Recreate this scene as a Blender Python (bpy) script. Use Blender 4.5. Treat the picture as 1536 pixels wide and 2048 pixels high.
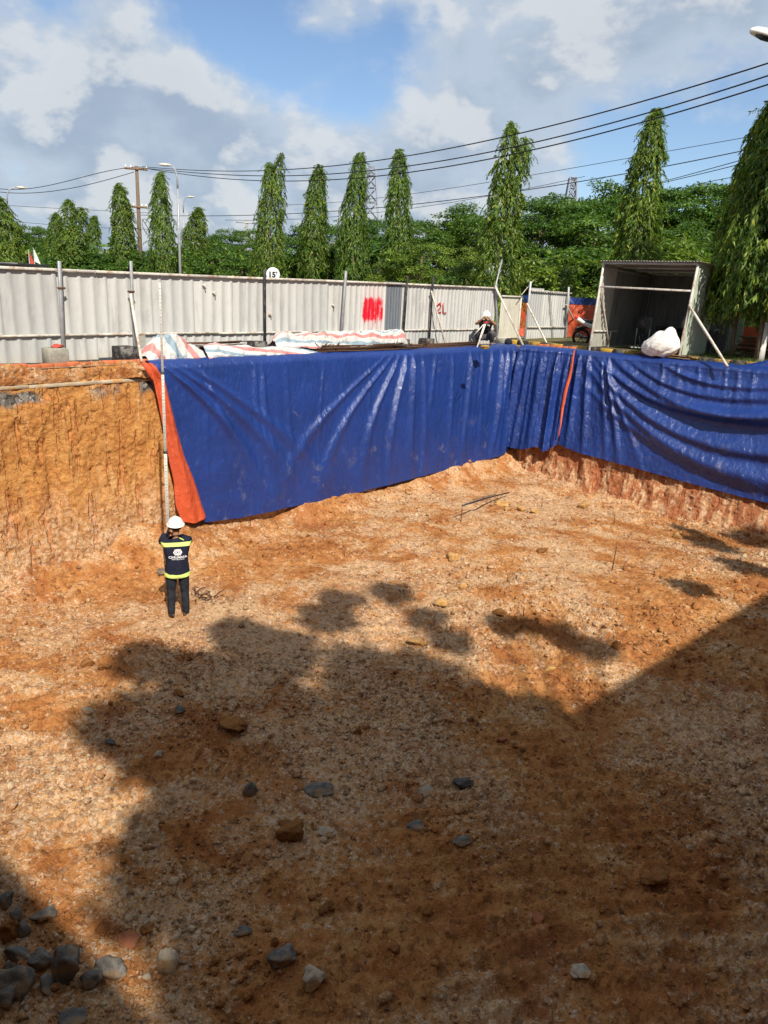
import bpy, bmesh, math, random
import numpy as np
from mathutils import Vector, Matrix, Quaternion
from mathutils.bvhtree import BVHTree

for o in list(bpy.data.objects):
    bpy.data.objects.remove(o)
random.seed(7)
RG = np.random.default_rng(11)
SC = bpy.context.scene
COL = SC.collection
rad = math.radians

# ------------------------------------------------------------------ camera
FOC, PITCH, ROLL, EYE, DEPTH = 1504.0, 0.286, 0.045, 1.48, 3.66
cam_data = bpy.data.cameras.new('camera')
cam_data.sensor_fit = 'VERTICAL'
cam_data.sensor_height = 36.0
cam_data.lens = FOC / 2048 * 36.0
cam_data.clip_start = 0.05
cam_data.clip_end = 3000
cam = bpy.data.objects.new('camera', cam_data)
COL.objects.link(cam)
cam.matrix_world = Matrix.Translation((0, 0, EYE)) @ Matrix.Rotation(math.pi / 2 - PITCH, 4, 'X') @ Matrix.Rotation(ROLL, 4, 'Z')
SC.camera = cam

# ------------------------------------------------------------------ light
SUN_AZ, SUN_EL = rad(19), rad(45)          # travel direction turns 19 deg left of the view
sun_dir = Vector((-math.sin(SUN_AZ) * math.cos(SUN_EL), math.cos(SUN_AZ) * math.cos(SUN_EL), -math.sin(SUN_EL)))
sd = bpy.data.lights.new('sun', 'SUN')
sd.energy = 4.9
sd.angle = rad(0.75)
sd.color = (1.0, 0.92, 0.80)
sun = bpy.data.objects.new('sun', sd)
COL.objects.link(sun)
sun.rotation_euler = sun_dir.to_track_quat('-Z', 'Y').to_euler()

SC.view_settings.view_transform = 'Standard'
SC.view_settings.look = 'None'
SC.view_settings.gamma = 1.0
SC.view_settings.exposure = 0.44
SC.view_settings.use_curve_mapping = False

world = bpy.data.worlds.new('World')
SC.world = world
world.use_nodes = True


class NT:
    """tiny node-tree writer"""
    def __init__(self, tree):
        self.t = tree
        self.t.nodes.clear()

    def n(self, kind, **kw):
        nd = self.t.nodes.new('ShaderNode' + kind)
        for k, v in kw.items():
            setattr(nd, k, v)
        return nd

    def put(self, sock, v):
        if isinstance(v, bpy.types.NodeSocket):
            self.t.links.new(v, sock)
        elif v is not None:
            if sock.type == 'RGBA' and not isinstance(v, (int, float)) and len(v) == 3:
                v = (*v, 1)
            sock.default_value = v

    def noise(self, vec, scale, detail=4, rough=.55, dist=0, out=0):
        nd = self.n('TexNoise')
        self.put(nd.inputs['Vector'], vec)
        for k, v in (('Scale', scale), ('Detail', detail), ('Roughness', rough), ('Distortion', dist)):
            self.put(nd.inputs[k], v)
        return nd.outputs[out]

    def voro(self, vec, scale, out='Distance', feature='F1'):
        nd = self.n('TexVoronoi')
        nd.feature = feature
        self.put(nd.inputs['Vector'], vec)
        self.put(nd.inputs['Scale'], scale)
        return nd.outputs[out]

    def m(self, op, a, b=None, c=None, clamp=False):
        nd = self.n('Math')
        nd.operation = op
        nd.use_clamp = clamp
        for i, v in enumerate((a, b, c)):
            if v is not None:
                self.put(nd.inputs[i], v)
        return nd.outputs[0]

    def vm(self, op, a, b=None, out=0):
        nd = self.n('VectorMath')
        nd.operation = op
        self.put(nd.inputs[0], a)
        if b is not None:
            self.put(nd.inputs[1], b)
        return nd.outputs[out]

    def mix(self, fac, a, b, blend='MIX'):
        nd = self.n('Mix')
        nd.data_type = 'RGBA'
        nd.blend_type = blend
        nd.clamp_factor = True
        self.put(nd.inputs[0], fac)
        self.put(nd.inputs[6], a)
        self.put(nd.inputs[7], b)
        return nd.outputs[2]

    def ramp(self, fac, stops, ease='LINEAR'):
        nd = self.n('ValToRGB')
        cr = nd.color_ramp
        cr.interpolation = ease
        while len(cr.elements) < len(stops):
            cr.elements.new(1)
        for e, (p, c) in zip(cr.elements, stops):
            e.position = p
            e.color = (c, c, c, 1) if isinstance(c, (int, float)) else (*c, 1)
        self.put(nd.inputs[0], fac)
        return nd.outputs[0]

    def step(self, v, lo, hi):
        nd = self.n('MapRange')
        nd.interpolation_type = 'SMOOTHSTEP'
        self.put(nd.inputs['Value'], v)
        self.put(nd.inputs['From Min'], lo)
        self.put(nd.inputs['From Max'], hi)
        return nd.outputs[0]

    def coord(self, which='Object'):
        return self.n('TexCoord').outputs[which]

    def scale(self, vec, s):
        nd = self.n('Mapping')
        self.put(nd.inputs['Vector'], vec)
        nd.inputs['Scale'].default_value = s
        return nd.outputs[0]

    def bump(self, h, strength=.5, dist=.02, normal=None):
        nd = self.n('Bump')
        nd.inputs['Strength'].default_value = strength
        nd.inputs['Distance'].default_value = dist
        self.put(nd.inputs['Height'], h)
        if normal is not None:
            self.put(nd.inputs['Normal'], normal)
        return nd.outputs[0]

    def out(self, shader):
        o = self.n('OutputMaterial')
        self.t.links.new(shader, o.inputs[0])

    def bsdf(self, col, rough=.8, spec=.3, metal=0, normal=None, trans=0):
        b = self.n('BsdfPrincipled')
        self.put(b.inputs['Base Color'], col)
        self.put(b.inputs['Roughness'], rough)
        self.put(b.inputs['Specular IOR Level'], spec)
        self.put(b.inputs['Metallic'], metal)
        if normal is not None:
            self.put(b.inputs['Normal'], normal)
        return b.outputs[0]


# sky: Nishita with procedural cumulus by direction
def make_world():
    w = NT(world.node_tree)
    sky = w.n('TexSky')
    sky.sky_type = 'NISHITA'
    sky.sun_disc = False
    sky.sun_elevation = SUN_EL
    sky.sun_rotation = rad(180) - SUN_AZ
    sky.air_density = 1.0
    sky.dust_density = 0.6
    sky.ozone_density = 1.6
    d = w.coord('Generated')
    off = w.vm('ADD', w.vm('MULTIPLY', d, (1.0, 1.0, 1.55)), (3.3, 0.75, 0.9))
    big = w.noise(off, 2.4, 3, .5, .2)
    fine = w.noise(off, 5.2, 9, .56, .12)
    dens = w.m('ADD', w.m('MULTIPLY', big, .50), w.m('MULTIPLY', fine, .54))

    def gap(cx, cy, cz, lo, hi):
        c = Vector((cx, cy, cz)).normalized()
        return w.step(w.vm('DOT_PRODUCT', d, tuple(c), 'Value'), lo, hi)
    hl = w.m('ADD', w.m('MULTIPLY', gap(-.13, 1, .36, .978, .998), .20), w.m('MULTIPLY', gap(.33, 1, .17, .985, .999), .09))
    hl = w.m('ADD', hl, w.m('MULTIPLY', gap(.13, 1, .40, .990, 1.0), .13))
    dens = w.m('ADD', w.m('SUBTRACT', dens, hl), .105)
    cover = w.step(dens, .45, .555)
    thick = w.step(dens, .53, .66)
    lit = w.noise(w.vm('ADD', off, (.03, -.02, 0.055)), 5.2, 9, .56, .12)
    edge = w.step(w.m('SUBTRACT', fine, lit), -.01, .09)
    ccol = w.mix(thick, (2.75, 3.2, 3.8), (1.95, 2.4, 3.05))
    ccol = w.mix(w.m('MULTIPLY', edge, .75), ccol, (4.0, 4.1, 4.15))
    cover = w.m('MULTIPLY', cover, .93)
    col = w.mix(cover, w.mix(1.0, sky.outputs[0], (.64, .68, .73), 'MULTIPLY'), ccol)
    bg = w.n('Background')
    w.put(bg.inputs[0], col)
    bg.inputs[1].default_value = 0.14
    o = w.n('OutputWorld')
    w.t.links.new(bg.outputs[0], o.inputs[0])


make_world()

# ------------------------------------------------------------------ geometry helpers
def ray(px, py):
    x, y = (px - 768) / FOC, (1024 - py) / FOC
    c, s = math.cos(ROLL), math.sin(ROLL)
    x, y = c * x - s * y, s * x + c * y
    return np.array([x, math.cos(PITCH) + y * math.sin(PITCH), -math.sin(PITCH) + y * math.cos(PITCH)])


EYEP = np.array([0, 0, EYE])


def G(px, py, z=0.0):
    d = ray(px, py)
    return EYEP + d * ((z - EYE) / d[2])


def GY(px, py, Y):
    d = ray(px, py)
    return EYEP + d * (Y / d[1])


def GR(px, py, R):
    d = ray(px, py)
    return EYEP + d * (R / math.hypot(d[0], d[1]))


def Gplane(px, py, P0, n):
    d = ray(px, py)
    return EYEP + d * (np.dot(np.asarray(P0) - EYEP, n) / np.dot(d, n))


def hsh(ix, iy, iz=0, seed=0):
    h = (ix.astype(np.int64) * 374761393 + iy.astype(np.int64) * 668265263 + np.int64(seed) * 974634777)
    if not np.isscalar(iz):
        h = h + iz.astype(np.int64) * 1274126177
    h = (h ^ (h >> 13)) * 1274126177
    h = h & 0xffffffff
    h = (h ^ (h >> 16)) * 2246822519 & 0xffffffff
    h = h ^ (h >> 15)
    return (h & 0xffffff) / float(0xffffff)


def vn(x, y, seed=0):
    ix, iy = np.floor(x), np.floor(y)
    fx, fy = x - ix, y - iy
    fx = fx * fx * fx * (fx * (fx * 6 - 15) + 10)
    fy = fy * fy * fy * (fy * (fy * 6 - 15) + 10)
    a, b = hsh(ix, iy, 0, seed), hsh(ix + 1, iy, 0, seed)
    c, d = hsh(ix, iy + 1, 0, seed), hsh(ix + 1, iy + 1, 0, seed)
    return ((a * (1 - fx) + b * fx) * (1 - fy) + (c * (1 - fx) + d * fx) * fy) * 2 - 1


def fbm(x, y, oct=4, seed=0, gain=.5):
    s, a, t = 0, 1, 0
    for k in range(oct):
        c, sn = math.cos(.7 * k), math.sin(.7 * k)
        s = s + a * vn((x * c - y * sn) * 2 ** k + 17.3 * k, (x * sn + y * c) * 2 ** k - 9.1 * k, seed + k)
        t += a
        a *= gain
    return s / t * 1.3


def cells(x, y, seed=0):
    """F1 distance and cell random"""
    ix, iy = np.floor(x), np.floor(y)
    best = np.full(np.shape(x), 9.0)
    rnd = np.zeros(np.shape(x))
    for dx in (-1, 0, 1):
        for dy in (-1, 0, 1):
            cx, cy = ix + dx, iy + dy
            d = (cx + hsh(cx, cy, 0, seed) - x) ** 2 + (cy + hsh(cx, cy, 0, seed + 5) - y) ** 2
            k = d < best
            best = np.where(k, d, best)
            rnd = np.where(k, hsh(cx, cy, 0, seed + 9), rnd)
    return np.sqrt(best), rnd


ORG = {}


class MB:
    def __init__(self):
        self.v, self.q, self.t, self.n = [], [], [], 0

    def add(self, v, f):
        v = np.asarray(v, float).reshape(-1, 3)
        self.v.append(v)
        if isinstance(f, np.ndarray):
            (self.q if f.shape[1] == 4 else self.t).append(f + self.n)
        else:
            q = [a for a in f if len(a) == 4]
            t = [a for a in f if len(a) == 3]
            for a in f:
                if len(a) > 4:
                    t += [(a[0], a[i], a[i + 1]) for i in range(1, len(a) - 1)]
            if q:
                self.q.append(np.array(q) + self.n)
            if t:
                self.t.append(np.array(t) + self.n)
        self.n += len(v)
        return self

    def mesh(self, name, origin=(0, 0, 0), smooth=False):
        me = bpy.data.meshes.new(name)
        v = (np.concatenate(self.v) if self.v else np.zeros((0, 3))) - np.asarray(origin, float)
        q = np.concatenate(self.q) if self.q else np.zeros((0, 4), int)
        t = np.concatenate(self.t) if self.t else np.zeros((0, 3), int)
        me.vertices.add(len(v))
        me.vertices.foreach_set('co', v.astype(np.float32).ravel())
        loops = np.concatenate([q.ravel(), t.ravel()]).astype(np.int32)
        me.loops.add(len(loops))
        me.loops.foreach_set('vertex_index', loops)
        st = np.concatenate([np.arange(len(q)) * 4, len(q) * 4 + np.arange(len(t)) * 3]).astype(np.int32)
        me.polygons.add(len(st))
        me.polygons.foreach_set('loop_start', st)
        me.update(calc_edges=True)
        me.validate()
        if smooth:
            me.polygons.foreach_set('use_smooth', np.ones(len(me.polygons), bool))
        return me

    def build(self, name, mat, parent=None, smooth=False, origin=None):
        if origin is None:
            origin = ORG[parent.name] if parent is not None else (0, 0, 0)
        me = self.mesh(name, origin, smooth)
        return link(name, me, mat, parent, origin)


def link(name, me, mat, parent=None, origin=(0, 0, 0)):
    if mat is not None and not me.materials:
        me.materials.append(mat)
    o = bpy.data.objects.new(name, me)
    COL.objects.link(o)
    if parent is not None:
        o.parent = parent
    else:
        o.location = origin
    ORG[o.name] = tuple(origin)
    return o


def tag(o, label, cat, group=None):
    o['label'] = label
    o['category'] = cat
    if group:
        o['group'] = group
    return o


def thing(name, loc, label, cat, group=None):
    o = bpy.data.objects.new(name, None)
    o.empty_display_size = .2
    COL.objects.link(o)
    o.location = [float(a) for a in loc]
    ORG[o.name] = tuple(float(a) for a in loc)
    return tag(o, label, cat, group)


def kind(o, k):
    o['kind'] = k
    return o


def copy_tree(o, parent=None):
    c = o.copy()
    COL.objects.link(c)
    if parent is not None:
        c.parent = parent
    for ch in list(o.children):
        copy_tree(ch, c)
    return c


def rotm(ax, ang):
    return np.array(Matrix.Rotation(ang, 3, ax))


def basis(d, up=(0, 0, 1)):
    d = np.asarray(d, float)
    d = d / np.linalg.norm(d)
    up = np.asarray(up, float)
    if abs(d @ up) > .98:
        up = np.array([1., 0, 0])
    x = np.cross(up, d)
    x /= np.linalg.norm(x)
    return x, np.cross(d, x), d


BOXF = [(0, 1, 3, 2), (4, 6, 7, 5), (0, 4, 5, 1), (2, 3, 7, 6), (0, 2, 6, 4), (1, 5, 7, 3)]


def box(c, s, R=None):
    v = np.array([[x, y, z] for x in (-.5, .5) for y in (-.5, .5) for z in (-.5, .5)]) * np.asarray(s)
    if R is not None:
        v = v @ np.asarray(R).T
    return v + np.asarray(c), BOXF


_CB = {}


def cbox(c, s, b=.008, R=None):
    """box with chamfered edges"""
    s = np.asarray(s, float)
    h = s / 2
    b = min(b, h.min() * .6)
    key = 'f'
    pts = []
    for sx in (-1, 1):
        for sy in (-1, 1):
            for sz in (-1, 1):
                pts += [(sx * h[0], sy * (h[1] - b), sz * (h[2] - b)), (sx * (h[0] - b), sy * h[1], sz * (h[2] - b)), (sx * (h[0] - b), sy * (h[1] - b), sz * h[2])]
    if key not in _CB:
        bm = bmesh.new()
        vs = [bm.verts.new(p) for p in pts]
        bmesh.ops.convex_hull(bm, input=vs)
        bm.verts.index_update()
        _CB[key] = [tuple(v.index for v in f.verts) for f in bm.faces]
        bm.free()
    v = np.array(pts)
    if R is not None:
        v = v @ np.asarray(R).T
    return v + np.asarray(c), _CB[key]


def tube(path, r, n=6, caps=True):
    P = np.asarray(path, float)
    k = len(P)
    r = np.full(k, r) if np.isscalar(r) else np.asarray(r, float)
    T = np.gradient(P, axis=0)
    V = []
    x0, y0, _ = basis(T[0])
    for i in range(k):
        d = T[i] / (np.linalg.norm(T[i]) + 1e-12)
        x0 = x0 - d * (x0 @ d)
        x0 /= np.linalg.norm(x0) + 1e-12
        y0 = np.cross(d, x0)
        a = np.arange(n) * 2 * math.pi / n
        V.append(P[i] + r[i] * (np.outer(np.cos(a), x0) + np.outer(np.sin(a), y0)))
    F = []
    for i in range(k - 1):
        for j in range(n):
            a, b = i * n + j, i * n + (j + 1) % n
            F.append((a, b, b + n, a + n))
    if caps:
        F.append(tuple(range(n))[::-1])
        F.append(tuple((k - 1) * n + j for j in range(n)))
    return np.concatenate(V), F


def bar(p0, p1, w, h=None, up=(0, 0, 1), b=0.0):
    """square section bar from p0 to p1"""
    p0, p1 = np.asarray(p0, float), np.asarray(p1, float)
    x, y, d = basis(p1 - p0, up)
    R = np.array([x, y, d]).T
    s = (w, h or w, np.linalg.norm(p1 - p0))
    return cbox((p0 + p1) / 2, s, b, R) if b else box((p0 + p1) / 2, s, R)


def sheet(P):
    """P (m,n,3) grid -> quads"""
    m, n = P.shape[:2]
    i = np.arange(m * n).reshape(m, n)
    return P.reshape(-1, 3), np.stack([i[:-1, :-1], i[1:, :-1], i[1:, 1:], i[:-1, 1:]], -1).reshape(-1, 4)


def lathe(prof, n=16, c=(0, 0, 0), axis=None):
    prof = np.asarray(prof, float)
    a = np.arange(n) * 2 * math.pi / n
    V = np.stack([np.outer(prof[:, 0], np.cos(a)), np.outer(prof[:, 0], np.sin(a)), np.repeat(prof[:, 1:2], n, 1)], -1)
    F = []
    for i in range(len(prof) - 1):
        for j in range(n):
            F.append((i * n + j, i * n + (j + 1) % n, (i + 1) * n + (j + 1) % n, (i + 1) * n + j))
    V = V.reshape(-1, 3)
    if axis is not None:
        x, y, d = basis(axis)
        V = V @ np.array([x, y, d])
    return V + np.asarray(c), F


_ICO = {}


def ico(k):
    if k not in _ICO:
        bm = bmesh.new()
        bmesh.ops.create_icosphere(bm, subdivisions=k, radius=1)
        bm.verts.index_update()
        _ICO[k] = (np.array([v.co[:] for v in bm.verts]), np.array([[v.index for v in f.verts] for f in bm.faces]))
        bm.free()
    return _ICO[k]


def rock_verts(k, rng, cuts=7, rough=.12):
    v, f = ico(k)
    v = v.copy()
    # planes that bound an angular lump: every direction is pulled in to the nearest plane
    D = rng.normal(size=(cuts + 5, 3))
    D /= np.linalg.norm(D, axis=1)[:, None]
    h = rng.uniform(.42, .80, cuts + 5)
    c = v @ D.T
    r = np.where(c > .08, h / np.maximum(c, .08), 9).min(1)
    v = v * np.minimum(r, 1.25)[:, None]
    if rough:
        s = rng.uniform(0, 50)
        nz = fbm(v[:, 0] * 2.3 + s, v[:, 1] * 2.3 + v[:, 2] * 1.9, 4, int(s))
        v = v * (1 + rough * nz)[:, None]
    return v, f


# ------------------------------------------------------------------ materials
def mat(name):
    m = bpy.data.materials.new(name)
    m.use_nodes = True
    return m, NT(m.node_tree)


def simple(name, col, rough=.7, spec=.3, metal=0, vary=.15, scale=6, bump=0, rnd=0, dirt=None):
    m, t = mat(name)
    c = t.coord()
    nz = t.noise(c, scale, 5, .6)
    lo = tuple(a * (1 - vary) for a in col)
    hi = tuple(min(1, a * (1 + vary)) for a in col)
    k = t.ramp(nz, [(.3, lo), (.7, hi)])
    if dirt:
        k = t.mix(t.step(t.noise(c, scale * .6, 6, .7), .46, .66), k, dirt)
    if rnd:
        oi = t.n('ObjectInfo').outputs['Random']
        k = t.mix(1.0, k, t.ramp(oi, [(0, 1 - rnd), (1, 1 + 0 * rnd)]), 'MULTIPLY')
    nrm = t.bump(t.noise(c, scale * 8, 4, .6), .4, bump) if bump else None
    t.out(t.bsdf(k, rough, spec, metal, nrm))
    return m


def soil_mat(name, loose):
    m, t = mat(name)
    g = t.n('NewGeometry')
    c = g.outputs['Position']
    isl = g.outputs['Random Per Island']
    big = t.noise(c, .33, 4, .6, .4)
    mid = t.noise(c, 1.25, 5, .62, .5)
    fin = t.noise(c, 7, 7, .72)
    grit = t.noise(c, 34, 5, .75)
    base = t.ramp(t.m('ADD', t.m('MULTIPLY', mid, .55), t.m('MULTIPLY', fin, .45)),
                  [(.32, (.28, .090, .030)), (.43, (.48, .188, .060)), (.53, (.62, .292, .104)), (.66, (.73, .42, .18))])
    red = t.step(t.noise(t.vm('ADD', c, (9, 3, 1)), .7, 5, .65), .54, .70)
    base = t.mix(t.m('MULTIPLY', red, .6), base, (.36, .115, .052))
    # pale limy gravel, lump by lump
    palem = t.step(t.m('ADD', t.m('MULTIPLY', big, .55), t.m('MULTIPLY', mid, .45)), .44, .57)
    # a limy strip running from the middle towards the lower right
    pa, pb = G(640, 1290, -DEPTH), G(1020, 1640, -DEPTH)
    dv = (pb - pa)[:2]; Ls = float(np.linalg.norm(dv)); dv = dv / Ls
    wob = t.m('MULTIPLY', t.m('SUBTRACT', t.noise(c, 1.1, 3, .6), .5), 1.6)
    across = t.m('ABSOLUTE', t.m('ADD', t.m('SUBTRACT', t.vm('DOT_PRODUCT', c, (-dv[1], dv[0], 0), 'Value'), float(-dv[1] * pa[0] + dv[0] * pa[1])), wob))
    along = t.m('SUBTRACT', t.vm('DOT_PRODUCT', c, (dv[0], dv[1], 0), 'Value'), float(dv[0] * pa[0] + dv[1] * pa[1]))
    strip = t.m('MULTIPLY', t.step(across, .75, .15), t.m('MULTIPLY', t.step(along, -1.2, .2), t.step(along, Ls + .8, Ls - .4)))
    palem = t.m('MAXIMUM', palem, t.m('MULTIPLY', strip, .85))

    def lumps(scale, seed):
        nd = t.n('TexVoronoi')
        wv = t.vm('MULTIPLY', t.noise(c, 26, 4, .65, out=1), (.11, .11, .11))
        t.put(nd.inputs['Vector'], t.vm('ADD', t.vm('ADD', c, wv), (seed, 0, 0)))
        nd.inputs['Scale'].default_value = scale
        sc = t.n('SeparateColor')
        t.put(sc.inputs[0], nd.outputs['Color'])
        return sc.outputs[0], sc.outputs[1], nd.outputs['Distance']
    r1, r2, d1 = lumps(16, 0)
    r3, r4, d2 = lumps(34, 3)
    thr = t.m('SUBTRACT', .95, t.m('MULTIPLY', palem, .58))
    p1 = t.m('MULTIPLY', t.step(t.m('SUBTRACT', r1, thr), 0, .06), t.step(d1, .62, .40))
    p2 = t.m('MULTIPLY', t.step(t.m('SUBTRACT', r3, thr), 0, .06), t.step(d2, .66, .42))
    spk2 = t.step(grit, .46, .60)
    f = t.m('MULTIPLY', t.m('MAXIMUM', p1, p2), t.m('ADD', .45, t.m('MULTIPLY', spk2, .55)))
    pale = t.mix(r2, (.87, .68, .47), (.80, .63, .47))
    k = t.mix(t.m('MULTIPLY', palem, t.m('ADD', .18, t.m('MULTIPLY', spk2, .5))), base, (.74, .52, .30))
    k = t.mix(t.m('MULTIPLY', f, .9), k, pale)
    # orange and dark lumps
    k = t.mix(t.m('MULTIPLY', t.step(r4, .78, .84), .55), k, (.42, .17, .045))
    k = t.mix(t.m('MULTIPLY', t.step(r2, .84, .88), .5), k, (.19, .075, .028))
    k = t.mix(t.m('MULTIPLY', t.step(t.noise(c, 22, 6, .75), .56, .66), .65), k, (.17, .062, .020))
    # each clod a little different
    if loose:
        k = t.mix(.6, k, t.mix(1, k, t.ramp(isl, [(0, .55), (.45, .95), (1, 1.25)]), 'MULTIPLY'))
        k = t.mix(t.m('MULTIPLY', t.step(isl, .66, .70), t.m('ADD', .25, t.m('MULTIPLY', palem, .55))), k, (.76, .58, .38))
    h = t.m('ADD', t.m('MULTIPLY', grit, .8), t.m('MULTIPLY', t.noise(c, 95, 3, .7), .35))
    h = t.m('ADD', h, t.m('MULTIPLY', fin, 2.2))
    h = t.m('SUBTRACT', h, t.m('MULTIPLY', t.m('MINIMUM', d1, .6), .8))
    h = t.m('SUBTRACT', h, t.m('MULTIPLY', t.m('MINIMUM', d2, .6), .5))
    nrm = t.bump(h, 1.0, .035)
    t.out(t.bsdf(k, .95, .08, 0, nrm))
    return m


def wall_mat():
    m, t = mat('cut_earth')
    c = t.n('NewGeometry').outputs['Position']
    sep = t.n('SeparateXYZ')
    t.put(sep.inputs[0], c)
    z = sep.outputs[2]
    st = t.scale(c, (2.6, 2.6, .42))
    streak = t.noise(st, 1.6, 5, .6, .3)
    st2 = t.scale(c, (6.5, 6.5, .62))
    smear = t.noise(st2, 1.0, 4, .55, .15)
    mid = t.noise(c, 2.4, 6, .66, .4)
    fin = t.noise(c, 13, 8, .75)
    k = t.ramp(t.m('ADD', t.m('MULTIPLY', mid, .42), t.m('MULTIPLY', fin, .58)),
               [(.30, (.29, .100, .026)), (.42, (.49, .200, .056)), (.53, (.62, .298, .092)), (.70, (.73, .44, .17))])
    # paler, pinker towards the foot (weathered limy layer)
    low = t.step(t.m('ADD', z, t.m('MULTIPLY', streak, 2.2)), -.75, -2.1)
    pk = t.mix(t.step(fin, .44, .56), (.50, .27, .12), (.72, .55, .38))
    k = t.mix(t.m('MULTIPLY', low, .75), k, pk)
    # right-hand wall of redder clay: x grows along it
    rgt = t.step(sep.outputs[0], 2.2, 4.0)
    k = t.mix(t.m('MULTIPLY', rgt, t.step(t.m('ADD', t.m('MULTIPLY', smear, .7), t.m('MULTIPLY', mid, .3)), .40, .52)), k, t.mix(fin, (.27, .080, .036), (.52, .215, .095)))
    scr = t.step(t.noise(t.vm('ADD', t.scale(c, (8, 8, .5)), (2, 1, 4)), 1.1, 5, .62, .2), .56, .70)
    k = t.mix(t.m('MULTIPLY', scr, .6), k, (.78, .50, .25))
    red = t.step(t.m('ADD', t.m('MULTIPLY', smear, .8), t.m('MULTIPLY', t.noise(c, 5, 3, .5), .2)), .545, .60)
    k = t.mix(t.m('MULTIPLY', red, .48), k, (.31, .095, .035))
    dk = t.step(t.noise(t.vm('ADD', st2, (5, 7, 2)), 1.0, 4, .5), .63, .72)
    k = t.mix(t.m('MULTIPLY', dk, .6), k, (.20, .075, .035))
    k = t.mix(t.m('MULTIPLY', t.step(t.noise(c, 34, 5, .7), .57, .68), .6), k, (.17, .075, .025))
    # road base of grey stone under the slab
    zz = t.m('ADD', z, t.m('MULTIPLY', t.m('SUBTRACT', mid, .5), .55))
    band = t.m('MULTIPLY', t.step(zz, -.60, -.50), t.step(zz, -.30, -.36))
    v = t.voro(c, 16, 'Color')
    vs = t.n('SeparateColor')
    t.put(vs.inputs[0], v)
    gcol = t.ramp(vs.outputs[0], [(0, (.07, .065, .06)), (.5, (.20, .18, .16)), (1, (.42, .39, .35))])
    k = t.mix(t.m('MULTIPLY', band, t.m('MULTIPLY', t.step(t.noise(c, 1.4, 3, .5), .44, .58), t.m('SUBTRACT', 1, rgt))), k, gcol)
    h = t.m('ADD', t.m('MULTIPLY', t.noise(c, 48, 4, .7), .6), t.m('MULTIPLY', fin, 1.5))
    # smooth where bucket teeth smeared the clay
    sm = t.m('SUBTRACT', 1, t.m('MULTIPLY', t.m('MAXIMUM', red, dk), .85))
    nrm = t.bump(t.m('MULTIPLY', h, sm), 1.0, .045)
    t.out(t.bsdf(k, t.m('ADD', .62, t.m('MULTIPLY', sm, .33)), .15, 0, nrm))
    return m


def tarp_mat(name, col, worn, rough=.36):
    m, t = mat(name)
    c = t.n('NewGeometry').outputs['Position']
    n1 = t.noise(c, 1.1, 5, .6)
    k = t.ramp(n1, [(.3, tuple(a * .8 for a in col)), (.7, tuple(a * 1.15 for a in col))])
    sep = t.n('SeparateXYZ')
    t.put(sep.inputs[0], c)
    dust = t.m('MULTIPLY', t.step(t.noise(c, 1.6, 6, .68, .4), .56, .72), t.step(sep.outputs[2], -1.3, -3.1))
    k = t.mix(t.m('MULTIPLY', dust, .6), k, worn)
    spl = t.m('MULTIPLY', t.step(t.noise(c, 2.3, 7, .75, .6), .60, .70), .25)
    k = t.mix(spl, k, worn)
    fl = t.step(t.noise(c, 15, 4, .75, .8), .68, .75)
    k = t.mix(t.m('MULTIPLY', fl, .22), k, tuple(min(1, a * 2.2 + .05) for a in col))
    # creases in the film
    cr = t.noise(t.scale(c, (1, 1, .45)), 9, 6, .62, 1.1)
    cr2 = t.noise(c, 26, 4, .6, .8)
    ridge = t.m('ABSOLUTE', t.m('SUBTRACT', cr, .5))
    big = t.m('ABSOLUTE', t.m('SUBTRACT', t.noise(t.scale(c, (1, 1, .6)), 3.4, 4, .55, .9), .5))
    h = t.m('ADD', t.m('MULTIPLY', t.m('POWER', ridge, .7), -.7), t.m('MULTIPLY', cr2, .16))
    h = t.m('ADD', h, t.m('MULTIPLY', t.m('POWER', big, .7), -1.6))
    nrm = t.bump(h, .5, .035)
    t.out(t.bsdf(k, t.ramp(cr2, [(.3, rough - .05), (.7, rough + .14)]), .55, 0, nrm))
    return m


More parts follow.
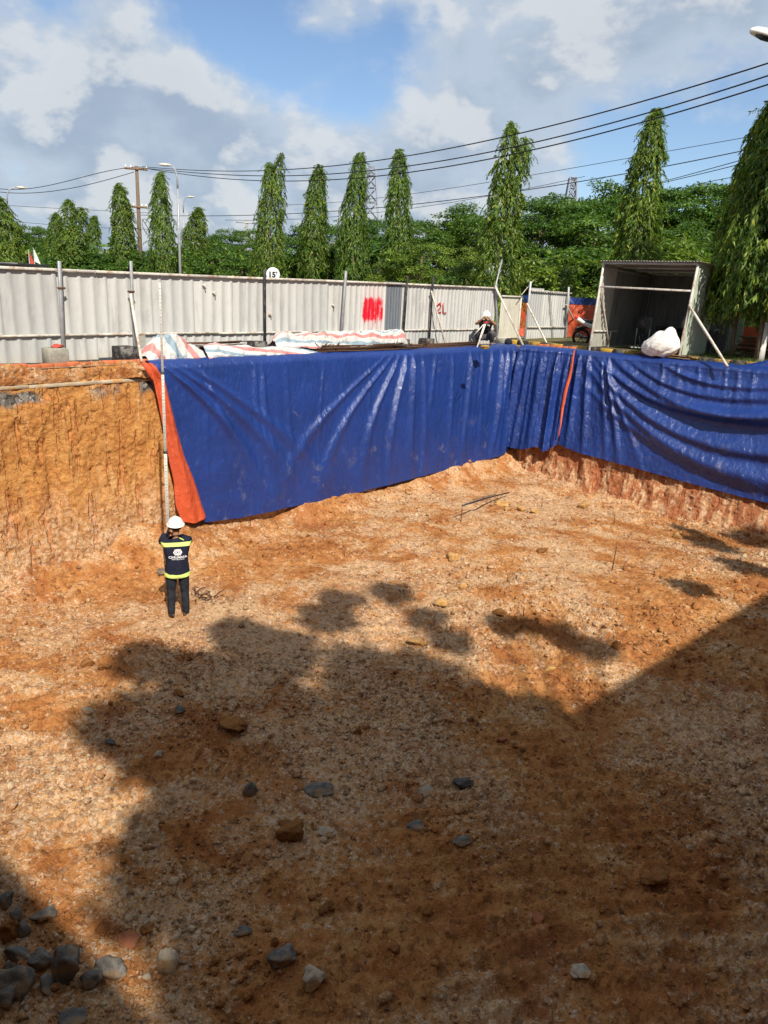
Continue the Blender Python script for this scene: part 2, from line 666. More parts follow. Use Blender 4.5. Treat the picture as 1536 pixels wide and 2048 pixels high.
def fence_mat(name, col, grime=.5, spray=None):
    m, t = mat(name)
    c = t.n('NewGeometry').outputs['Position']
    oc = t.coord()
    oi = t.n('ObjectInfo').outputs['Random']
    k = t.mix(1, col, t.ramp(oi, [(0, (.78, .79, .79)), (.4, (.92, .92, .91)), (.7, (1, .99, .96)), (1, (1.06, 1.06, 1.05))]), 'MULTIPLY')
    g = t.noise(t.scale(c, (2.2, 2.2, .5)), 2.2, 6, .66)
    k = t.mix(t.m('MULTIPLY', t.step(g, .47, .68), grime), k, tuple(a * .55 for a in col))
    st_ = t.noise(t.scale(c, (16, 16, .35)), 1.6, 5, .7)
    k = t.mix(t.m('MULTIPLY', t.step(st_, .54, .70), grime * .8), k, tuple(a * f for a, f in zip(col, (.62, .58, .52))))
    sp = t.step(t.noise(c, 38, 3, .6), .69, .74)
    k = t.mix(t.m('MULTIPLY', sp, .6), k, (.16, .12, .09))
    scr = t.step(t.noise(t.scale(c, (9, 9, 2)), 4, 4, .7, 1.5), .66, .72)
    k = t.mix(t.m('MULTIPLY', scr, .35), k, (.36, .33, .29))
    sep = t.n('SeparateXYZ')
    t.put(sep.inputs[0], c)
    k = t.mix(t.m('MULTIPLY', t.step(t.m('ADD', sep.outputs[2], t.m('MULTIPLY', g, .5)), .50, .18), .45), k, (.38, .30, .21))
    if spray:
        os = t.n('SeparateXYZ')
        t.put(os.inputs[0], oc)
        dx = t.m('ABSOLUTE', t.m('SUBTRACT', os.outputs[0], spray[0]))
        dz = t.m('ABSOLUTE', t.m('SUBTRACT', os.outputs[2], spray[1]))
        box_ = t.m('MULTIPLY', t.step(dx, spray[2] * 1.12, spray[2] * .72), t.step(dz, spray[3] * 1.15, spray[3] * .30))
        st = t.noise(t.scale(oc, (5.5, 1, .7)), 1.7, 5, .66, .5)
        cov = t.step(t.m('ADD', t.m('MULTIPLY', box_, .50), t.m('MULTIPLY', t.m('ADD', t.m('MULTIPLY', st, .75), t.m('MULTIPLY', t.noise(oc, 7, 4, .7, .8), .35)), .95)), .83, 1.0)
        k = t.mix(t.m('MULTIPLY', t.step(dx, spray[2] * 1.2, .1), t.m('MULTIPLY', t.step(dz, spray[3] * 2.0, .1), .22)), k, (.62, .12, .12))
        k = t.mix(cov, k, (.62, .012, .030))
    nrm = t.bump(t.noise(c, 5, 4, .6), .35, .02)
    t.out(t.bsdf(k, .58, .25, 0, nrm))
    return m


def leaf_mat(name, dark, mid, bright, tip, tl=.35):
    m, t = mat(name)
    g = t.n('NewGeometry')
    oi = t.n('ObjectInfo').outputs['Random']
    k = t.ramp(g.outputs['Random Per Island'], [(0, dark), (.5, mid), (.92, bright), (1, tip)])
    pos = t.noise(g.outputs['Position'], .9, 3, .6)
    k = t.mix(1, k, t.ramp(pos, [(.3, .72), (.7, 1.25)]), 'MULTIPLY')
    k = t.mix(1, k, t.ramp(oi, [(0, (.85, .9, .9)), (1, (1.08, 1.02, .9))]), 'MULTIPLY')
    b = t.bsdf(k, .45, .35)
    tr = t.n('BsdfTranslucent')
    t.put(tr.inputs[0], t.mix(1, k, (1.3, 1.25, .5), 'MULTIPLY'))
    ms = t.n('MixShader')
    ms.inputs[0].default_value = tl
    t.t.links.new(b, ms.inputs[1])
    t.t.links.new(tr.outputs[0], ms.inputs[2])
    t.out(ms.outputs[0])
    return m


def stripe_mat():
    m, t = mat('striped_woven_plastic')
    uv = t.n('UVMap').outputs[0]
    sep = t.n('SeparateXYZ')
    t.put(sep.inputs[0], uv)
    v = t.m('FRACT', t.m('ADD', sep.outputs[1], t.m('MULTIPLY', t.noise(t.coord(), 3, 3, .5), .05)))
    blue = t.m('MULTIPLY', t.step(v, .08, .11), t.step(v, .30, .27))
    red = t.m('MULTIPLY', t.step(v, .55, .58), t.step(v, .78, .75))
    k = t.mix(t.m('MULTIPLY', blue, .9), (.56, .55, .53), (.20, .30, .37))
    k = t.mix(t.m('MULTIPLY', red, .9), k, (.55, .19, .18))
    k = t.mix(t.m('MULTIPLY', t.step(t.noise(t.coord(), 3, 6, .7), .5, .75), .3), k, (.52, .45, .36))
    nrm = t.bump(t.noise(t.coord(), 16, 5, .65, .8), .6, .03)
    t.out(t.bsdf(k, .5, .35, 0, nrm))
    return m


M = {}
M['soil'] = soil_mat('excavated_soil', False)
M['loose'] = soil_mat('loose_clods', True)
M['wall'] = wall_mat()
M['blue'] = tarp_mat('blue_tarpaulin_film', (.010, .035, .180), (.20, .19, .20), .32)
M['orange'] = tarp_mat('orange_tarpaulin_film', (.52, .080, .026), (.5, .22, .10), .45)
M['paint'] = fence_mat('whitewashed_sheet', (.51, .515, .51))
M['sprayed'] = fence_mat('sheet_with_red_spray', (.51, .515, .51), .5, (0.50, .52, .46, .46))
M['darksheet'] = fence_mat('scraped_blue_grey_sheet', (.15, .17, .20), .8)
M['gatesheet'] = fence_mat('cream_sheet', (.50, .485, .42), .5)
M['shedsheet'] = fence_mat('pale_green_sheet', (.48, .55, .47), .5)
M['shedshade'] = fence_mat('shed_sheet_painted_shade', (.17, .175, .17), .8)  # inner sheets: shade of the shed interior put into a darker base colour
M['shedfront'] = fence_mat('pale_shed_sheet', (.44, .43, .38), .6)
M['galv'] = simple('galvanised_steel', (.33, .34, .35), .5, .5, .35, .2, 9, .004)
M['lightsteel'] = simple('pale_painted_steel', (.58, .56, .50), .55, .4, 0, .15, 9, .003, 0, (.35, .24, .15))
M['black'] = simple('black_paint', (.018, .018, .020), .55, .4, 0, .4, 12, .003, 0, (.10, .09, .08))
M['concrete'] = simple('grey_concrete', (.30, .285, .24), .9, .15, 0, .22, 7, .012, 0, (.20, .19, .16))
M['blackcon'] = simple('black_painted_concrete', (.030, .030, .032), .8, .2, 0, .4, 9, .012, 0, (.22, .21, .19))
M['brick'] = simple('red_clay_brick', (.55, .17, .075), .9, .15, 0, .22, 10, .01, .25)
M['asphalt'] = simple('yard_concrete', (.27, .255, .225), .92, .15, 0, .25, 2.5, .01, 0, (.36, .25, .14))
M['slab'] = simple('road_slab', (.40, .34, .25), .9, .15, 0, .25, 5, .03, 0, (.46, .24, .085))
M['stonegrey'] = simple('blue_grey_rock', (.165, .158, .142), .9, .12, 0, .55, 9, .06, .3, (.33, .20, .095))
M['stonepale'] = simple('pale_rock', (.44, .37, .28), .85, .2, 0, .4, 9, .06, .2, (.40, .22, .09))
M['stonebrown'] = simple('brown_clod', (.28, .125, .042), .95, .08, 0, .4, 9, .07, .25, (.16, .065, .022))
M['stoneyellow'] = simple('yellow_clod', (.52, .31, .125), .95, .08, 0, .35, 9, .07, .2, (.34, .17, .05))
M['stonered'] = simple('red_chip', (.33, .125, .062), .9, .1, 0, .25, 9, .01, .1)
M['asphaltlump'] = simple('broken_asphalt', (.085, .083, .080), .85, .25, 0, .5, 14, .02, .2)
M['rust'] = simple('rusty_rebar', (.115, .062, .040), .8, .25, .2, .4, 20, .004, .3)
M['stripe'] = stripe_mat()
M['leafmast'] = leaf_mat('mast_tree_leaf', (.042, .100, .020), (.105, .200, .030), (.22, .31, .042), (.42, .40, .07))
M['leafbroad'] = leaf_mat('broad_tree_leaf', (.030, .075, .016), (.070, .150, .026), (.125, .230, .034), (.22, .31, .05))
M['leafpale'] = leaf_mat('pale_shrub_leaf', (.055, .11, .02), (.13, .215, .032), (.22, .31, .045), (.36, .39, .07))
M['bark'] = simple('bark', (.16, .115, .080), .95, .1, 0, .3, 9, .02)
M['white'] = simple('white_plastic', (.78, .77, .73), .35, .45, 0, .05, 8)
M['skin'] = simple('skin', (.30, .155, .095), .6, .3, 0, .1, 20)
M['navy'] = simple('navy_cloth', (.012, .014, .030), .85, .2, 0, .3, 14, .006)
M['denim'] = simple('black_denim', (.020, .023, .032), .9, .15, 0, .4, 14, .006)
M['shirt'] = simple('black_cloth', (.022, .022, .025), .9, .15, 0, .3, 14, .006)
M['grey cloth'] = simple('grey_cloth', (.085, .085, .09), .9, .15, 0, .3, 14, .006)
M['hiviz'] = simple('lime_reflective_band', (.62, .80, .22), .5, .4, 0, .08, 20)
M['print'] = simple('white_print', (.72, .72, .74), .7, .2, 0, .05, 20)
M['blackprint'] = simple('black_print', (.012, .012, .012), .6, .3, 0, .05, 20)
M['shoe'] = simple('black_leather', (.018, .016, .015), .5, .4, 0, .3, 20, 0, 0, (.12, .07, .035))
M['hair'] = simple('black_hair', (.012, .010, .009), .6, .3, 0, .3, 60)
M['staff'] = simple('aluminium_staff', (.52, .50, .44), .5, .4, .1, .15, 30)
M['yellow'] = simple('yellow_paint', (.45, .28, .04), .75, .25, 0, .25, 7, .004, .15, (.15, .11, .06))
M['kerbblack'] = simple('black_kerb_paint', (.030, .030, .030), .75, .25, 0, .4, 9, .004, .15, (.20, .17, .10))
M['rubber'] = simple('rubber', (.016, .016, .016), .85, .2, 0, .2, 20)
M['redplastic'] = simple('red_plastic', (.55, .025, .02), .3, .5, 0, .1, 9)
M['darkmetal'] = simple('dark_metal', (.06, .06, .065), .4, .5, .6, .2, 9)
M['wood'] = simple('weathered_wood', (.20, .13, .075), .85, .15, 0, .3, 9, .008, .2)
M['cable'] = simple('black_cable', (.014, .014, .016), .6, .3, 0, .1, 5)
M['grass'] = leaf_mat('grass_blade', (.03, .06, .012), (.06, .11, .02), (.11, .16, .03), (.24, .22, .06), .25)
M['dirt'] = simple('verge_earth', (.13, .105, .055), .95, .1, 0, .35, 3, .02, 0, (.07, .10, .025))
M['plaster'] = simple('cream_plaster', (.58, .55, .46), .9, .2, 0, .1, 2, .004)
M['rooftin'] = simple('roof_sheet', (.30, .32, .34), .5, .4, .2, .2, 3)
M['glass'] = simple('dark_window_glass', (.03, .04, .05), .08, .6, 0, .1, 3)
M['pylon'] = simple('pylon_steel', (.22, .25, .30), .6, .3, .1, .1, 3)
M['sack'] = simple('white_woven_sack', (.74, .73, .70), .6, .3, 0, .06, 12, .012)
M['red'] = simple('red_flag_cloth', (.42, .07, .05), .8, .2, 0, .1, 9)

# ------------------------------------------------------------------ pit layout
A2 = np.array([-4.533, 14.04]); B2 = np.array([3.94, 24.094]); C2 = np.array([9.385, 19.067])
u1 = (B2 - A2) / np.linalg.norm(B2 - A2); n1 = np.array([u1[1], -u1[0]])
u2 = (C2 - B2) / np.linalg.norm(C2 - B2); n2 = np.array([u2[1], -u2[0]])     # both normals point into the pit
n1d = n1; n2d = n2 if (n2 @ (np.zeros(2) - B2)) > 0 else -n2
LEN1 = float(np.linalg.norm(B2 - A2))
BAT1, BAT2 = .075, .14      # batter (inset per metre of depth) of the two walls


def W1(s, n, z):
    """point on the left wall: s along, n into the pit (beyond the batter), z"""
    s, n, z = np.broadcast_arrays(*[np.asarray(a, float) for a in (s, n, z)])
    p = A2 + s[..., None] * u1 + (n - BAT1 * np.minimum(z, 0))[..., None] * n1d
    return np.concatenate([p, z[..., None]], -1)


def W2(s, n, z):
    s, n, z = np.broadcast_arrays(*[np.asarray(a, float) for a in (s, n, z)])
    p = B2 + s[..., None] * u2 + (n - BAT2 * np.minimum(z, 0))[..., None] * n2d
    return np.concatenate([p, z[..., None]], -1)


def on_wall1(px, py, n=.12):
    nn = np.array([n1d[0], n1d[1], BAT1])
    P = Gplane(px, py, np.array([*(A2 + n * n1d), 0]), nn)
    return float((P[:2] - A2) @ u1), float(P[2])


def on_wall2(px, py, n=.12):
    nn = np.array([n2d[0], n2d[1], BAT2])
    P = Gplane(px, py, np.array([*(B2 + n * n2d), 0]), nn)
    return float((P[:2] - B2) @ u2), float(P[2])


def floor_h(x, y):
    """height of the pit floor"""
    x = np.asarray(x, float); y = np.asarray(y, float)
    z = -DEPTH + .07 * fbm(x * .22, y * .22, 3, 3) + .085 * fbm(x * .8, y * .8, 4, 21)
    # cloddy relief
    c1, r1 = cells(x * 3.6 + .5 * fbm(x * 4, y * 4, 3, 5), y * 3.6 + .5 * fbm(x * 4, y * 4, 3, 6), 4)
    lump = np.clip(fbm(x * .55, y * .55, 3, 8) + .35, 0, 1)
    z = z + (.10 * np.clip(.62 - c1, 0, 1) * (.2 + 1.5 * r1)) * lump
    c2, r2 = cells(x * 9 + .4 * fbm(x * 9, y * 9, 2, 15), y * 9 + .4 * fbm(x * 9, y * 9, 2, 16), 14)
    z = z + .050 * np.clip(.6 - c2, 0, 1) * (.2 + 1.6 * r2) * (.35 + .65 * lump)
    c3, r3 = cells(x * 19 + .4 * fbm(x * 19, y * 19, 2, 25), y * 19 + .4 * fbm(x * 19, y * 19, 2, 26), 24)
    z = z + .036 * np.clip(.6 - c3, 0, 1) * (.2 + 1.6 * r3)
    z = z + .038 * fbm(x * 3.4, y * 3.4, 6, 31, .68)
    # bucket-tooth furrows, right foreground and left
    w = np.clip(1.5 - np.abs(y - 6.3 + .1 * x) / 2.0, 0, 1) * np.clip((x + .3) / 1.2, 0, 1)
    ph = (y - .12 * x + .16 * fbm(x * .5, y * .5, 2, 41)) / .24
    z = z + w * .14 * (np.abs((ph % 1) - .5) * 2 - .5) * (.6 + .4 * fbm(x * 2.5, y * 2.5, 2, 44))
    w = np.clip(1.3 - np.abs(y - 6.9 + .9 * (x + 3)) / 1.0, 0, 1) * np.clip((-1.6 - x) / .8, 0, 1)
    ph = (y - .45 * x + .1 * fbm(x, y, 2, 42)) / .26
    z = z + w * .09 * (np.abs((ph % 1) - .5) * 2 - .5)
    w = np.clip(1.4 - np.hypot(x - 2.8, y - 11.3) / 1.6, 0, 1)
    ph = (x + .55 * y) / .25
    z = z + w * .11 * (np.abs((ph % 1) - .5) * 2 - .5)
    q = np.clip(1 - ((x - B2[0]) * n2d[0] + (y - B2[1]) * n2d[1] - .6) / 6.5, 0, 1)
    z = z - .40 * q * q * (3 - 2 * q) * np.clip(((x - A2[0]) * n1d[0] + (y - A2[1]) * n1d[1] - .4) / 3.0, 0, 1)
    # spoil fallen along the foot of the walls
    s1 = (x - A2[0]) * u1[0] + (y - A2[1]) * u1[1]
    d1 = (x - A2[0]) * n1d[0] + (y - A2[1]) * n1d[1] - BAT1 * DEPTH
    amp = .32 + .22 * fbm(s1 * .6, s1 * 0 + 3, 3, 51) + .30 * np.exp(-((s1 + .3) / 1.6) ** 2) + .30 * np.exp(-((s1 - 3.7) / .35) ** 2) + .10 * np.exp(-((s1 - 11.6) / .8) ** 2)
    wd = .55 + .65 * np.exp(-((s1 + .5) / 1.6) ** 2) + .25 * np.exp(-((s1 - 11.6) / 1.0) ** 2)
    z = z + amp * np.clip(1 - d1 / wd, 0, 1.2) ** 1.3
    d2 = (x - B2[0]) * n2d[0] + (y - B2[1]) * n2d[1] - BAT2 * DEPTH
    s2 = (x - B2[0]) * u2[0] + (y - B2[1]) * u2[1]
    amp = .12 + .14 * fbm(s2 * .9, s2 * 0 + 8, 3, 57)
    z = z + amp * np.clip(1 - d2 / (.8 + .2 * fbm(s2 * .8, s2 * 0, 2, 58)), 0, 1.2) ** 1.2
    return z


def FL(px, py):
    """a pixel of the photograph -> the point of the floor it shows"""
    P = G(px, py, -DEPTH)
    for _ in range(3):
        P = G(px, py, float(floor_h(np.array([P[0]]), np.array([P[1]]))[0]))
    return P


# ------------------------------------------------------------------ setting: floor, walls, ground
def make_floor():
    ys = [0.3]
    while ys[-1] < 27.5:
        ys.append(ys[-1] + .0040 * (ys[-1] + 2.4))
    ys = np.array(ys)
    q = np.concatenate([np.linspace(-2.6, -.66, 26)[:-1], np.linspace(-.66, .66, 540), np.linspace(.66, 1.5, 26)[1:]])
    Y, Q = np.meshgrid(ys, q, indexing='ij')
    X = Q * (Y + 1.4)
    Z = floor_h(X, Y)
    mb = MB().add(*sheet(np.stack([X, Y, Z], -1)))
    o = mb.build('pit_floor', M['soil'])
    return kind(o, 'structure')


make_floor()
PITP = [np.array([-8.6, 9.21]), B2, np.array([14.4, 14.44]), np.array([2.3, .62]), np.array([-3.3, .62])]


def wall_relief(s, z, seed, tooth=1.0):
    sk = s + .35 * z
    r = .06 * fbm(s * .8, z * .5, 4, seed) + .055 * fbm(s * 2.6, z * 1.6, 5, seed + 3, .62)
    r = r + .035 * (.5 - np.abs(fbm(sk * 3.4, z * 3.0, 5, seed + 5, .6)))
    c1, k1 = cells(s * 6.2 + .5 * fbm(s * 5, z * 5, 2, seed), z * 7.0 + .5 * fbm(s * 6, z * 6, 2, seed + 1), seed + 11)
    r = r + .020 * np.clip(.62 - c1, 0, 1) * (.1 + 1.8 * k1)
    r = r + .016 * fbm(s * 15, z * 12, 4, seed + 30, .7)
    r = r + .03 * vn(s * 3.1, z * .35, seed + 41)
    # vertical gouges left by the bucket teeth
    g = vn(s * 4.6, z * .55, seed + 21)
    r = r - tooth * .075 * np.clip(g - .30, 0, 1)
    return r


def make_walls():
    s = np.concatenate([np.linspace(-6.9, -3.5, 30)[:-1], np.linspace(-3.5, 1.3, 280)[:-1], np.linspace(1.3, LEN1 + .3, 110)])
    z = np.concatenate([np.linspace(0, -.7, 50)[:-1], np.linspace(-.7, -4.0, 190)])
    S, Z = np.meshgrid(s, z)
    Nn = wall_relief(S, Z, 100)
    # loose soil sloping from the brick edge down to the slab
    Nn = np.where(Z > -.26, Nn * .7 - .02, Nn)
    f = np.clip((Z + .02) / .02, 0, 1)
    Nn = Nn - .10 * f
    Nn = Nn - .03 * np.exp(-((Z + .42 + .06 * fbm(S * 1.3, S * 0, 2, 77)) / .09) ** 2) * np.clip(.6 + vn(S * 1.7, S * 0 + 4, 78), 0, 1.3)
    wz = np.exp(-((Z + .33) / .13) ** 2)
    Nn = Nn * (1 - wz) + np.maximum(Nn, .02 + .03 * fbm(S * 5, Z * 6, 3, 79)) * wz
    Nn = np.where(S > .9, np.minimum(Nn, .05), Nn)
    P = W1(S, Nn, Z)
    o = MB().add(*sheet(P)).build('pit_wall', M['wall'])
    kind(o, 'structure')
    s = np.linspace(-.3, 14.5, 330)
    z = np.concatenate([np.linspace(0, -2.4, 40)[:-1], np.linspace(-2.4, -4.4, 110)])
    S, Z = np.meshgrid(s, z)
    Nn = wall_relief(S, Z, 160, 2.2) * 1.2 + .30 * np.clip((-Z - 3.1) / 1.2, 0, 1) ** 1.5
    Nn = np.where(Z > -2.75, np.minimum(Nn, .05), Nn)
    P = W2(S, Nn - .05 * np.clip((Z + .03) / .03, 0, 1), Z)
    kind(MB().add(*sheet(P)).build('pit_wall', M['wall']), 'structure')
    for a, b in ((PITP[2], PITP[3]), (PITP[3], PITP[4]), (PITP[4], PITP[0])):
        L = np.linalg.norm(b - a)
        s = np.linspace(0, 1, max(6, int(L / .12)))
        z = np.linspace(0, -4.0, 34)
        S, Z = np.meshgrid(s, z)
        d = (b - a) / L
        nn = np.array([d[1], -d[0]])
        mid = (PITP[0] + PITP[1] + PITP[2]) / 3
        if nn @ (mid - a) < 0:
            nn = -nn
        r = wall_relief(S * L, Z, 190) - .06 * Z * 1 * (Z < 0)
        P2 = a + S[..., None] * (b - a) + (r * np.clip(-Z * 8, 0, 1))[..., None] * nn
        kind(MB().add(*sheet(np.concatenate([P2, Z[..., None]], -1))).build('pit_wall', M['wall'], smooth=True), 'structure')


make_walls()


def make_ground():
    poly = [p.copy() for p in PITP]
    poly[0] = A2 - u1 * 6.9 ; poly[1] = B2 ; poly[2] = B2 + u2 * 14.4
    n = len(poly)
    c = sum(poly) / n
    rings = [(0, 0), (1.2, 0), (8, 0), (30, 0), (120, 0), (700, 0)]
    mb = MB()
    k = 10
    pts = []
    for i in range(n):
        for j in range(k):
            pts.append(poly[i] + (poly[(i + 1) % n] - poly[i]) * j / k)
    pts = np.array(pts)
    V = []
    for d, h in rings:
        dirs = (pts - c) / np.linalg.norm(pts - c, axis=1)[:, None]
        p = pts + dirs * d
        V.append(np.concatenate([p, np.full((len(p), 1), -.004)], 1))
    V = np.stack(V)
    m_, k_ = V.shape[:2]
    i = np.arange(m_ * k_).reshape(m_, k_)
    j = np.roll(i, -1, axis=1)
    F = np.stack([i[:-1], i[1:], j[1:], j[:-1]], -1).reshape(-1, 4)
    mb.add(V.reshape(-1, 3), F)
    kind(mb.build('ground', M['asphalt']), 'structure')


make_ground()

# ------------------------------------------------------------------ broken rim: slab edge, bricks, loose soil
def make_rim():
    # concrete slab edge showing in the wall top, cast in lengths
    st = thing('slab_edge', W1(-2.4, 0, -.3), 'pale concrete slab edge showing in the top of the bare earth wall', 'slab')
    s0 = -6.6
    rng = np.random.default_rng(3)
    while s0 < .35:
        L = min(rng.uniform(1.2, 1.9), .42 - s0)
        c = W1(s0 + L / 2, -.10 + rng.uniform(-.012, .012), -.285 + rng.uniform(-.008, .008))
        R = np.array([[u1[0], n1d[0], 0], [u1[1], n1d[1], 0], [0, 0, 1]])
        MB().add(*cbox(c, (L - .015, .30, .062), .008, R)).build('slab', M['slab'], st)
        s0 += L
    kb = thing('brick_kerb', W1(-2, -.3, 0), 'row of red clay bricks along the top of the bare earth wall', 'brick kerb')
    s0 = -6.4
    while s0 < .12:
        R = np.array([[u1[0], n1d[0], 0], [u1[1], n1d[1], 0], [0, 0, 1]]) @ rotm('Z', rng.uniform(-.05, .05))
        c = W1(s0 + .11, -.115 + rng.uniform(-.012, .012), .028 + rng.uniform(-.012, .008))
        MB().add(*cbox(c, (.212, .10, .085), .008, R)).build('brick', M['brick'], kb)
        s0 += .225
    kb2 = thing('brick_kerb', W2(.8, -.3, 0), 'short row of red clay bricks above the corner tarpaulin', 'brick kerb')
    s0 = .5
    R0 = np.array([[u2[0], n2d[0], 0], [u2[1], n2d[1], 0], [0, 0, 1]])
    while s0 < 1.75:
        c = W2(s0 + .11, -.34 + rng.uniform(-.01, .01), .055 + rng.uniform(-.01, .006))
        MB().add(*cbox(c, (.212, .11, .11), .008, R0 @ rotm('Z', rng.uniform(-.05, .05)))).build('brick', M['brick'], kb2)
        s0 += .225
    # loose soil spilled over the slab
    S, T = np.meshgrid(np.linspace(-6.7, .02, 420), np.linspace(0, 1, 26))
    prof_n = -.12 + (.19 + .09 * fbm(S * 1.1, S * 0 + 2, 3, 68)) * T
    prof_z = .03 - .275 * T ** 1.3
    cl, ck = cells(S * 9, T * 3.2, 66)
    lump = .05 * fbm(S * 2.1, T * 1.5, 4, 61) + .045 * fbm(S * 9, T * 5, 4, 62, .7) + .05 * np.clip(.6 - cl, 0, 1) * ck
    hump = .05 * np.sin(math.pi * T) * (1 + 1.0 * fbm(S * .9, S * 0, 3, 63)) + .02 * vn(S * 3, S * 0 + 1, 64)
    P = W1(S, prof_n + (lump + hump) * (.4 + .6 * T), np.minimum(prof_z + (lump + hump) * 1.0 * (1 - .6 * T), .12))
    kind(MB().add(*sheet(P)).build('loose_soil', M['soil']), 'stuff')


make_rim()


# ------------------------------------------------------------------ tarpaulins
def fold_field(s, t, folds):
    r = np.zeros_like(s)
    for f in folds:
        sc = f['s'](t)
        w = f['w'](t)
        a = f['a'](t)
        e = (s - sc) / w
        r = r + a * np.exp(-e * e * 1.6)
    return r


def swag_field(s, t, swags):
    r = np.zeros_like(s)
    for g in swags:
        tc = g['t'](s)
        w = g['w'](s)
        e = (t - tc) / w
        # asymmetrical: sharp above, long below
        r = r + g['a'](s) * np.exp(-np.where(e < 0, e * 1.0, e * .75) ** 2 * 1.7)
    return r


def lerp_table(xs, ys):
    xs = np.array(xs); ys = np.array(ys)
    return lambda v: np.interp(v, xs, ys)


def crumple(s, z, seed):
    return .016 * fbm(s * 2.2 + .4 * z, z * 1.0, 4, seed, .6) + .008 * np.abs(fbm(s * 6.5 + z, z * 2.6 - s, 4, seed + 5)) + .006 * fbm(s * 13, z * 9, 3, seed + 8)


def over_rim(t):
    """profile of a sheet coming over the rim: t<0 lies on the ground, t>0 hangs. returns extra n and z for the top bend"""
    return t


def make_tarp_left():
    top = thing('blue_tarpaulin', W1(6, 0, 0), 'widest blue tarpaulin hung over the left earth wall with its orange edge folded out', 'tarpaulin')
    # lower edge follows the photograph
    edge_px = [(410, 1045), (480, 1036), (600, 1010), (700, 989), (800, 964), (900, 938), (1000, 912), (1016, 900)]
    eb = [on_wall1(x, y, .16) for x, y in edge_px]
    zb = lerp_table([e[0] for e in eb], [e[1] for e in eb])
    # its left edge: top at 300,727 ; where blue meets the orange flap
    le_px = [(303, 727), (322, 755), (333, 800), (345, 850), (362, 910), (382, 960), (397, 1005), (411, 1045)]
    le = [on_wall1(x, y, .16) for x, y in le_px]
    le.sort(key=lambda e: -e[1])
    sl = lerp_table([-e[1] for e in le], [e[0] for e in le])
    s_end = 13.0
    nS, nT = 430, 140
    tt = np.concatenate([np.linspace(-.7, 0, 24)[:-1], np.linspace(0, 1, nT)])
    qq = np.linspace(0, 1, nS)
    Q, T = np.meshgrid(qq, tt)
    zhang = np.interp(Q * 13, [0, 13], [0, 13])
    # hang
    Sg = Q * s_end
    zb_here = zb(np.clip(sl(np.full_like(Q, 3)) * (1 - Q) + s_end * Q, 0, 20))
    Tz = np.clip(T, 0, 1)
    Zh = zb_here * Tz
    S = sl(-Zh) * (1 - Q) + s_end * Q
    Zh = zb(S) * Tz
    folds = []
    def fo(s0, s1, bend, w0, w1, a0, a1, a2=None):
        folds.append(dict(s=lambda t, s0=s0, s1=s1, bend=bend: s0 + (s1 - s0) * t + bend * np.sin(math.pi * t),
                          w=lambda t, w0=w0, w1=w1: (w0 + (w1 - w0) * t) * .8,
                          a=lambda t, a0=a0, a1=a1, a2=a2: np.interp(t, [0, .12, .5, 1], [0, a0, a1, a2 if a2 is not None else a1 * .3])))
    # fan of folds gathered near px 820,720 that sweep down to the left
    c0 = on_wall1(815, 715)[0]
    fo(c0, c0 - .9, -.25, .10, .22, .10, .08, .02)
    fo(c0 - .25, c0 - 1.9, -.45, .08, .30, .07, .07, .02)
    fo(c0 - .45, c0 - 3.3, -.7, .07, .40, .05, .06, .015)
    fo(c0 - .7, c0 - 4.8, -.8, .07, .5, .04, .05, .01)
    fo(c0 + .25, c0 + .05, -.1, .10, .26, .09, .06, .02)
    fo(c0 + .62, c0 + .55, .05, .08, .2, .05, .04, .02)
    # left fan from the corner by the orange flap
    c1 = on_wall1(318, 728)[0]
    fo(c1 + .05, c1 + 2.3, .5, .08, .4, .07, .07, .02)
    fo(c1 + .25, c1 + 3.4, .5, .08, .5, .05, .06, .01)
    fo(c1 + .5, c1 + 4.6, .4, .10, .6, .04, .05, .01)
    fo(c1 + .9, c1 + 1.9, .1, .06, .3, .035, .02, .01)
    # straight folds at the right end
    for px, a in ((905, .05), (940, .09), (962, .05), (985, .08), (1003, .11), (1017, .10), (872, .045), (1028, .12)):
        s0 = on_wall1(px, 705)[0]
        fo(s0, s0 - .35 + .25 * math.sin(px), -.06 + .1 * math.sin(px * 2), .10, .22, a * .9, a * (.55 + .4 * math.sin(px * 5)), a * .25)
    for k in range(16):
        s0 = RG.uniform(1, 12.5)
        fo(s0, s0 + RG.uniform(-.7, .5), RG.uniform(-.2, .2), RG.uniform(.04, .08), RG.uniform(.08, .2), RG.uniform(.008, .02), RG.uniform(.005, .02), .004)
    F = fold_field(S, Tz, folds)
    belly = .10 * np.sin(math.pi * np.clip(Tz, 0, 1) ** .8) * np.clip(S / 3, 0, 1)
    N = .12 + F * 1.35 + crumple(S, Zh, 201) * (.5 + .6 * Tz) + belly * .5 + .03 * Tz
    # bend over the rim
    rim = np.clip(-Zh / .10, 0, 1)
    N = np.where(Zh > -.10, .10 * np.sin(rim * math.pi / 2) * .9 + (N - .10) * rim + .01, N)
    Zz = np.where(Zh > -.10, .05 - .05 * (1 - np.cos(rim * math.pi / 2)) + Zh, Zh)
    lay = T < 0
    N = np.where(lay, T * .75, N)
    Zz = np.where(lay, .05 + .012 * fbm(S * 2, T * 4, 3, 9) * 2 + .02 * np.clip(F * 6, 0, 1) * (T + .7), Zz)
    S = np.where(lay, np.maximum(S, sl(0.0) * (1 - Q) + s_end * Q), S)
    P = W1(S, N, Zz)
    MB().add(*sheet(P)).build('blue_sheet', M['blue'], top, smooth=True)
    # orange underside turned out along the left edge
    lf_px = [(278, 727), (304, 762), (316, 812), (326, 865), (334, 910), (345, 962), (350, 1012), (362, 1042)]
    rt_px = [(308, 728), (329, 756), (340, 800), (352, 850), (369, 910), (389, 960), (404, 1005), (413, 1033)]
    lf = [on_wall1(x, y, .2) for x, y in lf_px]
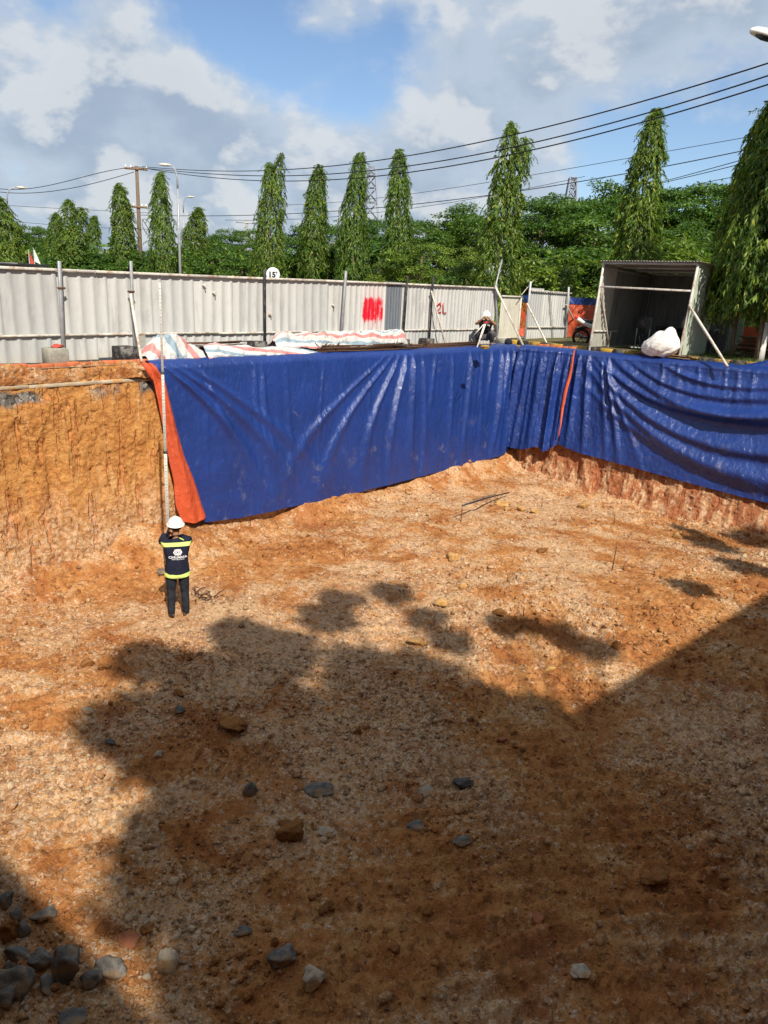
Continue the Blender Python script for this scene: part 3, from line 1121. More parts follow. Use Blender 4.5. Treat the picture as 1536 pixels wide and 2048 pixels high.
    rt = [on_wall1(x, y, .2) for x, y in rt_px]
    m, k = 130, 34
    tq = np.linspace(0, 1, m)
    i0 = np.linspace(0, 1, len(lf))
    ls = np.interp(tq, i0, [a[0] for a in lf]); lz = np.interp(tq, i0, [a[1] for a in lf])
    rs = np.interp(tq, i0, [a[0] for a in rt]); rz = np.interp(tq, i0, [a[1] for a in rt])
    q = np.linspace(0, 1, k)
    S = ls[:, None] * (1 - q) + rs[:, None] * q
    Z = lz[:, None] * (1 - q) + rz[:, None] * q
    Tq = np.repeat(tq[:, None], k, 1); Qq = np.repeat(q[None], m, 0)
    Z = Z - .06 * np.sin(math.pi * Qq) * np.clip((Tq - .9) / .1, 0, 1)
    N = .235 + .05 * np.sin(math.pi * Qq) + .035 * np.cos(Qq * 9 + Tq * 3) * np.sin(math.pi * Qq) + crumple(S * 1.6, Z, 231) * 1.2 - .05 * np.clip(1 - Tq / .05, 0, 1)
    N = N - .06 * np.clip((Qq - .85) / .15, 0, 1)
    Z = np.where(Tq < .06, np.maximum(Z, .02 + Z), Z)
    P = W1(S, N, np.minimum(Z, .07))
    MB().add(*sheet(P)).build('orange_flap', M['orange'], top, smooth=True)


make_tarp_left()


def make_tarp_corner():
    """narrow sheet hung across the corner, bunched in vertical folds"""
    t = thing('blue_tarpaulin', [*B2, 0], 'narrow blue tarpaulin bunched in the corner of the pit', 'tarpaulin')
    top = [on_wall2(1036, 694, .1), on_wall2(1145, 702, .1)]
    P0 = np.array([*(A2 + u1 * 12.75 + n1d * .12), 0.0])
    P1 = W2(1.85, .16, 0.0)
    # lower corners from the photograph, on a vertical plane through the top chord pushed a little into the pit
    ch = (P1 - P0)[:2]
    L = np.linalg.norm(ch)
    d = ch / L
    nn = np.array([d[1], -d[0]])
    if nn @ (np.zeros(2) - P0[:2]) < 0:
        nn = -nn
    npl = np.array([nn[0], nn[1], .10])
    def onp(px, py):
        Q = Gplane(px, py, P0 + np.array([*nn, 0]) * .15, npl)
        return float((Q[:2] - P0[:2]) @ d), float(Q[2])
    lo = [onp(x, y) for x, y in ((1006, 890), (1030, 897), (1060, 901), (1085, 896), (1104, 905), (1116, 890))]
    le = onp(1036, 700)
    sl0, sl1 = onp(1037, 698)[0], lo[0][0]
    sr0, sr1 = onp(1147, 702)[0], onp(1114, 890)[0]
    m, k = 140, 150
    T, Q = np.meshgrid(np.concatenate([np.linspace(-.35, 0, 16)[:-1], np.linspace(0, 1, m)]), np.linspace(0, 1, k), indexing='ij')
    Tz = np.clip(T, 0, 1)
    S = (sl0 + (sl1 - sl0) * Tz) * (1 - Q) + (sr0 + (sr1 - sr0) * Tz) * Q
    zb = np.interp(Q, np.linspace(0, 1, len(lo)), [a[1] for a in lo])
    Z = zb * Tz
    F = 0
    for q0, w, a, dr in ((.03, .07, .17, -.03), (.22, .045, .10, -.05), (.30, .03, .05, .04), (.46, .085, .16, .03), (.60, .025, .05, -.03), (.73, .04, .20, .06), (.80, .025, .06, -.03), (.93, .06, .15, .01)):
        F = F + a * np.exp(-((Q - q0 - dr * Tz) / (w * (1 + .5 * Tz))) ** 2 * 1.4) * np.clip(Tz * 4 + .15, 0, 1) * (1 - .3 * Tz)
    N = .10 + F * 1.0 + crumple(S * 1.5, Z, 251) * 1.3
    rim = np.clip(-Z / .1, 0, 1)
    N = np.where(Z > -.1, .02 + N * np.sin(rim * math.pi / 2), N)
    Zz = np.where(Z > -.1, .06 + Z - .06 * (1 - np.cos(rim * math.pi / 2)), Z)
    lay = T < 0
    N = np.where(lay, T * 1.2, N)
    Zz = np.where(lay, .06 + .03 * np.clip(F * 4, 0, 1) + .015 * fbm(S * 3, T * 5, 3, 19), Zz)
    N = N - .10 * Zz * (Zz < 0)
    XY = P0[:2] + S[..., None] * d + N[..., None] * nn
    MB().add(*sheet(np.concatenate([XY, Zz[..., None]], -1))).build('blue_sheet', M['blue'], t, smooth=True)


make_tarp_corner()


def make_tarp_right():
    t = thing('blue_tarpaulin', W2(5, 0, 0), 'blue tarpaulin with deep swagged folds hung over the right earth wall', 'tarpaulin')
    edge_px = [(1113, 888), (1150, 904), (1200, 918), (1250, 931), (1300, 945), (1360, 962), (1420, 978), (1480, 994), (1536, 1007)]
    eb = [on_wall2(x, y, .18) for x, y in edge_px]
    zb = lerp_table([e[0] for e in eb] + [12.5], [e[1] for e in eb] + [eb[-1][1] - .1])
    le = [on_wall2(x, y, .18) for x, y in ((1147, 703), (1138, 750), (1128, 800), (1120, 850), (1114, 892))]
    sl = lerp_table([-e[1] for e in le], [e[0] for e in le])
    sR = 11.5
    m, k = 160, 340
    T, Q = np.meshgrid(np.concatenate([np.linspace(-.6, 0, 16)[:-1], np.linspace(0, 1, m)]), np.linspace(0, 1, k) ** 1.15, indexing='ij')
    Tz = np.clip(T, 0, 1)
    S = sl(3.0 * Tz) * (1 - Q) + sR * Q
    Z = zb(S) * Tz
    # swags hung between the left gather and a point beyond the frame
    swags = []
    def sw(sa, za, sb, zb_, drop, a, w, taper=.6):
        def tc(s, sa=sa, za=za, sb=sb, zb_=zb_, drop=drop):
            x = np.clip((s - sa) / (sb - sa), -.05, 1.05)
            return za + (zb_ - za) * x + drop * (1 - (2 * x - 1) ** 2) ** .8 if False else za + (zb_ - za) * x + drop * 4 * np.clip(x, 0, 1) * (1 - np.clip(x, 0, 1)) * (1.25 - .5 * np.clip(x, 0, 1))
        def aa(s, sa=sa, sb=sb, a=a):
            x = (s - sa) / (sb - sa)
            return a * np.clip(x * 4 + .1, 0, 1) * np.clip((1.08 - x) * 4, 0, 1)
        def ww(s, sa=sa, sb=sb, w=w):
            x = np.clip((s - sa) / (sb - sa), 0, 1)
            return w * (.55 + 1.0 * x)
        swags.append(dict(t=tc, a=aa, w=ww))
    p = lambda x, y: on_wall2(x, y, .15)
    depth_at = lambda z: -z
    s1, z1 = p(1165, 712)
    sw(p(1225, 706)[0], -.05, 10.5, -.6, -1.15 + .3, .15, .20)
    sw(p(1190, 708)[0], -.05, 9.8, -.5, -.95, .13, .16)
    sw(p(1260, 712)[0], -.08, 9.0, -.35, -.55, .10, .14)
    sw(p(1180, 708)[0], -.10, 11.3, -1.2, -1.35, .16, .22)
    sw(p(1165, 706)[0], -.15, 12.0, -2.0, -1.45, .14, .24)
    sw(p(1320, 716)[0], -.05, 8.6, -.2, -.35, .07, .10)
    sw(p(1155, 720)[0], -.6, 12.5, -2.5, -1.2, .08, .2)
    F = swag_field(S, Z, [dict(t=g['t'], a=g['a'], w=g['w']) for g in swags])
    folds = []
    def fo(s0, s1, a, w0=.06, w1=.14):
        folds.append(dict(s=lambda t, s0=s0, s1=s1: s0 + (s1 - s0) * t, w=lambda t, w0=w0, w1=w1: w0 + (w1 - w0) * t,
                          a=lambda t, a=a: np.interp(t, [0, .08, .5, .9, 1], [0, a, a, a * .5, a * .4])))
    for px, ex, a in ((1160, 1130, .08), (1178, 1165, .09), (1204, 1215, .05), (1216, 1242, .08), (1206, 1290, .05)):
        fo(p(px, 712)[0], p(ex, 905)[0], a)
    # pegged scallops along the top at the right
    for px in (1330, 1362, 1395, 1425, 1455, 1480, 1508):
        s0 = p(px, 735)[0]
        folds.append(dict(s=lambda t, s0=s0, px=px: s0 + .5 * t + .1 * math.sin(px), w=lambda t, px=px: .05 + (.2 + .1 * math.sin(px * 3)) * t, a=lambda t, px=px: np.interp(t, [0, .05, .2, .35], [0, .028 + .015 * math.sin(px * 2), .02, 0])))
    F = F + fold_field(S, Tz, folds)
    N = .13 + F * 1.15 + crumple(S, Z, 271) * 1.2
    rim = np.clip(-Z / .1, 0, 1)
    N = np.where(Z > -.1, .01 + N * np.sin(rim * math.pi / 2), N)
    Zz = np.where(Z > -.1, .05 + Z - .05 * (1 - np.cos(rim * math.pi / 2)), Z)
    lay = T < 0
    N = np.where(lay, T * .6, N)
    bunch = np.clip((S - 6.7) / .6, 0, 1)
    Zz = np.where(lay, .05 + .02 * fbm(S * 3, T * 5, 3, 29) + bunch * (.10 + .10 * np.abs(fbm(S * 4, T * 9, 3, 33))) * np.clip(-T * 6, 0, 1), Zz)
    P = W2(S, N, Zz)
    MB().add(*sheet(P)).build('blue_sheet', M['blue'], t, smooth=True)
    # orange back showing along the turned left edge
    a_px = [(1149, 701), (1144, 730), (1138, 757), (1131, 785), (1124, 818), (1122, 850), (1117, 872)]
    wpx = [3, 5, 6.5, 7, 6, 2.5, 2]
    m = 60
    i0 = np.linspace(0, 1, len(a_px)); tq = np.linspace(0, 1, m)
    x = np.interp(tq, i0, [a[0] for a in a_px]); y = np.interp(tq, i0, [a[1] for a in a_px]); w = np.interp(tq, i0, wpx)
    V = np.zeros((m, 5, 3))
    for i in range(m):
        for j, f in enumerate((-.5, -.25, 0, .25, .5)):
            s, z = on_wall2(x[i] + f * w[i], y[i], .33)
            V[i, j] = W2(s, .33 + .03 * math.cos(f * 3) + .012 * math.sin(tq[i] * 17), min(z, .08))
    MB().add(*sheet(V)).build('orange_edge', M['orange'], t, smooth=True)


make_tarp_right()


# ------------------------------------------------------------------ hoarding along the far side
def fn(s):
    return -.72 - .0075 * np.clip(s, -8, 14)


FENN = np.array([n1d[0], n1d[1], 0])


def fence_at(px, py, off=0.0):
    P = Gplane(px, py, np.array([*(A2 + (-.75 + off) * n1d), 0]), FENN)
    return float((P[:2] - A2) @ u1), float(P[2])


R1 = np.array([[u1[0], n1d[0], 0], [u1[1], n1d[1], 0], [0, 0, 1]])
ANG1 = math.atan2(u1[1], u1[0])


def rib_mesh(name, w, h, pitch, depth=.018, rows=1):
    """ribbed sheet, origin at its lower left corner, front towards -y of the object"""
    xs, ys = [], []
    k = int(round(w / pitch))
    p = w / k
    for i in range(k):
        x = i * p
        xs += [x, x + p * .62, x + p * .70, x + p * .90]
        ys += [0, 0, -depth, -depth]
    xs.append(w); ys.append(0)
    xs, ys = np.array(xs), np.array(ys)
    zs = np.linspace(0, h, rows + 1)
    front = np.stack([np.repeat(xs[None], len(zs), 0), np.repeat(ys[None], len(zs), 0), np.repeat(zs[:, None], len(xs), 1)], -1)
    back = front + np.array([0, .004, 0])
    mb = MB().add(*sheet(front)).add(*sheet(back[:, ::-1]))
    return mb.mesh(name)


RIBW = rib_mesh('wide_rib_sheet', 1.0, 1.14, .25)
RIBN = rib_mesh('narrow_rib_sheet', 1.0, 1.14, .167, .016)
LOWW = rib_mesh('wide_rib_skirt', 1.0, .45, .25)
LOWN = rib_mesh('narrow_rib_skirt', 1.0, .45, .167, .016)


def put_sheet(me, material, parent, name, s, z, w, h, h0, n=None, tilt=0.0, ang=None, P=None):
    o = bpy.data.objects.new(name, me.copy() if me.materials and me.materials[0] != material else me)
    if not o.data.materials:
        o.data.materials.append(material)
    elif o.data.materials[0] != material:
        o.data.materials[0] = material
    COL.objects.link(o)
    p = W1(s, fn(s) if n is None else n, 0)[0:3] if P is None else np.asarray(P)
    org = ORG[parent.name]
    o.parent = parent
    o.location = (p[0] - org[0], p[1] - org[1], z - org[2])
    o.rotation_euler = (0, tilt, ANG1 if ang is None else ang)
    o.scale = (w, 1, h / h0)
    ORG[o.name] = org
    return o


def fence_h(s):
    return np.interp(s, [-6, -2.3, 1.9, 7, 12.85], [1.55, 1.565, 1.60, 1.66, 1.70])


rngF = np.random.default_rng(5)
fence = thing('hoarding_fence', W1(3, -.75, 0), 'long off-white ribbed metal hoarding with red spray paint behind the striped covers', 'fence')
s_spray = fence_at(722, 610)[0]
s_blue = fence_at(771, 610)[0]
cuts = [-6.2, -5.2, -4.2]
while cuts[-1] < s_spray - 1.0:
    cuts.append(cuts[-1] + rngF.uniform(.93, 1.02))
cuts[-1] = s_spray - .0 if s_spray - cuts[-2] < 1.4 else cuts[-1]
if abs(cuts[-1] - s_spray) > 1e-6:
    cuts.append(s_spray)
cuts += [s_blue, fence_at(803, 610)[0]]
while cuts[-1] < 12.85 - 1.1:
    cuts.append(cuts[-1] + rngF.uniform(.95, 1.05))
cuts[-1] = 12.0
cuts.append(12.92)
for i in range(len(cuts) - 1):
    a, b = cuts[i], cuts[i + 1]
    me = RIBW if a < 4.6 else RIBN
    mt = M['paint']
    if abs(a - s_spray) < 1e-6:
        mt = M['sprayed']
    elif abs(a - s_blue) < 1e-6:
        mt = M['darksheet']
    zt = fence_h((a + b) / 2) + rngF.uniform(-.015, .02) + (.05 if mt is M['darksheet'] else 0)
    o = put_sheet(me, mt, fence, 'corrugated_sheet', a - .02, .45, (b - a) + .03, zt - .45, 1.14, n=fn(a) + rngF.uniform(-.012, .008), tilt=rngF.uniform(-.012, .012))
    if mt is M['sprayed']:
        o['label'] = 'ribbed sheet with smeared red spray paint'
    if mt is M['darksheet']:
        o['label'] = 'scraped dark blue-grey sheet'
s = -6.2
while s < 12.8:
    w = rngF.uniform(.85, 1.05)
    gap = -.55 < s < .15
    put_sheet(LOWW if s < 4.6 else LOWN, M['paint'], fence, 'skirt_sheet', s, .015 + rngF.uniform(-.01, .02) + (.0 if not gap else .03), min(w, 12.9 - s), .455, .45, n=fn(s) + .012 + rngF.uniform(-.01, .01), tilt=rngF.uniform(-.02, .02))
    s += w + (0.14 if gap else -.01)
# rails
for zf, w, nm in ((0, .045, 'top_rail'), (-1, .035, 'middle_rail')):
    s = -6.2
    while s < 12.9:
        e = min(s + rngF.uniform(2.6, 3.2), 12.92)
        z0, z1 = (fence_h(s) + .005, fence_h(e) + .005) if zf == 0 else (.475 + rngF.uniform(-.01, .01), .48 + rngF.uniform(-.015, .015))
        MB().add(*bar(W1(s, fn(s) + .05, z0), W1(e - .01, fn(e) + .05, z1), w, w, b=.004)).build(nm, M['lightsteel'], fence)
        s = e
# a red figure sprayed near the surveyor
mk = MB()
for (x0, y0), (x1, y1), w in (((876, 612), (884, 606), 3), ((884, 606), (885, 614), 3), ((885, 614), (877, 624), 3), ((877, 625), (886, 625), 3), ((890, 606), (890, 626), 3.4), ((890, 626), (896, 626), 2.6)):
    p, q = fence_at(x0, y0, .05), fence_at(x1, y1, .05)
    mk.add(*bar(W1(p[0], fn(p[0]) + .036, p[1]), W1(q[0], fn(q[0]) + .036, q[1]), .034, .004, up=(n1d[0], n1d[1], 0)))
mk.build('sprayed_mark', M['redplastic'], fence)
# small hooks and clamps on the sheets
for px, py in ((408, 570), (428, 585), (668, 610), (541, 628)):
    p = fence_at(px, py, .05)
    c = W1(p[0], fn(p[0]) + .045, p[1])
    MB().add(*cbox(c, (.09, .03, .035), .006, R1)).add(*bar(c + np.array([.01, 0, .01]), c + np.array([.03, 0, -.07]), .018)).build('clamp', M['lightsteel'], fence)


def fpost(px0, py0, px1, py1, w, m, off=.10, name='post', label=None):
    """post or brace from its foot pixel to its top pixel, standing just in front of the sheets"""
    a, b = fence_at(px0, py0, off), fence_at(px1, py1, off)
    o = MB().add(*bar(W1(a[0], fn(a[0]) + off, max(a[1], .02)), W1(b[0], fn(b[0]) + off, b[1]), w, w * .8, up=(n1d[0], n1d[1], 0), b=.004)).build(name, m, fence)
    if label:
        o['label'] = label
    return o


fpost(125, 715, 116, 522, .055, M['galv'], .14)
fpost(268, 710, 260, 522, .050, M['galv'], .14)
fpost(530, 690, 529, 538, .050, M['black'], .12)
fpost(683, 680, 693, 542, .060, M['galv'], .12)
fpost(808, 680, 817, 552, .050, M['black'], .12)
fpost(861, 680, 869, 552, .050, M['black'], .12)
fpost(998, 690, 996, 568, .060, M['galv'], .10)


def brace(px0, py0, n0, px1, py1, w, m, name='brace'):
    """leaning brace: foot on the ground, top against the fence"""
    P = G(px0, py0, .03)
    b = fence_at(px1, py1, .12)
    return MB().add(*bar(P, W1(b[0], fn(b[0]) + .12, b[1]), w, w, b=.004)).build(name, m, fence)


brace(283, 724, 0, 258, 583, .045, M['lightsteel'])
brace(892, 693, 0, 865, 582, .040, M['lightsteel'])
brace(1046, 690, 0, 994, 573, .055, M['lightsteel'])
a, b = fence_at(992, 578, .1), fence_at(1019, 520, .1)
MB().add(*bar(W1(a[0], fn(a[0]) + .12, a[1]), W1(b[0], fn(b[0]) - .1, b[1]), .04, b=.003)).build('brace', M['galv'], fence)
# clamp joints
for px, py in ((260, 583), (120, 576)):
    p = fence_at(px, py, .14)
    MB().add(*cbox(W1(p[0], fn(p[0]) + .15, p[1]), (.13, .05, .035), .006, R1)).build('clamp', M['rust'], fence)

# gate leaf and the last bay beyond it
gate = thing('fence_panel', W1(13.4, -.95, 0), 'low cream ribbed gate panel between the two off-white hoardings', 'gate')
ga, gb = fence_at(1000, 640, -.2), fence_at(1038, 640, -.2)
gt = fence_at(1020, 591, -.2)[1]
w = gb[0] - ga[0]
for i in range(2):
    put_sheet(RIBN, M['gatesheet'], gate, 'corrugated_sheet', ga[0] + i * w / 2, .16, w / 2 + .01, gt - .16, 1.14, n=-.97)
for z in (.17, gt - .03):
    MB().add(*bar(W1(ga[0], -.93, z), W1(gb[0], -.93, z), .035, b=.003)).build('rail', M['lightsteel'], gate)
MB().add(*bar(W1(gb[0], -.94, .10), W1(gb[0], -.94, gt), .05, b=.003)).build('frame_upright', M['lightsteel'], gate)

bay = thing('fence_panel', W1(15, -.9, 0), 'off-white hoarding bay beside the motorbike, half in shade', 'fence')
pa, pb = fence_at(1054, 640, -.1), fence_at(1134, 650, -.1)
top0, top1 = fence_at(1056, 578, -.1)[1], fence_at(1134, 585, -.1)[1]
w = (pb[0] - pa[0]) / 3
for i in range(3):
    h = top0 + (top1 - top0) * (i + .5) / 3 + (.05 if i == 0 else -.02)
    put_sheet(RIBN, M['paint'], bay, 'corrugated_sheet', pa[0] + i * w, .50, w + .02, h - .50, 1.14, n=-.87)
    put_sheet(LOWN, M['paint'], bay, 'skirt_sheet', pa[0] + i * w, .06, w, .46, .45, n=-.855)
MB().add(*bar(W1(pa[0], -.80, top0 - .03), W1(pb[0], -.80, top1 - .02), .04, b=.003)).build('top_rail', M['lightsteel'], bay)
MB().add(*bar(W1(pa[0], -.80, .52), W1(pb[0], -.80, .50), .035, b=.003)).build('middle_rail', M['lightsteel'], bay)
for x0, y0, x1, y1 in ((1050, 682, 1062, 563), (1131, 690, 1138, 574)):
    a, b = fence_at(x0, y0, 0), fence_at(x1, y1, 0)
    MB().add(*bar(W1(a[0], -.76, .03), W1(b[0], -.76, b[1]), .065, b=.004)).build('post', M['galv'], bay)
for x0, y0, x1, y1 in ((1095, 690, 1055, 607), (1158, 660, 1133, 609)):
    b = fence_at(x1, y1, .05)
    MB().add(*bar(G(x0, y0, .05 if y0 > 680 else .3), W1(b[0], -.72, b[1]), .045, b=.003)).build('brace', M['lightsteel'], bay)
b0, b1, b2 = fence_at(1040, 590, .0), fence_at(1062, 575, .0), fence_at(1081, 560, .0)
MB().add(*bar(W1(b0[0], -.70, b0[1]), W1(b2[0], -1.0, b2[1]), .02)).build('tie_wire', M['lightsteel'], bay)


# ------------------------------------------------------------------ concrete blocks under the posts
def block(px, py, w, h, m, label, rot=0, name='concrete_block', n=None):
    P = G(px, py, 0)
    if n is not None:
        q = Gplane(px, py, np.array([*(A2 + n * n1d), 0]), FENN)
        P = np.array([q[0], q[1], 0])
    c = P + np.array([-n1d[0], -n1d[1], 0]) * w / 2 + np.array([0, 0, h / 2])
    mb = MB().add(*cbox((0, 0, 0), (w, w, h), .014, R1 @ rotm('Z', rot)))
    o = mb.mesh(name)
    ob = link(name, o, m, None, tuple(c))
    return tag(ob, label, 'concrete block', 'post footings along the hoarding')


block(122, 733, .34, .30, M['concrete'], 'bare grey concrete block with a red rag on it, leftmost of the footings', .1)
block(260, 727, .33, .30, M['blackcon'], 'half black painted concrete block at the left end of the striped covers', -.06)
block(524, 695, .34, .30, M['blackcon'], 'black concrete block between the low striped cover and the long one', .05, n=-.42)
block(813, 695, .30, .26, M['blackcon'], 'black concrete block at the right end of the long striped cover', .03, n=-.40)
block(862, 693, .32, .26, M['blackcon'], 'black concrete block under the post to the left of the crouching man', .0, n=-.40)
P = G(125, 733, 0)
c = P + np.array([-n1d[0], -n1d[1], 0]) * .17 + np.array([.02, 0, .318])
v, f = ico(2)
v = v * np.array([.085, .06, .035]) * (1 + 1.0 * fbm(v[:, 0] * 2.5, v[:, 1] * 2.5 + v[:, 2] * 2, 3, 5))[:, None]
tag(MB().add(v, f).build('rag', M['red'], None, True, origin=(0, 0, 0)), 'crumpled red rag on the bare grey concrete block', 'rag')
bpy.data.objects['rag'].location = c
block(1013, 690, .30, .20, M['concrete'], 'small pale concrete block on the pit edge to the right of the crouching man', .2)
v, f = ico(2)
v = v * np.array([.12, .09, .11]) * (1 + .3 * fbm(v[:, 0] * 2, v[:, 1] * 2 + v[:, 2] * 2, 3, 8))[:, None]
o = MB().add(v, f).build('bag', M['denim'], None, True)
o.location = W1(fence_at(991, 690)[0] - .1, -.22, .12)
tag(o, 'dark slumped bag on the pit edge beside the tripod', 'bag')
ylw = thing('machine_case', G(970, 694, .03), 'small yellow equipment case on the pit edge below the tripod', 'case')
MB().add(*cbox(G(970, 694, .09), (.24, .16, .11), .02, R1)).build('body', M['yellow'], ylw)
MB().add(*cbox(G(970, 694, .165), (.20, .13, .04), .012, R1)).build('lid', M['yellow'], ylw)
MB().add(*tube([G(965, 694, .18), G(968, 694, .215), G(972, 694, .215), G(975, 694, .18)], .008, 5)).build('handle', M['black'], ylw)


# ------------------------------------------------------------------ rebar stacks and their striped covers
def at_n(px, py, n):
    q = Gplane(px, py, np.array([*(A2 + n * n1d), 0]), FENN)
    return float((q[:2] - A2) @ u1), float(q[2])


def rebar_stack(px0, px1, nn_, n, h, label, seed):
    rng = np.random.default_rng(seed)
    a, b = W1(at_n(px0, 700, nn_)[0], nn_, 0), W1(at_n(px1, 695, nn_)[0], nn_, 0)
    st = thing('rebar_stack', (a + b) / 2, label, 'steel bars', 'stacks of reinforcing bars on the far edge')
    d = (b - a) / np.linalg.norm(b - a)
    side = np.array([-d[1], d[0], 0])
    L = np.linalg.norm(b - a)
    me = None
    for i in range(n):
        o1 = rng.uniform(-.22, .22); z = .04 + rng.uniform(0, h)
        e0, e1 = rng.uniform(-.15, .12), rng.uniform(-.12, .35)
        p = a + side * o1 + d * e0 + np.array([0, 0, z])
        q = b + side * (o1 + rng.uniform(-.05, .05)) + d * e1 + np.array([0, 0, z + rng.uniform(-.02, .02)])
        mid = (p + q) / 2 - np.array([0, 0, rng.uniform(0, .02)])
        MB().add(*tube([p, mid, q], .011, 5)).build('bar', M['rust'], st)
    return st


rebar_stack(360, 480, -.42, 18, .30, 'rusty steel bars showing between the two left striped covers', 1)
rebar_stack(640, 800, -.22, 30, .16, 'rusty steel bars with bent ends sticking out below the long striped cover', 2)
rebar_stack(800, 945, -.25, 22, .09, 'rusty steel bars lying between the long striped cover and the tripod', 3)
hooks = MB()
hk_t = thing('bent_bars', G(690, 700, .05), 'tangle of bent thin bar ends in front of the long striped cover', 'steel bars')
rngH = np.random.default_rng(9)
for cx, cy in ((645, 700), (672, 701), (790, 692), (850, 695)):
    for k in range(7):
        p = W1(at_n(cx, cy, -.10)[0] + rngH.uniform(-.08, .08), -.10, rngH.uniform(.06, .14))
        q = p + np.array([rngH.uniform(-.18, .18), rngH.uniform(-.05, .05), rngH.uniform(.06, .2)])
        MB().add(*tube([p, (p + q) / 2 + np.array([0, 0, .02]), q], .008, 4)).build('bar_end', M['rust'], hk_t)


def cover(tops, nf, depth, label, seed, uvs=1.6, uvrot=0.0, lift=0.0):
    """striped sheet thrown over a stack: tops are the picture points of its ridge, nf the line its front edge hangs on"""
    k, m = 120, 50
    sz = [at_n(x, y, nf - depth * .45) for x, y in tops]
    S = np.linspace(sz[0][0], sz[-1][0], k)
    Hh = np.interp(S, [a[0] for a in sz], [a[1] for a in sz])
    Hh = np.convolve(np.pad(Hh, 2, 'edge'), np.ones(5) / 5, 'valid')
    t = np.linspace(0, 1, m)
    P = np.zeros((k, m, 3)); UV = np.zeros((k, m, 2))
    prof_n = np.interp(t, [0, .15, .4, .55, .8, 1], [.02, -.0, -.22, -.5, -.9, -1.0]) * depth
    prof_z = np.interp(t, [0, .15, .4, .55, .8, 1], [0, .30, .93, 1.0, .6, .05])
    for i in range(k):
        tt = np.full(m, S[i])
        nz = .07 * fbm(tt * 2.4, t * 3.0, 4, seed) + .05 * np.abs(fbm(tt * 5, t * 6, 3, seed + 4)) - .02
        nd = .05 * fbm(tt * 2.0 + 9, t * 2.6, 4, seed + 7) + .03 * fbm(tt * 8, t * 5, 3, seed + 8)
        hem = lift * (1 + .5 * fbm(tt * 1.5, tt * 0, 2, seed + 9)) * np.clip(1 - t * 2.5, 0, 1)
        z = np.maximum(.015 + hem, hem + (Hh[i] - hem) * prof_z * (1 + nz * 1.6) + nz * .5 * Hh[i] * np.clip(t * 8, 0, 1))
        P[i] = W1(tt, nf + prof_n + nd, z)
        UV[i, :, 0] = S[i]
        arc = t * 1.5 * (depth + Hh[i]) * .75
        UV[i, :, 1] = (arc * math.cos(uvrot) + S[i] * math.sin(uvrot)) * uvs
    v, f = sheet(P[:, ::-1])
    me = MB().add(v, f).mesh('striped_cover', smooth=True)
    uvl = me.uv_layers.new(name='UVMap')
    li = np.zeros(len(me.loops), np.int32)
    me.loops.foreach_get('vertex_index', li)
    uvl.data.foreach_set('uv', UV[:, ::-1].reshape(-1, 2)[li].astype(np.float32).ravel())
    o = link('striped_cover', me, M['stripe'], None, (0, 0, 0))
    return tag(o, label, 'plastic sheet', 'striped covers over the rebar')


cover([(282, 712), (296, 685), (318, 668), (345, 667), (365, 679), (385, 690), (402, 703), (408, 716)], -.12, .5, 'humped red and blue striped cover beside the tall measuring staff, leftmost of three', 401, 1.5, 1.0)
cover([(402, 690), (430, 685), (470, 691), (520, 694), (560, 692), (600, 695), (630, 703), (646, 712)], -.02, .45, 'low faded striped cover in the middle, nearly flat', 411, 2.6, .14)
cover([(546, 690), (550, 667), (600, 664), (680, 664), (740, 662), (785, 657), (800, 658), (806, 680)], -.24, .42, 'longest striped cover, stretched taut over the bars below the red spray paint', 421, 2.7, .04, .11)


# ------------------------------------------------------------------ verge, kerb and shed on the right
def make_verge():
    S, N = np.meshgrid(np.linspace(-1.4, 15, 60), np.linspace(-.62, -7, 24))
    P = W2(S, N, .125 + .02 * fbm(S, N, 3, 91))
    kind(MB().add(*sheet(P)).build('verge', M['dirt'], smooth=True), 'structure')
    rng = np.random.default_rng(17)
    n = 15000
    s, nn = rng.uniform(4.6, 12.5, n), -.70 - 4.6 * rng.uniform(0, 1, n) ** 1.2
    keep = fbm(s * 1.2, nn * 1.2, 3, 93) > -.35
    s, nn = s[keep], nn[keep]
    p = W2(s, nn, .12)
    h = rng.uniform(.03, .10, len(s))
    a = rng.uniform(0, 6.28, len(s))
    dx = np.stack([np.cos(a), np.sin(a), 0 * a], 1)
    lean = rng.normal(0, .35, (len(s), 3)); lean[:, 2] = 1
    V = np.stack([p - dx * .006, p + dx * .006, p + lean * h[:, None]], 1).reshape(-1, 3)
    F = np.arange(len(V)).reshape(-1, 3)
    kind(MB().add(V, F).build('grass', M['grass']), 'stuff')
    kb = thing('kerb', W2(3, -.55, 0), 'black and yellow painted kerb running past the open shed', 'kerb')
    L = .42
    s0 = -1.2
    i = 0
    R2 = np.array([[u2[0], n2d[0], 0], [u2[1], n2d[1], 0], [0, 0, 1]])
    while s0 < 12:
        c = W2(s0 + L / 2, -.56 + .03 * s0 + rng.uniform(-.006, .006), .085 + rng.uniform(-.006, .006))
        MB().add(*cbox(c - np.array([0, 0, .02]), (L - .012, .16, .15), .016, R2)).build('kerb_block', M['yellow'] if i % 2 else M['kerbblack'], kb)
        s0 += L
        i += 1


make_verge()
R2 = np.array([[u2[0], n2d[0], 0], [u2[1], n2d[1], 0], [0, 0, 1]])
ANG2 = math.atan2(u2[1], u2[0])


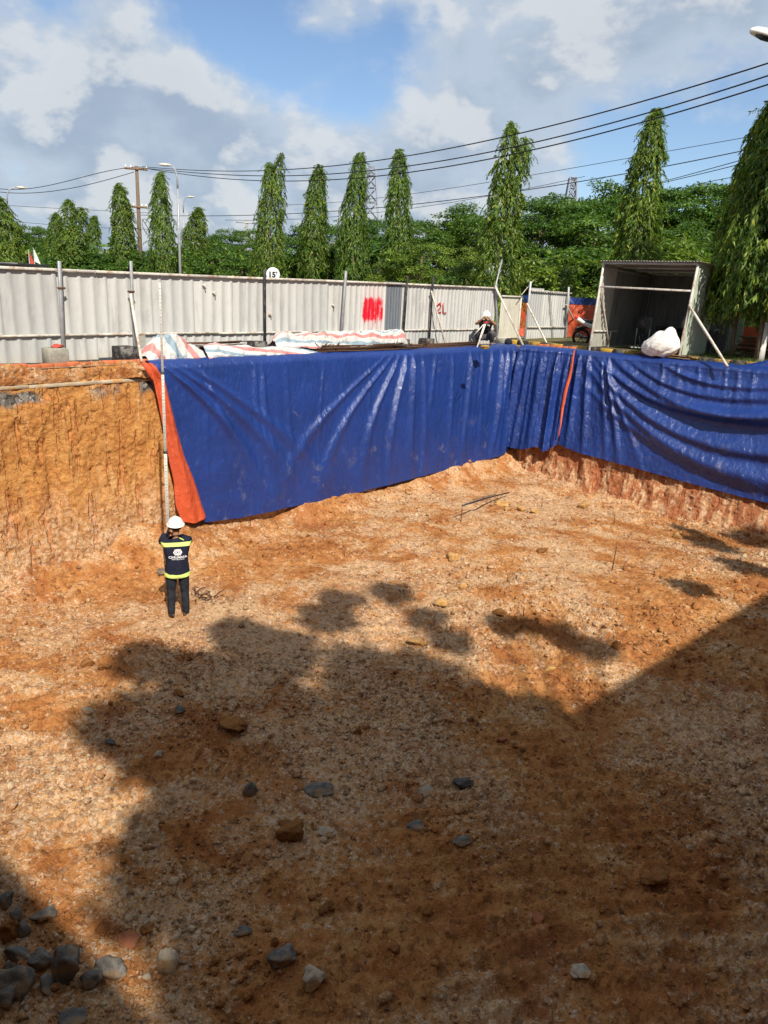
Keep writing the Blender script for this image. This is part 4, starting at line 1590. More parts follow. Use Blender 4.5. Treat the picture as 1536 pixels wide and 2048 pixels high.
def make_shed():
    sa, sb, n0, dep = 2.38, 5.06, -.20, 3.3
    lean = .055          # the frame is racked a little to the right
    zb, hf, hb = .06, 2.50, 2.34
    t = thing('open_shed', W2((sa + sb) / 2, n0 - dep / 2, 0), 'open-fronted shed of ribbed metal sheets with a white sack in its doorway', 'shed')
    def Q(s, n, z):
        return W2(s + lean * z, n, z) - np.array([0, 0, 0])
    def ribwall(p0, p1, z0, z1, pitch, material, name, flip=False, top1=None):
        """one ribbed sheet between two ground points (s,n), racked with the frame"""
        d = np.array(p1) - np.array(p0)
        L = np.linalg.norm(d)
        k = max(2, int(round(L / pitch)))
        xs, ys = [], []
        for i in range(k):
            x = i / k
            xs += [x, x + .6 / k, x + .68 / k, x + .92 / k]
            ys += [0, 0, .016, .016]
        xs.append(1); ys.append(0)
        perp = np.array([-d[1], d[0]]) / L * (-1 if flip else 1)
        V = []
        for z, zt in ((z0, z0), (None, None)):
            row = []
            for x, y in zip(xs, ys):
                zz = z0 if z is not None else z1 + ((top1 if top1 is not None else z1) - z1) * x
                q = np.array(p0) + d * x + perp * y
                row.append(Q(q[0], q[1], zz))
            V.append(row)
        V = np.array(V)
        mb = MB().add(*sheet(V))
        off = np.array([*(perp[0] * u2 + perp[1] * n2d), 0]) * -.004
        mb.add(*sheet((V + off)[::-1]))
        return mb.build(name, material, t)
    # side and back walls in separate sheets
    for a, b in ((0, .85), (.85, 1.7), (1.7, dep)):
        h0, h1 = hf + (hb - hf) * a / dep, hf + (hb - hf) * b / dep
        ribwall((sa, n0 - a), (sa, n0 - b), zb + .10, h0, .085, M['shedfront' if a == 0 else 'shedshade'], 'side_sheet', top1=h1)  # front sheet pale where sun reaches, deeper sheets with shade in their colour
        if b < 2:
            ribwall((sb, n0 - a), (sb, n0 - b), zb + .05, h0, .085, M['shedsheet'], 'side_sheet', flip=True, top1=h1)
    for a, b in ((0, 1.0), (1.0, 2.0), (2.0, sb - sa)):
        ribwall((sa + a, n0 - dep), (sa + b, n0 - dep), zb + .1, hb, .085, M['shedshade'], 'back_sheet')
    # roof of corrugated sheets, open corrugations at the front edge
    r0, r1 = sa - .12, sb + .10
    nsh = 4
    for i in range(nsh):
        s = np.linspace(r0 + (r1 - r0) * i / nsh, r0 + (r1 - r0) * (i + 1) / nsh + .02, 33)
        nn = np.linspace(n0 + .14, n0 - dep - .15, 3)
        S, Nn = np.meshgrid(s, nn)
        Z = hf + .045 + (hb - hf) * (n0 - Nn) / dep + .014 * np.sin(S * 2 * math.pi / .085) + .003 * (i % 2)
        P = W2(S + lean * hf, Nn, Z)
        MB().add(*sheet(P)).add(*sheet((P + np.array([0, 0, .004]))[::-1])).build('roof_sheet', M['shedfront'], t)
    # frame
    def fr(a, b, w=.05, m='lightsteel', name='frame_bar'):
        return MB().add(*bar(Q(*a), Q(*b), w, w, b=.004)).build(name, M[m], t)
    fr((sa, n0 + .03, 0), (sa, n0 + .03, hf), .055, 'lightsteel', 'front_post')
    fr((sb, n0 + .03, 0), (sb, n0 + .03, hf), .055, 'lightsteel', 'front_post')
    fr((sa, n0 - dep + .05, .05), (sa, n0 - dep + .05, hb), .05, 'galv', 'back_post')
    fr((sb, n0 - dep + .05, .05), (sb, n0 - dep + .05, hb), .05, 'galv', 'back_post')
    fr((sa, n0 + .02, hf + .0), (sb, n0 + .02, hf), .06, 'galv', 'roof_beam')
    for k in range(1, 4):
        f = k / 3.2
        fr((sa, n0 - dep * f, hf + (hb - hf) * f - .03), (sb, n0 - dep * f, hf + (hb - hf) * f - .03), .05, 'galv', 'roof_beam')
    fr((sa + .01, n0 + .02, 1.86), (sb, n0 + .02, 1.82), .05, 'lightsteel', 'cross_rail')
    fr((sa + .03, n0 + .0, .62), (sa + .03, n0 - 1.4, .60), .045, 'lightsteel', 'cross_rail')
    fr((sa + .03, n0 + .0, 1.75), (sa + .06, n0 - 1.1, .08), .045, 'lightsteel', 'brace')
    fr((sa + .05, n0 - 1.0, .1), (sa + .05, n0 - 1.0, .6), .04, 'lightsteel', 'brace')
    fr((sa + .06, n0, 1.78), (sb - .3, n0 - dep + .1, 1.72), .045, 'galv', 'brace') if False else None
    fr((sb - 1.3, n0 - dep + .06, 1.75), (sb - .25, n0 - dep + .06, .70), .05, 'galv', 'brace')
    fr((sa + .02, n0, hf - .12), (sa + .05, n0 - dep, hb - .1), .05, 'galv', 'roof_beam')
    # outer raking brace at the right
    p = Q(sb, n0 + .05, 1.45)
    q = G(1455, 733, .02)
    MB().add(*bar(p, q, .055, .05, b=.004)).build('brace', M['lightsteel'], t)
    # desk, chair and jar inside
    dk = thing('desk', W2(4.3, n0 - 2.2, .12), 'dark desk standing along the back of the open shed', 'desk')
    c = W2(4.25, n0 - 2.25, .80)
    MB().add(*cbox(c, (1.7, .6, .035), .006, R2)).build('desk_top', M['darkmetal'], dk)
    for a in (-.8, .8):
        for b in (-.26, .26):
            MB().add(*bar(W2(4.25 + a, n0 - 2.25 + b, .10), W2(4.25 + a, n0 - 2.25 + b, .785), .035)).build('leg', M['darkmetal'], dk)
    MB().add(*cbox(W2(3.75, n0 - 2.25, .52), (.5, .5, .5), .01, R2)).build('drawer_unit', M['darkmetal'], dk)
    jar = thing('water_jar', W2(4.2, n0 - 2.15, .82), 'dim grey jar standing on the desk in the shed', 'jar')
    pj = W2(4.2, n0 - 2.15, .82)
    MB().add(*lathe([(0, 0), (.085, 0), (.09, .02), (.09, .20), (.06, .25), (0, .25)], 14, pj)).build('body', M['concrete'], jar, True)
    MB().add(*lathe([(0, .25), (.05, .25), (.05, .30), (0, .30)], 12, pj)).build('lid', M['galv'], jar, True)
    ch = thing('folding_chair', W2(3.25, n0 - 1.7, .12), 'dark folding chair in front of the desk inside the shed', 'chair')
    def C(a, b, z):
        return W2(3.30 + a, n0 - 1.6 + b, z)
    MB().add(*cbox(C(0, 0, .55), (.42, .40, .04), .01, R2)).build('seat', M['black'], ch)
    MB().add(*cbox(C(0, .21, .90), (.42, .03, .34), .01, R2)).build('backrest', M['black'], ch)
    for a in (-.2, .2):
        MB().add(*bar(C(a, .22, .10), C(a, .20, 1.05), .025)).build('leg', M['galv'], ch)
        MB().add(*bar(C(a, -.20, .10), C(a, .0, .55), .025)).build('leg', M['galv'], ch)
    # white sack
    P = W2(4.55, n0 + .05, .06)
    v, f = ico(5)
    ang = np.arctan2(v[:, 1], v[:, 0])
    fold = .10 * np.abs(np.sin(ang * 4.5 + 4 * v[:, 2] + 2 * fbm(v[:, 0], v[:, 2], 2, 9))) * (1 - np.abs(v[:, 2])) + .10 * fbm(v[:, 0] * 2 + 4, v[:, 1] * 2 + v[:, 2] * 1.3, 4, 71) + .05 * np.abs(fbm(v[:, 0] * 5, v[:, 2] * 5 + v[:, 1] * 3, 3, 72))
    vv = v * (1 + fold)[:, None]
    sx = .50 - .10 * np.clip(vv[:, 2], 0, 1)
    loc = np.stack([vv[:, 0] * sx + .10 * vv[:, 2], vv[:, 1] * .34, np.clip(vv[:, 2] * .36 + .30, 0.02 + .02 * np.sin(vv[:, 0] * 9), 2)], 1)
    # two gathered ears at the top
    loc[:, 2] += .16 * np.exp(-((loc[:, 0] - .22) / .13) ** 2) * np.clip(v[:, 2], 0, 1) + .08 * np.exp(-((loc[:, 0] + .12) / .12) ** 2) * np.clip(v[:, 2], 0, 1)
    Wd = np.stack([loc[:, 0] * u2[0] + loc[:, 1] * n2d[0], loc[:, 0] * u2[1] + loc[:, 1] * n2d[1], loc[:, 2]], 1) + P
    o = MB().add(Wd, f).build('white_sack', M['sack'], None, True)
    tag(o, 'big crumpled white sack lying in the mouth of the open shed', 'sack')
    # scrap sheets and boards by the sack
    sc = thing('scrap_sheet', W2(4.0, n0 + .1, .1), 'loose pale green ribbed offcut lying beside the white sack', 'sheet offcut')
    S, Nn = np.meshgrid(np.linspace(3.6, 4.7, 41), np.linspace(-.62, -.10, 4))
    Z = .24 + .012 * np.sign(np.sin(S * 2 * math.pi / .11)) + .05 * (Nn + .5)
    MB().add(*sheet(W2(S, Nn, Z))).add(*sheet((W2(S, Nn, Z) - np.array([0, 0, .004]))[::-1])).build('ribbed_sheet', M['shedsheet'], sc)
    bp = thing('board_pile', W2(4.6, -.3, 0), 'pile of old boards under the white sack', 'boards')
    rng = np.random.default_rng(23)
    for k in range(11):
        s_, n_, z_ = 4.55 + rng.uniform(-.35, .45), -.30 + rng.uniform(-.2, .28), .05 + .030 * (k % 4) + rng.uniform(0, .01)
        a = rng.uniform(-.12, .12)
        MB().add(*cbox(W2(s_, n_, z_), (rng.uniform(.9, 1.3), rng.uniform(.08, .16), .022), .003, R2 @ rotm('Z', a))).build('board', M['wood'], bp)
    bp = thing('board_pile', W2(6.7, -2.6, .1), 'stack of dark boards in the shade beside the right side of the shed', 'boards')
    for k in range(14):
        MB().add(*cbox(W2(6.3 + rng.uniform(-.15, .15), -2.7 + rng.uniform(-.2, .2), .15 + .04 * k), (rng.uniform(1.0, 1.4), .18, .030), .003, R2 @ rotm('Z', rng.uniform(-.1, .1)))).build('board', M['wood'], bp)


make_shed()


def hung_screen(x0, x1, py_top, py_bot, R, label, seed, bluetop=True):
    a, b = GR(x0, (py_top + py_bot) / 2, R), GR(x1, (py_top + py_bot) / 2, R)
    zt = GR((x0 + x1) / 2, py_top, R)[2]
    zb = 0.02
    t = thing('tarpaulin_screen', [*((a + b) / 2)[:2], 0], label, 'tarpaulin')
    d = (b - a)[:2]
    L = np.linalg.norm(d); d = d / L
    nn = np.array([d[1], -d[0]])
    S, Z = np.meshgrid(np.linspace(0, L, int(L * 26)), np.linspace(zb, zt, 40))
    r = .05 * fbm(S * 1.6 + Z * .9, Z * .5, 4, seed) + .025 * np.abs(fbm(S * 5 + 3 * Z, Z * 2, 3, seed + 2))
    XY = a[:2] + S[..., None] * d + r[..., None] * nn
    P = np.concatenate([XY, Z[..., None]], -1)
    if bluetop:
        k = 36
        MB().add(*sheet(P[:k])).build('orange_sheet', M['orange'], t, True)
        Q = P[k - 2:].copy(); Q[..., :2] += nn * .02
        Q[-1, :, 2] += .06
        MB().add(*sheet(Q)).build('blue_hem', M['blue'], t, True)
    else:
        MB().add(*sheet(P)).build('orange_sheet', M['orange'], t, True)
    for q in np.linspace(0.02, .98, max(2, int(L / 1.6))):
        p = a[:2] + d * L * q - nn * .06
        MB().add(*bar((*p, 0), (*p, zt + .05), .05)).build('post', M['galv'], t)


hung_screen(1036, 1215, 597, 690, 30.5, 'orange tarpaulin screen with a blue top edge behind the motorbike', 301)
hung_screen(1474, 1600, 655, 714, 27.5, 'orange tarpaulin screen behind the tree trunks at the right edge', 311, False)
gp = thing('sheet_panel', [*GR(1458, 700, 26.5)[:2], 0], 'pale green sheet panel standing behind the dark tree trunk', 'metal panel')
a, b = GR(1440, 690, 26.5), GR(1481, 690, 26.5)
zt = GR(1460, 640, 26.5)[2]
L = np.linalg.norm((b - a)[:2])
for i in range(2):
    put_sheet(RIBN, M['shedsheet'], gp, 'corrugated_sheet', 0, .05, L / 2 + .01, zt, 1.14, P=a + (b - a) * i / 2, ang=math.atan2(*(b - a)[1::-1]))


# ------------------------------------------------------------------ motorbike
def make_bike():
    base = G(1163, 693, .0)
    t = thing('motorbike', base, 'parked motorbike with red and white tail, rear wheel towards the hoarding bay', 'motorbike')
    dx = np.array([.93, -.36, 0]); dx /= np.linalg.norm(dx)      # rear to front
    sd_ = np.array([-dx[1], dx[0], 0])
    up = np.array([0, 0, 1.])
    def p(x, y, z):
        return base + dx * x + sd_ * y + up * z
    def wheel(x):
        Rr = .29
        prof = []
        for a in np.linspace(0, 2 * math.pi, 9):
            prof.append((Rr - .045 + .045 * math.cos(a), .045 * math.sin(a)))
        MB().add(*lathe(prof, 28, p(x, 0, Rr), sd_)).build('tyre', M['rubber'], wh, True) if False else None
        w = MB().add(*lathe(prof, 28, p(x, 0, Rr), sd_)).build('wheel', M['rubber'], t, True)
        MB().add(*lathe([(Rr - .085, -.022), (Rr - .06, -.03), (Rr - .06, .03), (Rr - .085, .022), (Rr - .085, -.022)], 28, p(x, 0, Rr), sd_)).build('rim', M['redplastic'], w, True)
        sp = MB()
        for k in range(6):
            a = k * math.pi / 3
            e = p(x + math.cos(a) * (Rr - .07), 0, Rr + math.sin(a) * (Rr - .07))
            sp.add(*bar(p(x, 0, Rr), e, .022, .014, up=sd_))
        sp.add(*lathe([(0, -.05), (.04, -.05), (.04, .05), (0, .05)], 12, p(x, 0, Rr), sd_))
        sp.build('spokes', M['darkmetal'], w)
        return w
    wheel(-.05); wheel(1.18)
    def body(pts, wd, name, m):
        """side outline extruded with a rounded section"""
        pts = np.array(pts, float)
        c = pts.mean(0)
        mb = MB()
        k = len(pts)
        V = []
        for y, sc in ((-1, .82), (-.6, 1), (.6, 1), (1, .82)):
            for q in pts:
                r = c + (q - c) * sc
                V.append(p(r[0], y * wd, r[1]))
        F = []
        for a in range(3):
            for i in range(k):
                j = (i + 1) % k
                F.append((a * k + i, a * k + j, (a + 1) * k + j, (a + 1) * k + i))
        F.append(tuple(range(k))[::-1]); F.append(tuple(3 * k + i for i in range(k)))
        return mb.add(np.array(V), F).build(name, m, t, True)
    body([(-.28, .86), (-.20, .93), (.20, .76), (.50, .70), (.55, .62), (.2, .60), (-.1, .74)], .09, 'tail_panel', M['white'])
    body([(-.34, .93), (-.20, .96), (-.16, .88), (-.28, .86)], .07, 'tail_light', M['redplastic'])
    body([(-.12, .90), (.10, .86), (.42, .76), (.72, .78), (.70, .71), (.40, .69), (.05, .78)], .11, 'seat', M['black'])
    body([(.62, .80), (.80, .92), (1.0, .88), (1.02, .70), (.72, .62)], .12, 'tank', M['redplastic'])
    body([(.35, .55), (.62, .60), (.85, .50), (.80, .25), (.50, .20), (.35, .32)], .10, 'engine', M['darkmetal'])
    body([(-.30, .50), (-.22, .62), (.0, .66), (.18, .58), (.1, .60), (-.05, .63), (-.2, .58)], .05, 'mudguard', M['black'])
    MB().add(*bar(p(-.05, .07, .29), p(.45, .07, .34), .045, .03)).build('swingarm', M['darkmetal'], t)
    MB().add(*tube([p(.55, .13, .24), p(.2, .14, .26), p(-.1, .14, .34), p(-.28, .14, .40)], [.022, .03, .045, .04], 8)).build('exhaust', M['galv'], t, True)
    for y in (-.06, .06):
        MB().add(*tube([p(1.18, y, .29), p(.98, y, .95)], .02, 6)).build('fork', M['galv'], t)
    MB().add(*tube([p(.90, -.34, 1.02), p(.98, -.12, .98), p(.98, .12, .98), p(.90, .34, 1.02)], .014, 6)).build('handlebar', M['darkmetal'], t, True)
    MB().add(*lathe([(0, -.05), (.07, -.04), (.09, .03), (0, .05)], 14, p(1.12, 0, .90), dx)).build('headlight', M['glass'], t, True)
    MB().add(*bar(p(.25, .16, .28), p(.32, .26, .02), .02)).build('side_stand', M['darkmetal'], t)


make_bike()


# ------------------------------------------------------------------ people
def skin_mesh(name, joints, edges, root=0, levels=2):
    me = bpy.data.meshes.new(name)
    names = list(joints)
    me.from_pydata([joints[k][0] for k in names], [(names.index(a), names.index(b)) for a, b in edges], [])
    o = bpy.data.objects.new(name + '_tmp', me)
    COL.objects.link(o)
    md = o.modifiers.new('skin', 'SKIN')
    md.branch_smoothing = .4
    if not me.skin_vertices:
        raise RuntimeError('no skin layer')
    for i, k in enumerate(names):
        r = joints[k][1]
        me.skin_vertices[0].data[i].radius = (r, r) if np.isscalar(r) else r
        me.skin_vertices[0].data[i].use_root = (i == root)
    sb = o.modifiers.new('sub', 'SUBSURF')
    sb.levels = sb.render_levels = levels
    dg = bpy.context.evaluated_depsgraph_get()
    out = bpy.data.meshes.new_from_object(o.evaluated_get(dg))
    out.name = name
    bpy.data.objects.remove(o)
    bpy.data.meshes.remove(me)
    out.polygons.foreach_set('use_smooth', np.ones(len(out.polygons), bool))
    return out


def chain(*ks):
    return [(ks[i], ks[i + 1]) for i in range(len(ks) - 1)]


def part_mesh(me, name, m, parent):
    return link(name, me, m, parent, ORG[parent.name])


def mesh_arrays(me):
    v = np.zeros(len(me.vertices) * 3, np.float32)
    me.vertices.foreach_get('co', v)
    return v.reshape(-1, 3), [tuple(p.vertices) for p in me.polygons]


def join_meshes(name, mes, smooth=True):
    mb = MB()
    for m_ in mes:
        mb.add(*mesh_arrays(m_))
    return mb.mesh(name, smooth=smooth)


def hand(palm, wrist_dir, grip_dir, side, curl=1.2, s=1.0):
    """palm with five bent fingers as skinned chains, all rooted in the palm. returns meshes (local)"""
    palm = np.asarray(palm, float)
    w = np.asarray(wrist_dir, float); w /= np.linalg.norm(w)      # towards fingertips
    g = np.asarray(grip_dir, float); g = g - w * (g @ w); g /= np.linalg.norm(g)  # palm normal, fingers curl this way
    a = np.cross(w, g) * side                                       # thumb side
    out = []
    for i, (off, L) in enumerate(((.030, .070), (.010, .080), (-.010, .075), (-.028, .060))):
        b = palm + a * off * s
        j = {'r': (tuple(b), .011 * s)}
        q = b + w * .035 * s
        j['k'] = (tuple(q), .0105 * s)
        ang = 0
        for n_ in range(3):
            ang += curl * (.55 if n_ == 0 else .5)
            q = q + (w * math.cos(ang) + g * math.sin(ang)) * L / 3 * s
            j['f%d' % n_] = (tuple(q), (.0095 - .001 * n_) * s)
        out.append(skin_mesh('finger', j, chain('r', 'k', 'f0', 'f1', 'f2'), 0, 1))
    b = palm + a * .03 * s - w * .01 * s
    j = {'r': (tuple(palm - w * .01 * s), .014 * s), 'a': (tuple(b), .013 * s), 'b': (tuple(b + (a * .6 + g * .6 + w * .3) * .035 * s), .011 * s), 'c': (tuple(b + (a * .4 + g * 1.1 + w * .6) * .055 * s), .009 * s)}
    out.append(skin_mesh('thumb', j, chain('r', 'a', 'b', 'c'), 0, 1))
    j = {'w': (tuple(palm - w * .05 * s), (.020 * s, .020 * s)), 'm': (tuple(palm), (.032 * s, .016 * s)), 'e': (tuple(palm + w * .03 * s), (.030 * s, .014 * s))}
    out.append(skin_mesh('palm', j, chain('w', 'm', 'e'), 0, 1))
    return out


def helmet(parent, c, tilt=0.0, r=.122, back=-1):
    """hard hat: shell with centre ridge, brim and peak; y is forward"""
    prof = [(r * math.cos(a), r * .98 * math.sin(a)) for a in np.linspace(0, math.pi / 2, 9)]
    v, f = lathe(prof, 28)
    v[:, 1] *= 1.16
    ridge = np.exp(-(v[:, 0] / .018) ** 2) * np.clip(v[:, 2] / .05, 0, 1)
    v[:, 2] += .008 * ridge
    R = rotm('X', tilt)
    o = MB().add(v @ R.T + c, f).build('helmet', M['white'], parent, True, origin=(0, 0, 0))
    prof = [(r * 1.0, .004), (r * 1.16, -.006), (r * 1.17, -.012), (r * 1.0, -.012), (r * .98, -.002)]
    v, f = lathe(prof, 28)
    v[:, 1] *= 1.12
    v[:, 1] += np.where(v[:, 1] > .05, (v[:, 1] - .05) * .75, 0)
    b = MB().add(v @ R.T + c, f).build('brim', M['white'], o, True, origin=(0, 0, 0))
    return o


def hit(bvh, o, d):
    h = bvh.ray_cast(Vector(o), Vector(d), 5)
    return h[0]


def face(parent, c, fwd_tilt=0):
    """simple facial relief pieces: eyes and mouth on a head already shaped"""
    for x in (-.032, .032):
        v, f = ico(1)
        MB().add(v * .011 + np.asarray(c) + np.array([x, .078, .005]), f).build('eye', M['blackprint'], parent, True, origin=(0, 0, 0))


def make_rodman():
    foot = FL(358, 1233)
    t = thing('person', foot, 'man with white helmet and navy reflective shirt, back turned, holding the tall staff', 'person')
    head_az = math.atan2(foot[0], foot[1])
    t.rotation_euler = (0, 0, -head_az + .04)
    t.scale = (.955, .955, .945)
    H = {
        'pelvis': ((0, 0, .90), (.105, .080)), 'spine': ((0, .01, 1.05), (.105, .07)), 'chest': ((0, .015, 1.22), (.120, .08)),
        'neckb': ((0, .01, 1.37), (.065, .055)), 'neck': ((0, .015, 1.45), .054), 'jaw': ((0, .035, 1.515), (.062, .075)), 'head': ((0, .03, 1.585), (.075, .092)), 'crown': ((0, .03, 1.65), (.055, .07)),
        'ls': ((-.155, .01, 1.325), .046), 'le': ((-.205, .215, 1.270), .038), 'lw': ((-.115, .375, 1.44), .030), 'lh': ((-.10, .40, 1.475), .026),
        'rs': ((.155, .01, 1.325), .046), 're': ((.195, .225, 1.260), .038), 'rw': ((-.035, .37, 1.335), .030), 'rh': ((-.065, .385, 1.34), .026),
        'lhip': ((-.088, 0, .84), .088), 'lk': ((-.105, .025, .47), .060), 'la': ((-.112, -.005, .09), .042), 'lt': ((-.135, .12, .035), .035),
        'rhip': ((.088, 0, .84), .088), 'rk': ((.108, .02, .47), .060), 'ra': ((.118, -.01, .09), .042), 'rt': ((.15, .115, .035), .035)}
    E = chain('pelvis', 'spine', 'chest', 'neckb', 'neck', 'jaw', 'head', 'crown') + chain('chest', 'ls', 'le', 'lw', 'lh') + chain('chest', 'rs', 're', 'rw', 'rh') + chain('pelvis', 'lhip', 'lk', 'la', 'lt') + chain('pelvis', 'rhip', 'rk', 'ra', 'rt')
    b = skin_mesh('body', H, E)
    ears = []
    for x in (-.078, .078):
        v, f = ico(2)
        ears.append(MB().add(v * np.array([.012, .022, .034]) + np.array([x, .03, 1.55]), f).mesh('ear', smooth=True))
    b = join_meshes('body', [b] + ears + hand((-.085, .415, 1.50), (.15, .35, .9), (.9, .2, .1), 1) + hand((-.085, .40, 1.35), (-.75, .35, .3), (0.1, -.7, .3), -1))
    link('body', b, M['skin'], t)
    # hair at the nape
    v, f = lathe([(.080, 0), (.088, .05), (.09, .10), (.06, .14)], 20)
    v[:, 1] *= 1.2
    keep = v
    v = v + np.array([0, .022, 1.535])
    MB().add(v, f).build('hair', M['hair'], t, True, origin=(0, 0, 0))
    # shirt
    S = {'low': ((0, .0, .70), (.222, .160)), 'hem': ((0, .0, .77), (.222, .160)), 'hips': ((0, .0, .88), (.212, .155)), 'waist': ((0, .005, 1.04), (.190, .142)), 'chest': ((0, .008, 1.22), (.215, .150)), 'neckb': ((0, .0, 1.375), (.130, .105)), 'col': ((0, .01, 1.435), (.080, .074)),
         'ls': ((-.165, .01, 1.325), .094), 'lm': ((-.205, .12, 1.30), .078), 'le': ((-.212, .215, 1.270), .070), 'lf': ((-.15, .31, 1.37), .055),
         'rs': ((.165, .01, 1.325), .094), 'rm': ((.20, .12, 1.295), .078), 're': ((.200, .225, 1.260), .070), 'rf': ((.06, .32, 1.31), .055)}
    sm = skin_mesh('shirt', S, chain('low', 'hem', 'hips', 'waist', 'chest', 'neckb', 'col') + chain('chest', 'ls', 'lm', 'le', 'lf') + chain('chest', 'rs', 'rm', 're', 'rf'))
    v, f = mesh_arrays(sm)
    # cloth wrinkles
    v = v.astype(float)
    w = .010 * fbm(v[:, 0] * 6 + v[:, 2] * 5, v[:, 2] * 9 - v[:, 0] * 3, 3, 501)
    c = np.stack([0 * w, 0 * w + .01, v[:, 2]], 1)
    d = v - c
    v = v + d / (np.linalg.norm(d, axis=1)[:, None] + 1e-6) * w[:, None] * (np.abs(v[:, 0]) < .2)[:, None]
    shirt = MB().add(v, f).build('shirt', M['navy'], t, True, origin=(0, 0, 0))
    bv = BVHTree.FromPolygons([tuple(a) for a in v], f)
    def back(x, z, off=.005):
        h = hit(bv, (x, -1.0, z), (0, 1, 0))
        return np.array([x, (h.y if h else .03) - off, z])
    # reflective band across the shoulders
    def band(z0, z1, x0, x1, sag, name):
        xs = np.linspace(x0, x1, 40)
        V = np.array([[back(x, z + sag * (x / x1) ** 2, .006) for x in xs] for z in np.linspace(z0, z1, 5)])
        V2 = V + np.array([0, .008, 0])
        MB().add(*sheet(V)).add(*sheet(V2[::-1])).build(name, M['hiviz'], shirt, True, origin=(0, 0, 0))
    band(1.27, 1.335, -.235, .235, -.010, 'reflective_band')
    # hem band all round
    ring = []
    for z in np.linspace(.725, .795, 4):
        row = []
        for a in np.linspace(0, 2 * math.pi, 49):
            dd = np.array([math.cos(a), math.sin(a)])
            zz = z + .025 * abs(math.cos(a)) ** 2
            h = hit(bv, (dd[0], dd[1], zz), (-dd[0], -dd[1], 0))
            r = (math.hypot(h.x, h.y) if h else .15) + .006
            row.append((dd[0] * r, dd[1] * r, zz))
        ring.append(row)
    MB().add(*sheet(np.array(ring))).build('reflective_band', M['hiviz'], shirt, True, origin=(0, 0, 0))
    # print on the back: hexagon emblem and lettering
    def stamp(polys, name):
        mb = MB()
        for P in polys:
            P = np.array(P, float)
            mb.add(np.array([back(x, z, .006) for x, z in P]), [tuple(range(len(P)))])
        return mb.build(name, M['print'], shirt, False, origin=(0, 0, 0))
    cx, cz, R_ = .012, 1.175, .070
    hexa = [(cx + R_ * math.cos(a), cz + R_ * .86 * math.sin(a)) for a in np.radians([0, 60, 120, 180, 240, 300])]
    polys = []
    def chev(o, sgn):
        x0 = cx + sgn * o
        w_ = .015
        h_ = R_ * .74
        polys.append([(x0 - sgn * .030, cz + h_), (x0 - sgn * .030 + sgn * w_, cz + h_), (x0 + w_ * sgn, cz), (x0, cz)])
        polys.append([(x0, cz), (x0 + w_ * sgn, cz), (x0 - sgn * .030 + sgn * w_, cz - h_), (x0 - sgn * .030, cz - h_)])
    for o in (.056, .034, .012):
        chev(o, 1); chev(o, -1)
    # white hexagon with dark chevron gaps: built as six white chevrons
    stamp(polys, 'emblem')
    def text_part(body, size, x, z, name, bold=.0):
        cu = bpy.data.curves.new('lettering', 'FONT')
        cu.body = body
        cu.size = size
        cu.align_x = 'CENTER'
        cu.offset = bold
        cu.resolution_u = 2
        to = bpy.data.objects.new('t', cu)
        COL.objects.link(to)
        dg = bpy.context.evaluated_depsgraph_get()
        me = bpy.data.meshes.new_from_object(to.evaluated_get(dg))
        bpy.data.objects.remove(to)
        v, f = mesh_arrays(me)
        V = np.array([back(x + a[0] * 1.25, z + a[1], .006) for a in v])
        MB().add(V, f).build(name, M['print'], shirt, False, origin=(0, 0, 0))
    text_part("CHUAN'A", .052, .012, 1.075, 'lettering', .0020)
    text_part('YOUR TRUST IN US', .018, .012, 1.050, 'small_lettering', .0005)
    # trousers
    Tj = {'p': ((0, 0, .86), (.13, .10)), 'lhip': ((-.088, 0, .76), (.098, .104)), 'lm': ((-.098, .01, .64), .096), 'lk': ((-.106, .022, .47), .074), 'lc': ((-.11, .0, .27), .066), 'la': ((-.114, -.005, .055), .062),
          'rhip': ((.088, 0, .76), (.098, .104)), 'rm': ((.098, .01, .64), .096), 'rk': ((.109, .018, .47), .074), 'rc': ((.115, -.005, .27), .066), 'ra': ((.119, -.01, .055), .062)}
    tm = skin_mesh('trousers', Tj, chain('p', 'lhip', 'lm', 'lk', 'lc', 'la') + chain('p', 'rhip', 'rm', 'rk', 'rc', 'ra'))
    v, f = mesh_arrays(tm)
    v = v.astype(float)
    w = .010 * fbm(v[:, 0] * 5 + 2 * v[:, 2], v[:, 2] * 13 + v[:, 0] * 4, 3, 511)
    v[:, 1] += w
    MB().add(v, f).build('trousers', M['denim'], t, True, origin=(0, 0, 0))
    for sx, yaw in ((-1, .22), (1, -.3)):
        v, f = ico(3)
        v = v * np.array([.050, .135, .058])
        v[:, 2] = np.where(v[:, 2] < -.02, -.02 - (-.02 - v[:, 2]) * .25, v[:, 2])
        v[:, 2] += .030 + .022 * np.clip(-v[:, 1] * 8, -.6, 1)
        v[:, 0] *= 1 - .25 * np.clip(-v[:, 1] * 6, 0, 1)
        v = v @ rotm('Z', yaw).T + np.array([sx * .118, .05, 0])
        MB().add(v, f).build('shoe', M['shoe'], t, True, origin=(0, 0, 0))
    helmet(t, np.array([0, .03, 1.615]), .10)
    # lime lanyard at the collar
    P = [back(x, z, .008) for x, z in ((.05, 1.40), (.075, 1.385), (.10, 1.37), (.115, 1.36))]
    MB().add(*tube(P, .009, 5)).build('strap', M['hiviz'], shirt, False, origin=(0, 0, 0))
    # fix the origins of pieces built in local space
    return t


rodman = make_rodman()


